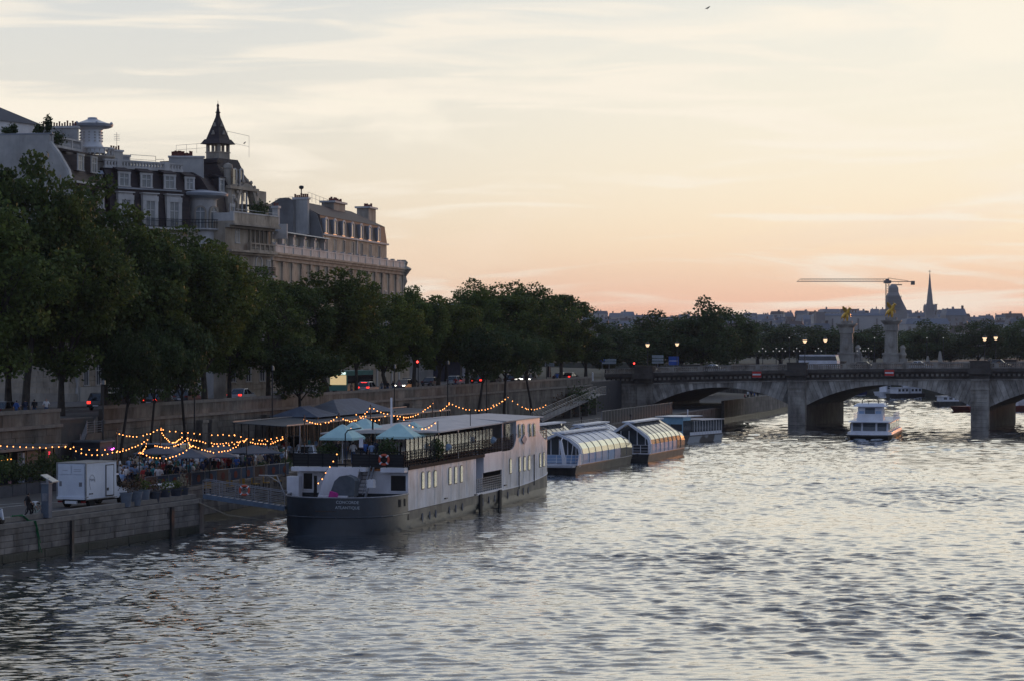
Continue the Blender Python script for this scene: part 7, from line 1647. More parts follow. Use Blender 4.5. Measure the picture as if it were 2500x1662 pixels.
# planter boxes in front of the kiosk
for i in range(7):
    s = k1-.5-i*2.3; t = thing('planter_box', 'dark planter box with %s before the kiosk' % (['tall rushes at its right end', 'a clipped shrub', 'thin bamboo', 'a bushy laurel', 'a ragged shrub', 'dense bamboo', 'leafy bamboo at the left edge'][i]), 'planter', Q(s, -5.6, PORT), QA, 'planters before the kiosk')
    b = MB(); b.box(-1.1, 1.1, -.35, .35, 0, .85); b.build('box', mat('planter_grey', (.07, .08, .10), .6, (.05, .055, .07), 2), t); b = MB(); b.box(-1.05, 1.05, -.3, .3, .8, .86); b.build('soil', M_earth, t)
    bush('foliage', (0, 0, .8), 1.1, 1.5+.5*(i % 3), 420, .13, parent=t, seed=i)
# square metal column with tilted solar top
P = atz(114, 1262, PORT); t = thing('service_pillar', 'square grey metal pillar with tilted panel on top at the port edge', 'pillar', P, QA)
b = MB(); b.box(-.26, .26, -.26, .26, 0, 2.25); b.build('column', mat('pillar_grey', (.12, .15, .19), .5, (.09, .11, .14), 1.5), t); b = MB(); b.hexa([(-.1, -.45, 2.3), (.9, -.45, 2.3), (.9, .4, 2.75), (-.1, .4, 2.75)][::1], [(-.1, -.45, 2.36), (.9, -.45, 2.36), (.9, .4, 2.81), (-.1, .4, 2.81)]); b.box(.1, .2, -.1, .1, 2.25, 2.6); b.build('tilted_panel', M_steel, t); b = MB(); b.box(-.29, -.26, -.18, .18, 1.1, 1.6); b.box(-.3, .3, -.3, .3, 2.2, 2.27); b.build('cover_plate', M_rail, t)
# people near the edge
person('walk', 'black', 'black', 1, 0, atz(68, 1266, PORT), .5, 'man in black with a blue cap standing at the port edge', h=1.02)
person('bend', 'white', 'black', 1, 0, atz(76, 1263, PORT), 5.9, 'person in white top bending over a bicycle at the port edge', h=1.0)
o = person('walk', 'pink', 'bare', 0, 2, atz(24, 1205, PORT), 5.6, 'small fair-haired child in a pale dress running on the port', h=.68)
b = MB(); b.lathe([(.13, 1.12), (.16, 1.0), (.30, .58), (.27, .56)], 12, cap=False); d_ = b.build('dress', cloth('pink', CL['pink']), o, smooth=True); tag(d_, 'pale flared dress')
P = atz(94, 1260, PORT); t = thing('bicycle', 'pale green framed bicycle leaning at the port edge by the grey pillar', 'bicycle', P, .35)
for sx in (-.52, .52):
    o = link('wheel', None, t, (sx, 0, .34)); o.rotation_euler = (R(90), 0, 0); b = MB(); b.tube([(.33*math.cos(a), .33*math.sin(a), 0) for a in [i*math.pi/10 for i in range(21)]], .02, 5, False); b.build('tyre', M_black, o)
    b = MB(); [b.bar((0, 0, 0), (.32*math.cos(a), .32*math.sin(a), 0), .006) for a in [i*math.pi/5 for i in range(10)]]; b.build('spokes', M_steel, o)
b = MB(); fr_ = mat('bike_frame', (.45, .58, .48), .35)
for a, c in (((-.52, 0, .34), (-.1, 0, .3)), ((-.1, 0, .3), (.38, 0, .78)), ((-.18, 0, .82), (.38, 0, .82)), ((-.1, 0, .3), (-.2, 0, .92)), ((-.52, 0, .34), (-.18, 0, .82)), ((.52, 0, .34), (.38, 0, .92))): b.tube([a, c], .022, 6)
b.build('frame', fr_, t); b = MB(); b.box(-.32, -.1, -.05, .05, .92, .98); b.build('saddle', M_black, t); b = MB(); b.tube([(.38, -.25, .98), (.36, 0, .95), (.38, .25, .98)], .018, 5); b.build('handlebar', M_steel, t)
t = thing('motor_scooter', 'dark scooter with pale front cut by the left edge on the port', 'scooter', atz(-8, 1280, PORT), 1.2)
b = MB(); b.hexa([(-.7, -.18, .3), (.4, -.15, .3), (.4, .15, .3), (-.7, .18, .3)], [(-.8, -.2, .8), (-.1, -.15, .75), (-.1, .15, .75), (-.8, .2, .8)]); b.build('body', M_dark, t); b = MB(); b.hexa([(.4, -.2, .3), (.55, -.2, .3), (.55, .2, .3), (.4, .2, .3)], [(.25, -.17, 1.0), (.4, -.17, 1.0), (.4, .17, 1.0), (.25, .17, 1.0)]); b.build('front_shield', M_tw, t)
for sx in (-.6, .6): o = link('wheel', None, t, (sx, 0, .25)); o.rotation_euler = (R(90), 0, 0); b = MB(); b.lathe([(.1, -.06), (.25, -.05), (.25, .05), (.1, .06)], 12); b.build('tyre', M_black, o)
# green rope over the wall
s0 = -31.5; e0 = edge_p(s0); b = MB(); pts = [Q(s0-1.4, e0+.3, PORT+.33), Q(s0-.4, e0+.02, PORT+.33), Q(s0+.1, e0-.2, PORT-.02), Q(s0+.35, e0-.48, PORT-.1), Q(s0+.6, e0-.52, PORT-.7), Q(s0+.9, e0-.55, PORT-1.5), Q(s0+1.0, e0-.55, PORT-2.2)]
for j in range(5):
    b.tube([p+Vector((random.uniform(-.1, .1), random.uniform(-.03, .03), random.uniform(-.05, .05))) for p in pts[:len(pts)-(j % 3)]], .03, 5)
tag(b.build('green_net', mat('green_rope', (.01, .14, .05), .8, (.01, .08, .03), 6), None, smooth=True), 'tangle of green netting hanging over the wall below the pillar', 'net')
# pots with dry shrubs along the kerb
M_dry = mat('dry_leaves', (.12, .055, .03), .8, (.06, .05, .025), 3)
for i, (px, py, kind_) in enumerate(((308, 1236, 1), (333, 1233, 1), (352, 1228, 0), (378, 1226, 1), (402, 1222, 0), (430, 1219, 0), (447, 1216, 2))):
    P = atz(px, py, PORT); t = thing('tapered_pot', ['first tall grey pot with rust-coloured shrub right beside the truck cab', 'second grey pot with rust-coloured shrub from the truck', 'grey pot with green shrub, third from the truck', 'squat dark pot with rusty shrub before the white table', 'dark pot with green shrub between rusty ones', 'dark pot with mixed shrub near the gangway', 'low pot with pale dry grass nearest the gangway'][i], 'pot', P, QA, 'pots along the port edge')
    h_ = 1.0 if i < 3 else .8; b = MB(); b.lathe([(.30, 0), (.44, h_), (.48, h_), (.48, h_-.06), (.4, h_-.08)], 14); b.build('pot', mat('pot_grey', (.15, .18, .22), .6, (.10, .12, .15), 2) if i < 3 else M_kw, t, smooth=True)
    bush('foliage', (0, 0, h_-.1), .5, 1.1 if kind_ else .8, 150, .085, M_dry if kind_ == 1 else M_leaf[2] if kind_ == 0 else mat('dry_grass', (.30, .26, .18), .8), parent=t, seed=i)
t = thing('white_table', 'long table covered with white cloth behind the rusty shrubs', 'table', atz(398, 1205, PORT), QA); b = MB(); b.box(-1.6, 1.6, -.4, .4, .74, .8); b.box(-1.6, 1.6, -.41, -.4, .5, .8); b.build('tabletop', mat('cloth_table', (.6, .63, .68), .7), t)
for sx in (-1.4, 1.4):
    for sy in (-.3, .3): b = MB(); b.box(sx-.03, sx+.03, sy-.03, sy+.03, 0, .74); b.build('leg', M_rail, t)
# terrace fence: banner panels
for i, px in enumerate((355, 383, 412, 440, 468, 500, 529, 559, 590, 621, 652, 682)):
    nx_ = (383, 412, 440, 468, 500, 529, 559, 590, 621, 652, 682, 706)[i]
    fp = lambda q_: atz(q_, 1199-(q_-355)*.112, PORT); A = fp(px); C = fp(nx_); d = C-A; L_ = d.length
    t = thing('fence_panel', 'terrace fence banner with %s' % (['orange print, first from the truck side', 'dark blue cloth, second from the truck side', 'red roundel, third along', 'orange print behind the rusty shrubs', 'plain dark cloth before the gangway head', 'brown print left of the gap', 'red roundel right of the gap', 'orange print over the gangway', 'plain cloth over the orange lifebuoy', 'brown print with post shadow', 'red roundel near the barge', 'blue cloth and red print touching the barge'][i]), 'banner', A, math.atan2(d.y, d.x), 'banner fence of the terrace')
    b = MB(); b.box(.06, L_-.1, -.02, .02, .12, 1.08); b.build('banner', mat('banner_'+'brown navy blue'.split()[i % 3], ((.13, .075, .055), (.035, .05, .09), (.05, .08, .13))[i % 3], .7), t)
    b = MB(); b.tube([(0, 0, 1.12), (L_, 0, 1.12)], .03, 5); b.tube([(0, 0, 0), (0, 0, 1.12)], .035, 5); b.tube([(0, 0, .1), (L_, 0, .1)], .02, 5); b.build('frame', M_rail, t)
    b = MB(); b.lathe([(.3, 0), (.3, .02)], 12); o = b.build('print', mat('print_orange', (.19, .045, .03), .8), t, (L_/2, -.025, .6)); o.rotation_euler = (R(90), 0, 0)
# yellow stools and timber posts between fence and gangway
for i, (px, py) in enumerate(((507, 1204), (562, 1200), (596, 1195), (624, 1193), (650, 1190), (678, 1186))):
    t = thing('yellow_stool', 'dark yellow stool %s' % ['at the head of the gangway', 'between the first two timber posts', 'left of the davit arm', 'under the davit arm', 'right of the davit arm', 'next to the white barge stern'][i], 'stool', atz(px, py, PORT), i*.4, 'yellow stools behind the gangway'); b = MB(); b.box(-.25, .25, -.25, .25, .4, .48); b.box(-.25, .25, .2, .26, .48, .9); b.build('seat', mat('ochre_paint', (.30, .17, .02), .6, (.2, .11, .015), 4), t)
    for sx in (-.22, .22):
        for sy in (-.22, .22): b = MB(); b.box(sx-.025, sx+.025, sy-.025, sy+.025, 0, .4); b.build('leg', M_iron, t)
for i, (px, py, h_) in enumerate(((561, 1200, 1.5), (589, 1196, 1.7), (619, 1193, 1.8), (649, 1190, 1.9))):
    b = MB(); b.box(-.05, .05, -.05, .05, 0, h_); tag(b.build('timber_post', mat('grey_timber', (.15, .14, .13), .8, (.1, .09, .085), 3), None, atz(px, py, PORT), QA), 'slim timber post %s between fence and gangway' % ['first from the left', 'second from the left', 'under the davit arm', 'nearest the barge'][i], 'post', 'timber posts')
# gangway to the barge
GA = Vector((-23.0, 178.4, PORT+.15)); GB = Vector((-16.9, 178.2, 1.85)); d = GB-GA; t = thing('gangway', 'blue-grey metal gangway with railings sloping from the port down to the barge', 'gangway', GA, math.atan2(d.y, d.x)); Lg = d.xy.length; dz = d.z
M_gw = mat('gangway_blue', (.10, .15, .21), .5, (.07, .10, .14), 2)
for y in (0, 1.4): b = MB(); b.bar((0, y, -.1), (Lg, y, dz-.1), .1, .34); b.build('side_beam', M_gw, t)
for i in range(14): b = MB(); x = Lg*(i+.5)/14; b.box(x-.19, x+.19, .05, 1.35, dz*x/Lg-.02, dz*x/Lg+.02); b.build('tread_plate', M_rail, t)
for y in (0, 1.4):
    b = MB()
    for k in range(4): b.tube([(0, y, .3+k*.27), (Lg, y, dz+.3+k*.27)], .02 if k < 3 else .032, 5)
    for k in range(6): x = Lg*k/5; b.tube([(x, y, dz*x/Lg), (x, y, dz*x/Lg+1.11)], .03, 5)
    b.build('railing', M_rail, t)
r_ = thing('x', '', ''); bpy.data.objects.remove(r_)
lifebuoy(GA+Vector((3.1, -.12, .35)), (R(90), 0, 0), .34, 'orange lifebuoy hanging on the gangway railing')
b = MB()
for y in (0, .5):
    b.tube([(0, y, 0), (0, y, 1.3)], .02, 4)
    for i in range(5): b.tube([(0, 0, .15+i*.22), (0, .5, .15+i*.22)], .014, 4)
tag(b.build('access_gate', M_rail, None, Vector((-22.4, 180.2, PORT)), -.3), 'small barred gate at the head of the gangway', 'gate')
b = MB(); b.tube([Q(-8.6, -20.1, PORT-.2), Q(-7, -22, 1.3), Q(-5, -24.5, .8), Q(-4, -27, 1.2), Vector((-17.2, 181, 1.7))], .045, 5); tag(b.build('mooring_rope', mat('rope', (.25, .22, .17), .9), None), 'slack mooring rope from the quay corner to the barge stern', 'rope')
# dark parasols of the terrace
for i, (px, py, w, Y) in enumerate(((405, 1093, 4.0, 192), (462, 1102, 3.6, 188), (512, 1101, 4.2, 193), (540, 1092, 3.6, 201), (618, 1093, 3.8, 203))):
    k = (px-1250)/F_PX; z = CAMZ+(838-py)/F_PX*Y; umbrella(Vector((k*Y, Y, PORT)), QA+.2*i, w, z-PORT-.35, .62, mat('grey_canvas', (.10, .12, .15), .8, (.07, .085, .11), 1), ['wide dark grey parasol in front of the white parked car', 'low dark parasol left of the middle of the terrace', 'flat dark grey parasol at the middle of the terrace', 'dark parasol behind the middle one', 'dark grey parasol nearest the silver van, pale edge'][i], 'dark parasols of the terrace', .08)
# standing crowd, densest in the middle
rng = random.Random(5); spots = []
LN = {'denim': 'jeans', 'black': 'black trousers', 'navy': 'navy trousers', 'beige': 'beige trousers', 'grey': 'grey trousers', 'bare': 'bare legs'}; tries = 0
while len(spots) < 262 and tries < 9000:
    tries += 1; px = rng.uniform(165, 705); p = rng.uniform(-13.2, -2.6); s = Ss(px, p)
    if s < -13 or s > 62 or (s < -7 and p < -9): continue
    P = Q(s, p, PORT); fy = 838+(CAMZ-PORT)*F_PX/P.y
    if fy > 1199-(px-355)*.112-2 and px > 300: continue
    if not all((P.x-a)**2+(P.y-b_)**2 > .23 for a, b_ in spots): continue
    spots.append((P.x, P.y)); tp = rng.choice(TOPS); lg = rng.choice(LEGS); pose = rng.choice(['drink', 'talk', 'talk', 'phone', 'stand', 'walk', 'drink']); hr = rng.choice([0, 0, 1, 1, 2])
    person(pose, tp, lg, rng.choice([0, 0, 1, 2]), hr, P, rng.uniform(0, 6.28), '%s-haired guest in %s top, %s, %s, %s of terrace' % (['black', 'brown', 'fair'][hr], tp, LN[lg], 'near the fence' if p < -9.5 else 'near the wall' if p > -5 else 'deep in the crowd', ['left end', 'left half', 'middle', 'right half', 'right end'][min(4, int((px-165)/108))]), 'guests crowding the terrace', h=rng.uniform(.94, 1.08))
for s, p, n in ((-2, -5, 0), (4, -9.5, 0), (16, -6, 0), (24, -10, 0), (35, -6.5, 0)):
    t = thing('high_table', 'round high table in the crowd at the %s of the terrace' % {-2: 'left end', 4: 'left half', 16: 'middle', 24: 'right half', 35: 'far right end'}[s], 'table', Q(s, p, PORT), 0, 'high tables in the crowd'); b = MB(); b.lathe([(.35, 1.08), (.35, 1.12)], 14); b.build('tabletop', M_dark, t); b = MB(); b.tube([(0, 0, 0), (0, 0, 1.08)], .04, 6); b.lathe([(.25, 0), (.25, .03)], 12); b.build('leg', M_iron, t)
for i, (px, py) in enumerate(((345, 1190), (420, 1180), (516, 1178), (590, 1165), (640, 1160), (700, 1150), (690, 1130))):
    bush('terrace_shrub', atz(px, py, PORT), .55, 1.15, 420, .10, None, 'leafy potted shrub %s' % ['at the terrace corner near the truck', 'against the inner side of the banner fence', 'by the gap in the banner fence', 'dark and round at the fence over the gangway', 'right of the round one at the fence', 'bushy beside the barge stern', 'behind the bushy one by the silver van'][i], 'shrub', seed=i, group='shrubs of the terrace')
# pergola and tents behind the barge
ps = [Ss(px, -9) for px in (700, 1100)]; t = thing('pergola', 'long dark pergola roof on thin posts behind the barge parasols', 'pergola', Q(ps[0], -9, PORT), QA); Lp = ps[1]-ps[0]
b = MB(); b.box(0, Lp, 0, .12, 3.55, 3.68); b.box(0, Lp, 5.4, 5.5, 3.9, 4.0); b.build('beam', M_rail, t); b = MB(); b.hexa([(0, 0.13, 3.5), (Lp, .13, 3.5), (Lp, 5.6, 3.8), (0, 5.6, 3.8)], [(0, .13, 3.56), (Lp, .13, 3.56), (Lp, 5.6, 3.86), (0, 5.6, 3.86)]); b.build('roof', M_kroof, t)
n = int(Lp/1.9)
for i in range(n+1): b = MB(); x = .1+(Lp-.2)*i/n; b.box(x-.05, x+.05, 0, .1, 0, 3.54); b.build('post', M_dark, t); b = MB(); b.box(x-.04, x+.04, 5.3, 5.4, 0, 3.8); b.build('post', M_dark, t)
for pa, pb, pt, hh, lab in ((798, 938, 972, 1, 'hipped blue-grey tent roof above the pergola'), (745, 800, 990, 0, 'small dark tent roof left of the hipped one under the dark tree')):
    sa, sb = Ss(pa, -5), Ss(pb, -5); zt_ = Zq(pt, (sa+sb)/2, -3.2); t = thing('tent', lab, 'tent', Q(sa, -6.4, PORT), QA, 'tents against the quay wall'); L_ = sb-sa
    b = MB(); b.add([(0, 0, 3.9), (L_, 0, 3.9), (L_, 5.4, 3.9), (0, 5.4, 3.9), (L_*.3, 2.7, zt_-PORT), (L_*.7, 2.7, zt_-PORT)], [(0, 1, 5, 4), (1, 2, 5), (2, 3, 4, 5), (3, 0, 4), (3, 2, 1, 0)]); b.build('roof', mat('tent_blue', (.10, .13, .18), .7, (.07, .09, .13), 1), t)
    for sx in (.1, L_-.1):
        for sy in (.1, 5.3): b = MB(); b.box(sx-.06, sx+.06, sy-.06, sy+.06, 0, 3.9); b.build('post', M_dark, t)
for i in range(16):
    px = 745+i*21; s = Ss(px, -8); P = Q(s, rng.uniform(-8.6, -3.8), PORT); tp = rng.choice(TOPS); w_ = ['first', 'second', 'third', 'fourth', 'fifth', 'sixth', 'seventh', 'eighth', 'ninth', 'tenth', 'eleventh', 'twelfth', 'thirteenth', 'fourteenth', 'fifteenth', 'last'][i]
    person(rng.choice(['drink', 'talk', 'stand']), tp, 'black', i % 3, 0, P, rng.uniform(0, 6), 'guest in %s top under the pergola, %s from the left' % (tp, w_), 'guests under the pergola')
# ============================================================ stairs in the wall
sa, sb = STA, STB; t = thing('quay_stairs', 'stone stairs descending along the wall from upper quay to port', 'stairs', Q(sa, 0, 0), QA); Ls = sb-sa; ns = 26
b = MB(); b.box(0, Ls, 2.6, 3.0, PORT, 7.4); b.box(-.01, .2, 0, 3.0, PORT, 7.4); b.box(Ls-.2, Ls, 0, 3, PORT, 6.9); b.build('side_wall', M_stone, t)
for i in range(ns): b = MB(); x0 = .2+i*(Ls-.5)/ns; z1 = PORT+(UP-PORT)*(i+1)/ns; b.box(x0, x0+(Ls-.5)/ns, .3, 2.58, PORT-.2, z1); b.build('step', M_cope, t)
b = MB()
zz0 = PORT+.2; b.xprism([(0, PORT), (0, 0)], 0, 0) if False else None
b.yprism([(Ls*.28, PORT+.01), (Ls-.2, PORT+.01), (Ls-.2, 6.3), (Ls*.62, 6.3)], -.06, .28); b.build('string_wall', M_stone, t)
b = MB()
for k in range(5): b.tube([(Ls*.22, -.02, PORT+.25+k*.22), (Ls*.62, -.02, 6.45+k*.2), (Ls-.1, -.02, 6.45+k*.2)], .03, 5)
for x, z in ((Ls*.3, PORT+.9), (Ls*.46, PORT+2.6), (Ls*.62, 6.3), (Ls*.8, 6.3), (Ls-.1, 6.3)): b.tube([(x, -.02, z), (x, -.02, z+1.1)], .035, 5)
b.build('railing', M_rail, t)
b = MB(); b.box(0, .5, -.02, .0, 0, .62); b.yprism([(0, .62), (.5, .62), (.25, .86)], -.02, 0); b.box(.08, .42, -.03, -.02, .30, .34); b.box(.08, .42, -.03, -.02, .18, .22); tag(b.build('wall_plaque', M_dark, None, Q(Ss(44, -.12), -.13, 4.55), QA), 'small dark shield plaque on the quay wall left of the stairs', 'plaque')
person('walk', 'pale blue', 'denim', 0, 0, Q(sa+Ls*.36, 1.0, PORT+1.9), QA, 'person in pale blue shirt and jeans climbing the quay stairs', h=1.03); person('walk', 'grey', 'grey', 1, 0, Q(sa+Ls*.16, 1.3, PORT+.6), QA, 'person in grey lower on the quay stairs')
for px, p, a, lab in ((40, 1.6, 'blue', 'person in bright blue top behind the parapet near the left edge'), (62, 1.9, 'navy', 'person in navy between the blue top and the leaning trunk'), (84, 1.5, 'black', 'person in black beside the leaning trunk on the upper quay'), (113, 1.4, 'white', 'person in white printed T-shirt leaning at the parapet by the stairs'),
        (693, 2.6, 'black', 'pedestrian in black beyond the lamp post on the upper quay'), (705, 2.0, 'navy', 'pedestrian in navy right of the one in black past the lamp post'), (932, 2.6, 'grey', 'pedestrian in grey on the pavement by the silver braking car'), (946, 2.2, 'black', 'pedestrian in black among the trunks right of the braking car'), (960, 2.4, 'black', 'another dark pedestrian among the trunks below the red traffic light'), (975, 2.7, 'pink', 'pedestrian in pink among the trunks'), (1112, 3, 'red', 'pedestrian in red before the silver car by the gate'),
        (858, 2.2, 'beige', 'pedestrian in beige left of the braking silver car'), (1360, 2.4, 'blue', 'pedestrian in blue by the white direction sign')):
    person(rng.choice(['walk', 'talk']), a, 'denim', 0, 0, Q(Ss(px, p), p, UP), rng.uniform(0, 6), lab, 'pedestrians on the upper quay')

# ============================================================ lamp posts, signals, signs
M_lampg = mat('lamp_glass', (.9, .8, .6), .4, emit=(1, .66, .38), es=1.3)
def lamp(name, loc, h_, label, group, lit=True, head=.3, m=M_dark):
    t = thing(name, label, 'street lamp', loc, 0, group); b = MB(); b.lathe([(.16, 0), (.16, .5), (.09, .7), (.06, h_-.9), (.09, h_-.8), (.05, h_-.7)], 8); b.build('pole', m, t, smooth=True)
    b = MB(); b.lathe([(head*.35, h_-.7), (head*.8, h_-.25), (head*.8, h_-.2)], 8); b.build('lantern_glass', M_lampg if lit else M_glass, t)
    b = MB(); b.lathe([(head*.9, h_-.2), (head*.95, h_-.15), (head*.3, h_+.12), (.05, h_+.3), (.02, h_+.4)], 8); b.build('lantern_cap', m, t); return t
for px, w, lab in ((1581, .9, 'lit lantern post on the near parapet at the left end of the bridge'), (1653, 27, 'lit lantern post across the roadway from the left one'), (1965, .9, 'lit lantern post on the pier pedestal left of the first gilded column'), (2015, 27, 'lit lantern post on the far parapet beside the first gilded column'), (2404, .9, 'lit lantern post on the near pedestal in front of the round crown'), (2431, 27, 'lit lantern post on the far parapet right of the round crown')):
    k_ = (px-1250)/F_PX; P0 = B(0, w); kk = (k_*P0.y-P0.x)/(BX-k_*BY); lamp('bridge_lamp', B(kk, w, ztop(kk)-.95), 5.2 if w < 2 else 5.4, lab, 'lanterns on the bridge', head=.46)
for px, p, z1, lab in ((252, -1.2, 940, 'tall thin lamp post in front of the stairs railing'), (475, -1.4, 905, 'tall thin lamp post rising from the middle of the terrace'), (665, -1.4, 905, 'tall thin lamp post left of the buttress behind the terrace'), (963, -1.3, 900, 'tall thin lamp post behind the pergola'), (1093, -1.3, 890, 'tall thin lamp post behind the pale mast of the barge'), (1188, -1.5, 925, 'tall thin lamp post between the forked trunks')):
    s = Ss(px, p); h_ = Zq(z1, s, p)-PORT; t = thing('lamp_post', lab, 'street lamp', Q(s, p, PORT), 0, 'thin lamp posts on the port'); b = MB(); b.lathe([(.14, 0), (.12, 2.5), (.08, 2.6), (.06, h_)], 8); b.build('pole', M_dark, t); b = MB(); b.lathe([(.06, h_), (.22, h_+.1), (.2, h_+.45), (.05, h_+.6)], 8); b.build('lantern', M_glass, t)
for px, p, py, hh, lab in ((1021, 1.6, 882, 0, 'red traffic light among the trunks before the gatehouse'), (1334, 2.0, 869, 0, 'red traffic light near the white direction sign'), (1549, 1.0, 886, 0, 'red traffic light at the left end of the bridge')):
    s = Ss(px, p); z = Zq(py, s, p); t = thing('traffic_light', lab, 'traffic light', Q(s, p, UP), QA, 'traffic lights'); h_ = z-UP; b = MB(); b.tube([(0, 0, 0), (0, 0, h_+.1)], .06, 6); b.build('pole', M_dark, t); b = MB(); b.box(-.32, -.04, -.17, .17, h_-.75, h_+.3); b.build('housing', M_black, t)
    b = MB(); b.ball((-.34, 0, h_), .14, 10, 6); b.build('red_lens', mat('red_lens', (.6, .02, .02), .4, emit=(1, .04, .03), es=7), t)
    for k in (1, 2): b = MB(); b.ball((-.33, 0, h_-.27*k), .1, 8, 5); b.build('dark_lens', M_black, t)
M_sblue = mat('sign_blue', (.03, .10, .42), .5); M_sgrey = mat('sign_pale', (.38, .45, .48), .5)
def sign(px, p, pys, w, lab, m=M_sgrey, txt=None, cat='sign'):
    s = Ss(px, p); t = thing('direction_sign', lab, cat, Q(s, p, UP), QA-R(90)+R(0), 'signs at the bridge end'); zs = [(Zq(a, s, p)-UP, Zq(c, s, p)-UP) for a, c in pys]; b = MB(); b.tube([(0, 0, 0), (0, 0, zs[0][0]+.1)], .05, 6); b.build('pole', M_rail, t)
    for za, zc in zs: b = MB(); b.box(-w/2, w/2, -.1, -.06, zc, za); b.build('panel', m, t); b = MB(); b.box(-w/2+.1, w/2-.15, -.11, -.101, (za+zc)/2-.06, (za+zc)/2+.04); b.build('lettering_line', M_sw if m is M_sblue else M_rail, t)
    return t
sign(1470, 4, [(870, 883)], 1.0, 'square blue parking sign left of the bridge end', M_sblue); sign(1487, 4, [(875, 880), (881, 887)], 2.6, 'two stacked pale direction boards beside the blue parking sign')
sign(1606, 1, [(866, 872), (874, 879), (881, 886)], 2.2, 'stack of pale arrow boards on the bridge end between the lamps'); sign(1645, 1, [(869, 890)], 2.0, 'dark blue panel sign right of the arrow boards', M_sblue); sign(1342, 2.5, [(885, 893)], 1.5, 'bright white direction board under the traffic light')
s = Ss(1628, 8); t = thing('flag', 'French tricolour flag flying above the bridge end', 'flag', Q(s, 8, UP), 0); h_ = Zq(826, s, 8)-UP; b = MB(); b.tube([(0, 0, 0), (0, 0, h_+.3)], .06, 6); b.build('pole', M_rail, t)
for i, c in enumerate(((.02, .03, .25), (.6, .62, .66), (.35, .02, .02))):
    b = MB(); x0 = -.1-i*.45; V = [(x0-.45*a, .12*math.sin((i+a)*2), h_-1.0*bb-.25*(i+a)) for a in (0, .5, 1) for bb in (0, 1)]; b.add(V+[(v[0], v[1]+.02, v[2]) for v in V], [(0, 2, 3, 1), (2, 4, 5, 3), (6, 7, 9, 8), (8, 9, 11, 10)]); b.build('flag_stripe', mat('flag_%d' % i, c, .8), t)
# balustrade lights and bollards on the bridge approach
t = thing('white_bollard', 'slim white bollard on the parapet corner left of the bridge', 'bollard', Q(Ss(1447, 3), 3, UP)); b = MB(); b.lathe([(.12, 0), (.12, 1.3), (.06, 1.4)], 8); b.build('post', M_sw, t)

# ============================================================ ramp and railings near the bridge
A = Q(Ss(1310, -3.5), -3.5, PORT+.2); C = Q(Ss(1455, -2.5), -2.5, PORT+3.2); E_ = C+Q(4, 0)-Q(0, 0); t = thing('access_ramp', 'long metal railed ramp climbing the quay wall towards the bridge', 'ramp', A, math.atan2((C-A).y, (C-A).x)); L_ = (C-A).xy.length; dz = C.z-A.z
b = MB(); b.hexa([(0, -.8, -.15), (L_, -.8, dz-.15), (L_, .8, dz-.15), (0, .8, -.15)], [(0, -.8, .0), (L_, -.8, dz), (L_, .8, dz), (0, .8, 0)]); b.box(L_, L_+4.5, -.8, .8, dz-.15, dz); b.build('ramp_deck', M_rail, t)
b = MB()
for y in (-.8, .8):
    for k in range(5): b.tube([(0, y, .3+k*.22), (L_, y, dz+.3+k*.22), (L_+4.4, y, dz+.3+k*.22)], .035 if k == 4 else .022, 5)
    for k in range(17): x = L_*k/16; b.tube([(x, y, dz*k/16), (x, y, dz*k/16+1.2)], .03, 5)
    for x in (L_+2, L_+4.4): b.tube([(x, y, dz), (x, y, dz+1.2)], .03, 5)
b.build('railing', M_rail, t)
for k in range(4): b = MB(); x = L_*(.5+.15*k); b.box(x-.3, x+.3, -.5, .5, -.2, dz*x/L_-.15); b.build('ramp_pier', M_stone, t)
t = thing('quay_railing', 'pale steel railing along the port edge behind the glass shuttles', 'railing', Q(88, -15.6, PORT), QA); rail_run(t, [(0, 0, 0), (62, 0, 0)], 1.15, 5, 2.0, m=M_steel)
t = thing('quay_fence', 'dark panel fence on the port edge before the bridge arch', 'fence', Q(150.5, -15.6, PORT), QA)
for i in range(26): b = MB(); b.box(i*2+.06, i*2+1.94, -.03, .03, .1, 2.0); b.build('panel', mat('fence_dark', (.035, .038, .045), .7, (.025, .027, .032), 1), t); b = MB(); b.box(i*2-.05, i*2+.05, -.05, .05, 0, 2.1); b.build('post', M_rail, t)
b = MB(); b.box(0, 52, -.05, .05, 2.02, 2.08); b.build('top_rail', M_rail, t)
for i in range(5):
    person(['walk', 'talk', 'stand'][i % 3], ['black', 'navy', 'white', 'grey', 'black'][i], 'black', 0, 0, Q(112+i*4.3, -12-i % 2, PORT), i*1.3, ['person in black walking under the ramp', 'person in navy under the ramp, second from the left', 'person with a white top under the ramp', 'person in grey under the ramp near its top', 'last dark figure under the ramp landing'][i], 'people on the port below the ramp')
bush('wall_shrub', Q(196, -1.5, PORT), 3.2, 4.2, 1800, .22, M_leaf[1], 'dark wild shrub at the foot of the abutment left of the first arch', 'shrub', seed=3); bush('wall_shrub', Q(187, -1.2, PORT), 2.4, 3.2, 1200, .2, M_dry, 'rusty coloured shrub against the wall left of the dark one', 'shrub', seed=4)
# pontoon under the shuttles
P = Q(90, -17.6, 0); t = thing('pontoon', 'low floating pontoon between the quay and the moored shuttles', 'pontoon', P, QA); b = MB(); b.box(0, 66, -1.2, 1.2, -.3, .9); b.build('float', M_hgrey, t); rail_run(t, [(0, 1.1, .9), (66, 1.1, .9)], 1.0, 3, 3)
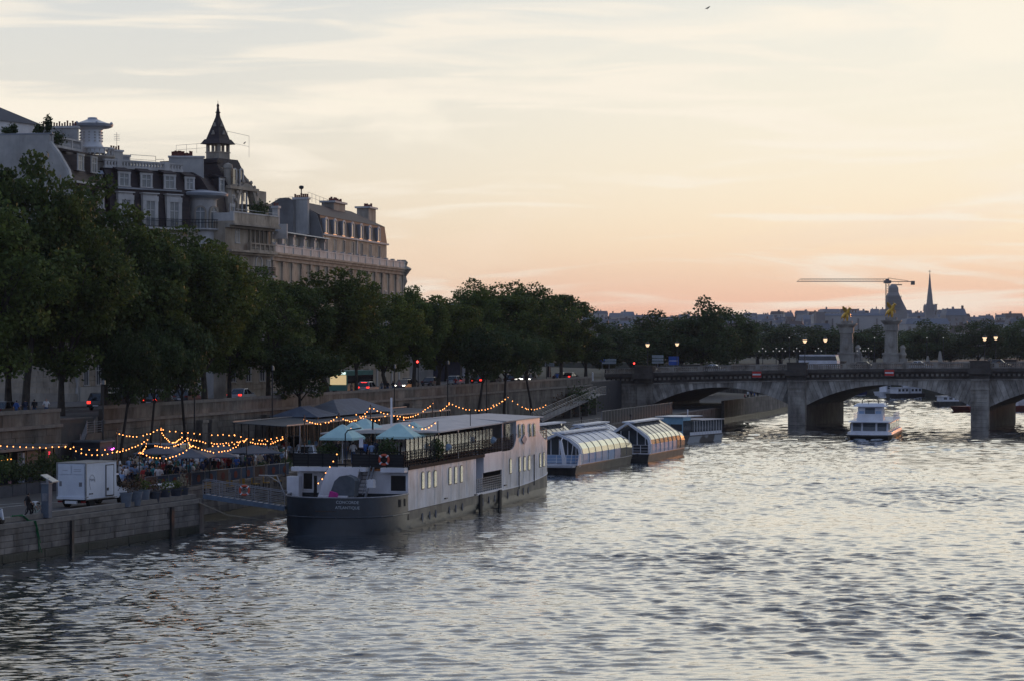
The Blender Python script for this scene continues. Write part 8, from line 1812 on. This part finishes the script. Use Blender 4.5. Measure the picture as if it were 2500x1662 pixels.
# promenade beyond the bridge: low wall and people at tables
t = thing('promenade_wall', 'curved stone embankment wall rising behind the first bridge arch', 'wall', (0, 0, 0)); pts = [Q(246.5, -16.3), Q(275, -16.9), Q(300, -17.3), Q(330, -16.3), Vector((34.3, 600.3, 0))]
for a, c in zip(pts, pts[1:]):
    n = max(1, int((c-a).length/3.2))
    for i in range(n):
        p0 = a.lerp(c, i/n); p1 = a.lerp(c, (i+1)/n); d = (p1-p0).normalized(); nn = Vector((d.y, -d.x, 0))*.25; p0 = p0+d*.02; p1 = p1-d*.02
        for z0, z1 in ((-1, .9), (.92, 1.9), (1.92, 2.95), (2.97, 3.9)): b = MB(); b.hexa([(*(q_).xy, z0) for q_ in (p0-nn, p1-nn, p1+nn, p0+nn)], [(*(q_).xy, z1) for q_ in (p0-nn, p1-nn, p1+nn, p0+nn)]); b.build('stone', M_conc if z0 > 0 else M_weed, t)
t = thing('far_quay_wall', 'pale retaining wall seen through the first arch', 'wall', Q(246.3, 0, 0), QA)
for r in range(4):
    for i in range(26): b = MB(); x = i*3.3+(1.6 if r % 2 else 0); b.box(x+.02, x+3.28, -.1, .2, 3.0+r*1.05+.01, 3.0+(r+1)*1.05-.01); b.build('stone', M_bstone, t)
for i, px in enumerate((1818, 1826, 1834, 1842, 1850, 1872, 1880, 1892, 1898)):
    Y = 470+i*4; person(['sit', 'talk', 'stand'][i % 3], ['red', 'white', 'navy', 'blue', 'black', 'white', 'green', 'red', 'black'][i], 'black', 0, 0, Vector(((px-1250)/F_PX*Y, Y, PORT+.4)), i, ['person in red at the left of the group under the first arch', 'person in white beside the red one under the arch', 'person in navy at the table under the arch', 'person in blue at the table under the arch', 'person in black ending the table group', 'standing figure in white at the right foot of the arch', 'person in green near the right foot of the arch', 'person in red at the right foot of the arch', 'last dark figure by the arch foot'][i], 'people beyond the first arch')

# ============================================================ strings of bulbs
M_bulb = mat('bulb', (1, .6, .25), .4, emit=(1, .34, .085), es=5); bb = MB(); bb.ball((0, 0, -.09), .041, 6, 4, (1, 1, 1.15)); bulb_me = bb.mesh('bulb', M_bulb, True)
def strand(px0, py0, Y0, px1, py1, Y1, sag, n, label):
    A = at(px0, py0, Y0); C = at(px1, py1, Y1); pts = []
    for i in range(n): t = i/(n-1); q_ = A.lerp(C, t); q_.z -= sag*4*t*(1-t); pts.append(q_)
    t_ = thing('string_lights', label, 'string lights', A, 0, 'strings of warm bulbs over the port'); b = MB(); b.tube([q_-A+Vector((0, 0, .02)) for q_ in pts], .018, 4); b.build('cable', M_black, t_)
    for i, q_ in enumerate(pts):
        if i % 9 == 7 and n > 12: continue
        o = link('bulb', bulb_me, t_, q_-A+Vector((random.uniform(-.03, .03), 0, random.uniform(-.05, .03))))
for a in ((-14, 1083, 184, 160, 1086, 184, .12, 12, 'string of bulbs along the kiosk roof at the left edge'), (160, 1086, 184, 300, 1091, 186, .55, 12, 'string sagging over the crowd behind the truck'), (180, 1088, 186, 275, 1094, 190, .1, 6, 'short nearly level string left of the magenta neon'),
          (284, 1052, 192, 392, 1042, 192, .45, 14, 'upper string left of the highest terrace pole'), (399, 1046, 193, 573, 1058, 205, .12, 13, 'long level upper string right of the highest terrace pole'), (573, 1058, 205, 690, 1062, 212, .35, 9, 'upper string continuing towards the silver van'),
          (393, 1046, 191, 447, 1058, 192, .78, 17, 'deep U-shaped string hanging from the highest terrace pole'), (285, 1099, 184, 360, 1070, 186, .12, 11, 'string climbing left to right before the white parked car'), (340, 1101, 183, 360, 1070, 186, .35, 10, 'steep short string doubling the climbing one'), (341, 1100, 183, 471, 1083, 184, .72, 17, 'lowest string sagging in front of the dark parasols'),
          (378, 1083, 188, 458, 1066, 190, .42, 15, 'string sagging across the white parked car'), (457, 1064, 192, 471, 1084, 188, .3, 9, 'short hanging bundle at the middle knot of strings'), (458, 1066, 190, 600, 1070, 200, .35, 21, 'string from the middle knot to the right'), (478, 1086, 186, 602, 1068, 198, .72, 19, 'sagging string over the middle parasols'),
          (520, 1085, 190, 596, 1073, 202, .1, 7, 'short string above the flat middle parasol'), (611, 1075, 200, 697, 1063, 206, .36, 15, 'string sagging left of the silver van'), (640, 1072, 206, 690, 1068, 210, .1, 5, 'short string near the silver van'),
          (743, 1020, 205, 828, 1010, 205, .55, 14, 'string between poles left of the teal parasols'), (838, 1018, 206, 902, 994, 207, .55, 13, 'string rising to the pole above the teal parasols'), (849, 1046, 186, 893, 1012, 200, .1, 8, 'string running from the barge lamp bracket towards the pole'),
          (905, 990, 207, 985, 1014, 212, .2, 11, 'string falling right from the pole above the teal parasols'), (870, 1008, 212, 925, 1022, 207, .2, 7, 'short string crossing behind the highest teal parasol'), (985, 1016, 212, 1056, 981, 216, .35, 13, 'string rising to the right behind the front parasols'), (940, 1012, 216, 1050, 1026, 210, .1, 8, 'level string low behind the front right parasol'),
          (1000, 1034, 189, 1062, 1029, 190, .40, 9, 'string looped on the rightmost teal parasol'), (1075, 998, 226, 1096, 983, 226, .1, 5, 'short string at the pale mast'), (1096, 979, 226, 1240, 967, 258, 1.05, 20, 'long sagging string from the pale mast to the far pole'), (1204, 986, 250, 1240, 967, 258, .1, 6, 'short string meeting the long one at the far pole'), (1240, 967, 258, 1286, 995, 264, .1, 5, 'string dropping right from the far pole'), (1283, 993, 266, 1332, 986, 282, .3, 8, 'last string before the ramp'),
          (822, 1105, 178, 778, 1176, 176, .1, 6, 'string dropping down the stern of the white barge')):
    strand(*a)
for i, (px, py, Y) in enumerate(((392, 1040, 192), (456, 1058, 191), (602, 1062, 199), (743, 1012, 205), (828, 1006, 205), (905, 986, 207), (1056, 978, 216), (1240, 962, 258), (285, 1046, 192), (340, 1094, 183), (697, 1058, 206), (1000, 1030, 212))):
    P = at(px, py, Y); h_ = P.z-PORT; b = MB(); b.tube([(0, 0, 0), (0, 0, h_)], .05, 6); b.box(-.15, .15, -.15, .15, 0, .05); tag(b.build('light_pole', M_dark, None, (P.x, P.y, PORT)), 'thin dark pole holding up the %s' % ['highest terrace strings', 'middle knot of strings', 'strings near the right end of the terrace', 'left end of the string by the teal parasols', 'right end of the string by the teal parasols', 'string tops above the teal parasols', 'string behind the cream awning', 'far right long string', 'left end of the upper terrace string', 'lowest string near the truck', 'strings at the silver van', 'string behind the front right parasol'][i], 'pole', 'poles carrying string lights')
for i, (px, py) in enumerate(((1003, 1062+27), (1040, 1075), (1058, 1073), (1068, 1070), (1082, 1069), (1146, 1060), (1160, 1058))):
    x = fb.x(px, .8); P = fb.pt(x, .8, zD+1.0); b = MB(); b.lathe([(.05, 0), (.06, .18), (.05, .2)], 8); t = thing('table_lamp', 'small glowing table lamp on the barge, %s from the stern' % ['first', 'second', 'third', 'fourth', 'fifth', 'sixth', 'last'][i], 'lamp', P, 0, 'table lamps on the barge'); b.build('base', M_iron, t); link('bulb', bulb_me, t, (0, 0, .32))

# ============================================================ gilded columns on the next bridge
M_gold = mat('gilding', (.70, .42, .06), .35, (.45, .26, .04), 2, metal=.85); M_pale = mat('column_stone', (.40, .37, .32), .8, (.27, .25, .22), .3, .3, 2, streak=.4)
for px, Y, top, lab in ((2067, 690, 787, 'left tall stone column topped by a gilded winged horse group'), (2176, 655, 779, 'right tall stone column topped by a gilded winged horse group, slightly nearer')):
    P = at(px, 838, Y); P.z = UP-.3; k = Y/F_PX; zt_ = CAMZ+(838-top)*k-P.z; w = 17*k; t = thing('column', lab, 'column', P, R(-12), 'gilded columns')
    b = MB(); b.box(-w*1.15, w*1.15, -w*1.15, w*1.15, 0, 3.6); b.box(-w*1.25, w*1.25, -w*1.25, w*1.25, 3.6, 4.1); b.build('pedestal', M_pale, t)
    zs = [4.1+(zt_-3.2-4.1)*i/9 for i in range(10)]
    for i in range(9): b = MB(); r = w*(.92-.008*i); b.box(-r, r, -r, r, zs[i]+.02, zs[i+1]-.02); b.build('shaft_course', M_pale, t)
    b = MB(); b.box(-w*.7, w*.7, -w*.97, -w*.9, zt_-8.5, zt_-4.5); b.ball((0, -w, zt_-6.3), w*.45, 8, 6, (1, .4, 1.6)); b.build('relief', M_pale, t)
    b = MB(); b.box(-w, w, -w, w, zt_-3.2, zt_-1.6); b.build('capital', M_pale, t); b = MB(); b.hexa([(-w*1.0, -w*1.0, zt_-1.6), (w, -w, zt_-1.6), (w, w, zt_-1.6), (-w, w, zt_-1.6)], [(-w*1.4, -w*1.4, zt_-.7), (w*1.4, -w*1.4, zt_-.7), (w*1.4, w*1.4, zt_-.7), (-w*1.4, w*1.4, zt_-.7)]); b.box(-w*1.45, w*1.45, -w*1.45, w*1.45, zt_-.7, zt_-.3); b.box(-w*.8, w*.8, -w*.8, w*.8, zt_-.3, zt_+.4); b.build('entablature', M_bstone, t)
    # statue group: a rearing winged horse held by a standing figure
    z0 = zt_+.4; b = MB(); b.tube([(-1.1, 0, z0+.9), (-.5, 0, z0+1.5), (.3, 0, z0+2.2), (.55, 0, z0+3.1), (.95, 0, z0+3.6), (1.35, 0, z0+3.35)], [.55, .75, .7, .45, .36, .18], 8)
    for y in (-.3, .3): b.tube([(-.9, y, z0+1.3), (-.5, y, z0+.7), (-.85, y, z0+.3), (-.75, y, z0)], [.38, .24, .14, .15], 6); b.tube([(.4, y, z0+2.0), (.95, y, z0+1.8), (1.0, y, z0+1.2)], [.27, .17, .12], 6)
    b.tube([(-1.2, 0, z0+1.1), (-1.5, 0, z0+.8), (-1.55, 0, z0+.3)], [.25, .2, .1], 6)
    for y in (-1, 1): b.loft([[(-.2, y*.2, z0+2.0), (.3, y*.2, z0+2.3), (.3, y*.3, z0+2.35), (-.2, y*.3, z0+2.05)], [(-1.1, y*.7, z0+3.1), (-.2, y*.6, z0+3.5), (-.2, y*.7, z0+3.5), (-1.1, y*.8, z0+3.1)], [(-1.2, y*.9, z0+4.1), (-.9, y*.9, z0+4.2), (-.9, y*.95, z0+4.2), (-1.2, y*.95, z0+4.1)]])
    b.build('gilded_horse', M_gold, t, smooth=True)
    b = MB(); b.tube([(.2, -.8, z0), (.25, -.8, z0+.9), (.25, -.8, z0+1.5), (.27, -.8, z0+1.85), (.3, -.8, z0+2.15)], [.3, .36, .4, .18, .24], 8); b.tube([(.25, -.8, z0+1.65), (.6, -.5, z0+2.2), (.8, -.3, z0+3.0)], [.12, .09, .06], 6); b.tube([(.8, -.3, z0+3.0), (.5, -.4, z0+4.5)], [.06, .03], 5); b.build('gilded_figure', M_gold, t, smooth=True)
    b = MB(); b.box(w*1.2, w*2.3, -w, w, 0, 2.6); b.lathe([(w*.4, 2.6), (w*.6, 3.6), (w*.35, 4.6), (w*.45, 5.4), (w*.2, 6.2)], 8, (w*1.6, 0, 0)); b.build('seated_statue', M_pale, t, smooth=True)
for px, Y, py, lab in ((2295, 640, 856, 'slim pale obelisk-like monument right of the columns'), (2265, 650, 868, 'low pale pedestal left of the slim monument')):
    P = at(px, 838, Y); P.z = UP-.3; h_ = CAMZ+(838-py)*Y/F_PX-P.z; t = thing('monument', lab, 'monument', P); b = MB(); b.loft([[(-r, -r, z), (r, -r, z), (r, r, z), (-r, r, z)] for r, z in ((1.0, 0), (.9, 1.2), (.6, 1.3), (.35, h_-.8), (.2, h_))]); b.build('shaft', M_pale, t); b = MB(); b.box(-1.3, 1.3, -1.3, 1.3, 0, .7); b.build('base', M_pale, t)
for i, px in enumerate((1846, 1862, 1895, 1910, 1945, 1998, 2100, 2120, 1927, 2135, 2263, 2303)):
    Y = 640+i*3; P = at(px, 838, Y); P.z = UP-.2; three = i < 8; t = thing('candelabrum', 'branched globe lamp at the far bridge, %s' % ['leftmost', 'second from the left', 'third from the left', 'fourth from the left', 'fifth from the left', 'left of the coach', 'right of the first column', 'second right of the first column', 'single globe above the coach', 'single globe between the columns', 'single globe by the low pedestal', 'single globe by the slim monument'][i], 'street lamp', P, 0, 'globe lamps at the next bridge')
    h_ = 5.2 if three else 8; b = MB(); b.lathe([(.25, 0), (.12, .8), (.07, h_-.4)], 6)
    offs = ((-.8, h_-.7), (0, h_), (.8, h_-.7)) if three else ((0, h_),)
    for dx, z in offs: b.tube([(0, 0, h_-1.6 if three else h_-.5), (dx, 0, z-.2)], .05, 4)
    b.build('stand', M_dark, t)
    for dx, z in offs: b = MB(); b.ball((dx, 0, z), .15, 6, 4); b.build('globe', mat('globe_glass', (.75, .75, .7), .3, emit=(1, .92, .8), es=.3), t)

# ============================================================ the city on the hill, church, spire and crane
M_far = [mat('far_wall_%d' % i, c, .9, tuple(x*.8 for x in c), .05) for i, c in enumerate(((.42, .40, .38), (.34, .32, .31), (.50, .48, .46), (.28, .25, .24)))]
M_froof = [mat('far_roof_%d' % i, c, .7, tuple(x*.8 for x in c), .05) for i, c in enumerate(((.16, .17, .20), (.22, .24, .28), (.13, .10, .09)))]
def block(px0, px1, ytop, ybot, Y, depth, label, wi=0, ri=0, roof=.18, rows=None, name='apartment_block', group='hazy city houses on the hillside', win=True, stacks=2):
    k = Y/F_PX; A = at((px0+px1)/2, 838, Y); z1 = CAMZ+(838-ytop)*k; z0 = max(-2, CAMZ+(838-ybot)*k-12); w = (px1-px0)*k; H_ = z1-z0
    t = thing(name, label, 'building', (A.x, A.y, z0), random.uniform(-.25, .25) if group else 0, group); rh = min(4, H_*roof)
    b = MB(); b.box(-w/2, w/2, 0, depth, 0, H_-rh); b.build('wall', M_far[wi], t)
    if roof: b = MB(); b.hexa([(-w/2-.2, -.3, H_-rh), (w/2+.2, -.3, H_-rh), (w/2+.2, depth, H_-rh), (-w/2-.2, depth, H_-rh)], [(-w/2+.8, rh*.5, H_), (w/2-.8, rh*.5, H_), (w/2-.8, depth-rh*.5, H_), (-w/2+.8, depth-rh*.5, H_)]); b.build('roof', M_froof[ri], t)
    if win:
        b = MB(); nr = rows or max(1, int((H_-rh)/3.6)); nr = min(nr, 6); nc = max(2, int(w/3.2))
        for r in range(nr):
            for c in range(nc):
                if random.random() < .1: continue
                x = -w/2+w*(c+.5)/nc; z = H_-rh-3.0-r*3.3; b.box(x-.55, x+.55, -.12, .02, z, z+1.9)
        b.build('windows', M_win, t, kind='stuff')
    for i in range(stacks): b = MB(); x = random.uniform(-w*.42, w*.42); b.box(x-.5, x+.5, depth*.3, depth*.3+2.5, H_-rh*.5, H_+random.uniform(.9, 2.2)); b.build('chimney', M_froof[2] if i % 2 else M_far[1], t)
    return t
rr = random.Random(11)
# skyline heights by bearing
SK = [(1330, 760), (1440, 762), (1500, 764), (1560, 766), (1600, 768), (1700, 768), (1790, 772), (1830, 765), (1900, 758), (1985, 762), (2000, 757), (2200, 756), (2240, 758), (2330, 760), (2370, 768), (2430, 770), (2480, 762), (2560, 764)]
def sky_y(px):
    for (a, ya), (c, yc) in zip(SK, SK[1:]):
        if a <= px <= c: return ya+(yc-ya)*(px-a)/(c-a)
    return 765
for row, (Y, dy, wmin, wmax) in enumerate(((2300, 0, 22, 48), (1900, 10, 24, 50), (1550, 20, 26, 54), (1250, 32, 30, 60))):
    px = 1330+row*7
    while px < 2560:
        w = rr.uniform(wmin, wmax)
        if not (row > 1 and 1985 < px+w/2 < 2215) and not (row > 1 and 2190 < px+w/2 < 2330):
            wi = rr.choice([0, 0, 1, 2, 2, 3]); ri = rr.choice([0, 1, 2]); reg = ['beyond the quay trees', 'above the bridge end', 'over the low round trees', 'left of the blank building', 'behind the gilded columns', 'near the spire', 'at the right edge'][sum(px > v for v in (1450, 1600, 1850, 1985, 2230, 2400))]
            block(px, px+w-1, sky_y(px+w/2)+dy+rr.uniform(-4, 6), 800+row*4, Y+rr.uniform(-60, 60), 18, '%s%s house with %s roof %s, %s' % ('wide ' if w > (wmin+wmax)/2 else 'narrow ', ['cream', 'grey', 'white', 'brown'][wi], ['slate', 'pale zinc', 'brown'][ri], ['on the skyline', 'below the skyline', 'midway up the hill', 'low on the hill'][row], reg), wi, ri, rr.choice([.1, .2, .25]), rows=4, group='houses on the far hill')
        px += w
block(1995, 2172, 766, 812, 1150, 24, 'long blank cream building behind the two gilded columns', 2, 1, .05, win=False, group=None, stacks=0); block(1993, 2014, 763, 800, 1140, 10, 'dark brown end of the long blank building', 3, 2, .0, win=False, group=None, stacks=0)
for px in (2033, 2096, 2141): block(px-1.5, px+1.5, 778, 790, 1149.5, 1, 'small dark window pair on the long blank building', 3, 2, 0, win=False, group='small windows on the blank building', stacks=0, name='bay_window')
block(2212, 2318, 778, 806, 1100, 20, 'white many-windowed building right of the church tower', 2, 1, .15, rows=3, group=None); block(2310, 2360, 754, 800, 1400, 20, 'grey flat-topped block right of the spire', 1, 1, .3, group=None); block(1985, 2030, 790, 812, 1050, 14, 'low pale house under the left of the blank building', 2, 0, .2, group=None)
# domed square tower under the crane
Y = 1500; k = Y/F_PX; A = at(2181, 838, Y); zz = lambda py: CAMZ+(838-py)*k; t = thing('church_tower', 'pale stepped church tower under scaffolding directly below the crane', 'tower', (A.x, A.y, 0))
W0 = 16*k; b = MB(); b.loft([[(-W0*f+g, -W0*f, z), (W0*f2+g, -W0*f, z), (W0*f2+g, W0*f, z), (-W0*f+g, W0*f, z)] for f, f2, g, z in ((1.0, 1.9, 0, 0), (1.0, 1.9, 0, zz(757)), (1.0, 1.2, 0, zz(735)), (.92, .85, 0, zz(722)), (.68, .68, 0, zz(714)), (.66, .66, 0, zz(703)), (.3, .3, 0, zz(694)))]); b.build('tower_body', M_far[1], t)
for i in range(5): b = MB(); z = zz(755)+i*1.9; f = 1.0 if z < zz(722) else .7; b.box(-W0*f-.5, -W0*f-.2, -W0*f-.6, W0*f, z, z+.25); b.box(-W0*f-.4, W0*f+.4, -W0*f-.6, -W0*f-.3, z, z+.25); b.build('scaffold_deck', M_far[0], t)
for i in range(7): b = MB(); x = -W0+i*W0/3; b.box(x-.1, x+.1, -W0-.6, -W0-.3, zz(757), zz(722)); b.build('scaffold_pole', M_rail, t)
t = thing('tower_crane', 'tower crane with long lattice jib above the church tower', 'crane', (A.x+1, A.y+30, 0)); k2 = (Y+30)/F_PX; z3_ = lambda py: CAMZ+(838-py)*k2; xx = lambda px: (px-2181)*k2
b = MB()
for sx in (-1, 1):
    for sy in (-1, 1): b.bar((sx, sy, 0), (sx, sy, z3_(690)), .25)
for i in range(34): z = i*(z3_(690)/34); b.bar((-1, -1, z), (1, -1, z+z3_(690)/34), .16); b.bar((1, 1, z), (-1, 1, z+z3_(690)/34), .16)
b.build('mast', M_or if False else mat('crane_rust', (.22, .13, .09), .6), t); mcr = mat('crane_rust', (.22, .13, .09))
b = MB(); zb, zt_ = z3_(688), z3_(681.5); b.bar((xx(1960), -.9, zb), (0, -.9, zb), .3); b.bar((xx(1960), .9, zb), (0, .9, zb), .3); b.bar((xx(1969), 0, zt_), (0, 0, zt_), .3); b.bar((xx(1960), 0, zb), (xx(1969), 0, zt_), .25)
n = 30
for i in range(n): x0 = xx(1969)+(0-xx(1969))*i/n; x1 = xx(1969)+(0-xx(1969))*(i+1)/n; b.bar((x0, -.9, zb), ((x0+x1)/2, 0, zt_), .16); b.bar(((x0+x1)/2, 0, zt_), (x1, .9, zb), .16)
b.build('jib', mcr, t)
b = MB(); b.bar((0, -.8, zb), (xx(2243), -.8, zb), .4); b.bar((0, .8, zb), (xx(2243), .8, zb), .4); b.bar((0, 0, zt_+.5), (xx(2232), 0, zb+.3), .2); b.bar((0, 0, zt_+1), (xx(2232), 0, zb+.6), .12); b.build('counter_jib', mcr, t)
b = MB(); b.box(xx(2239), xx(2247), -1.6, 1.6, z3_(696), z3_(686.5)); b.build('counterweight', mat('ballast', (.14, .13, .12)), t); b = MB(); b.box(xx(2201), xx(2216), -1, 1, z3_(697), z3_(694.5)); b.bar((xx(2208), 0, z3_(695)), (xx(2208), 0, zb), .12); b.build('hanging_block', mcr, t)
b = MB(); b.box(-2.2, 2.2, -1.8, 1.8, z3_(692), z3_(685)); b.box(-1, 1, -1, 1, z3_(685), z3_(681)); b.build('slewing_cab', mat('cab_grey', (.12, .12, .13)), t)
Y = 1350; k = Y/F_PX; A = at(2270, 838, Y); t = thing('church_spire', 'slender octagonal stone spire with cross and corner pinnacles', 'spire', (A.x, A.y, 0)); zz = lambda py: CAMZ+(838-py)*k
b = MB(); b.lathe([(9*k, zz(752)), (6.2*k, zz(722)), (3.5*k, zz(700)), (.25, zz(669))], 8); b.build('spire', M_far[1], t); b = MB(); b.box(-10*k, 10*k, -10*k, 10*k, 0, zz(752)); b.build('tower', M_far[1], t); b = MB(); b.bar((0, 0, zz(670)), (0, 0, zz(660)), .22); b.bar((-.8, 0, zz(663)), (.8, 0, zz(663)), .22); b.build('cross', M_dark, t)
for sx in (-1, 1):
    for sy in (-1, 1): b = MB(); b.lathe([(1.0, zz(760)), (.8, zz(748)), (.05, zz(742))], 6, (sx*10.5*k, sy*10*k, 0)); b.build('pinnacle', M_far[1], t)
b = MB(); b.box(14*k, 17*k, -1, 1, 0, zz(744)); b.box(13*k, 18*k, -2, 2, zz(744), zz(743)); b.build('stair_turret', M_far[1], t)
bird(at(1728, 24, 300), .5, 'tiny distant bird high in the sky right of centre', 1.4)

# ============================================================ evening haze
hz = MB(); hz.box(-1300, 1400, -60, 2900, -5.2, 95); m = bpy.data.materials.new('haze'); m.use_nodes = True; nt = m.node_tree; nt.nodes.remove(nt.nodes['Principled BSDF']); pv = nt.nodes.new('ShaderNodeVolumePrincipled')
pv.inputs['Color'].default_value = (.85, .88, .95, 1); pv.inputs['Density'].default_value = .00006; pv.inputs['Anisotropy'].default_value = .1; nt.links.new(pv.outputs[0], nt.nodes['Material Output'].inputs['Volume'])
if HAZE: tag(hz.build('haze', m), kind='stuff')
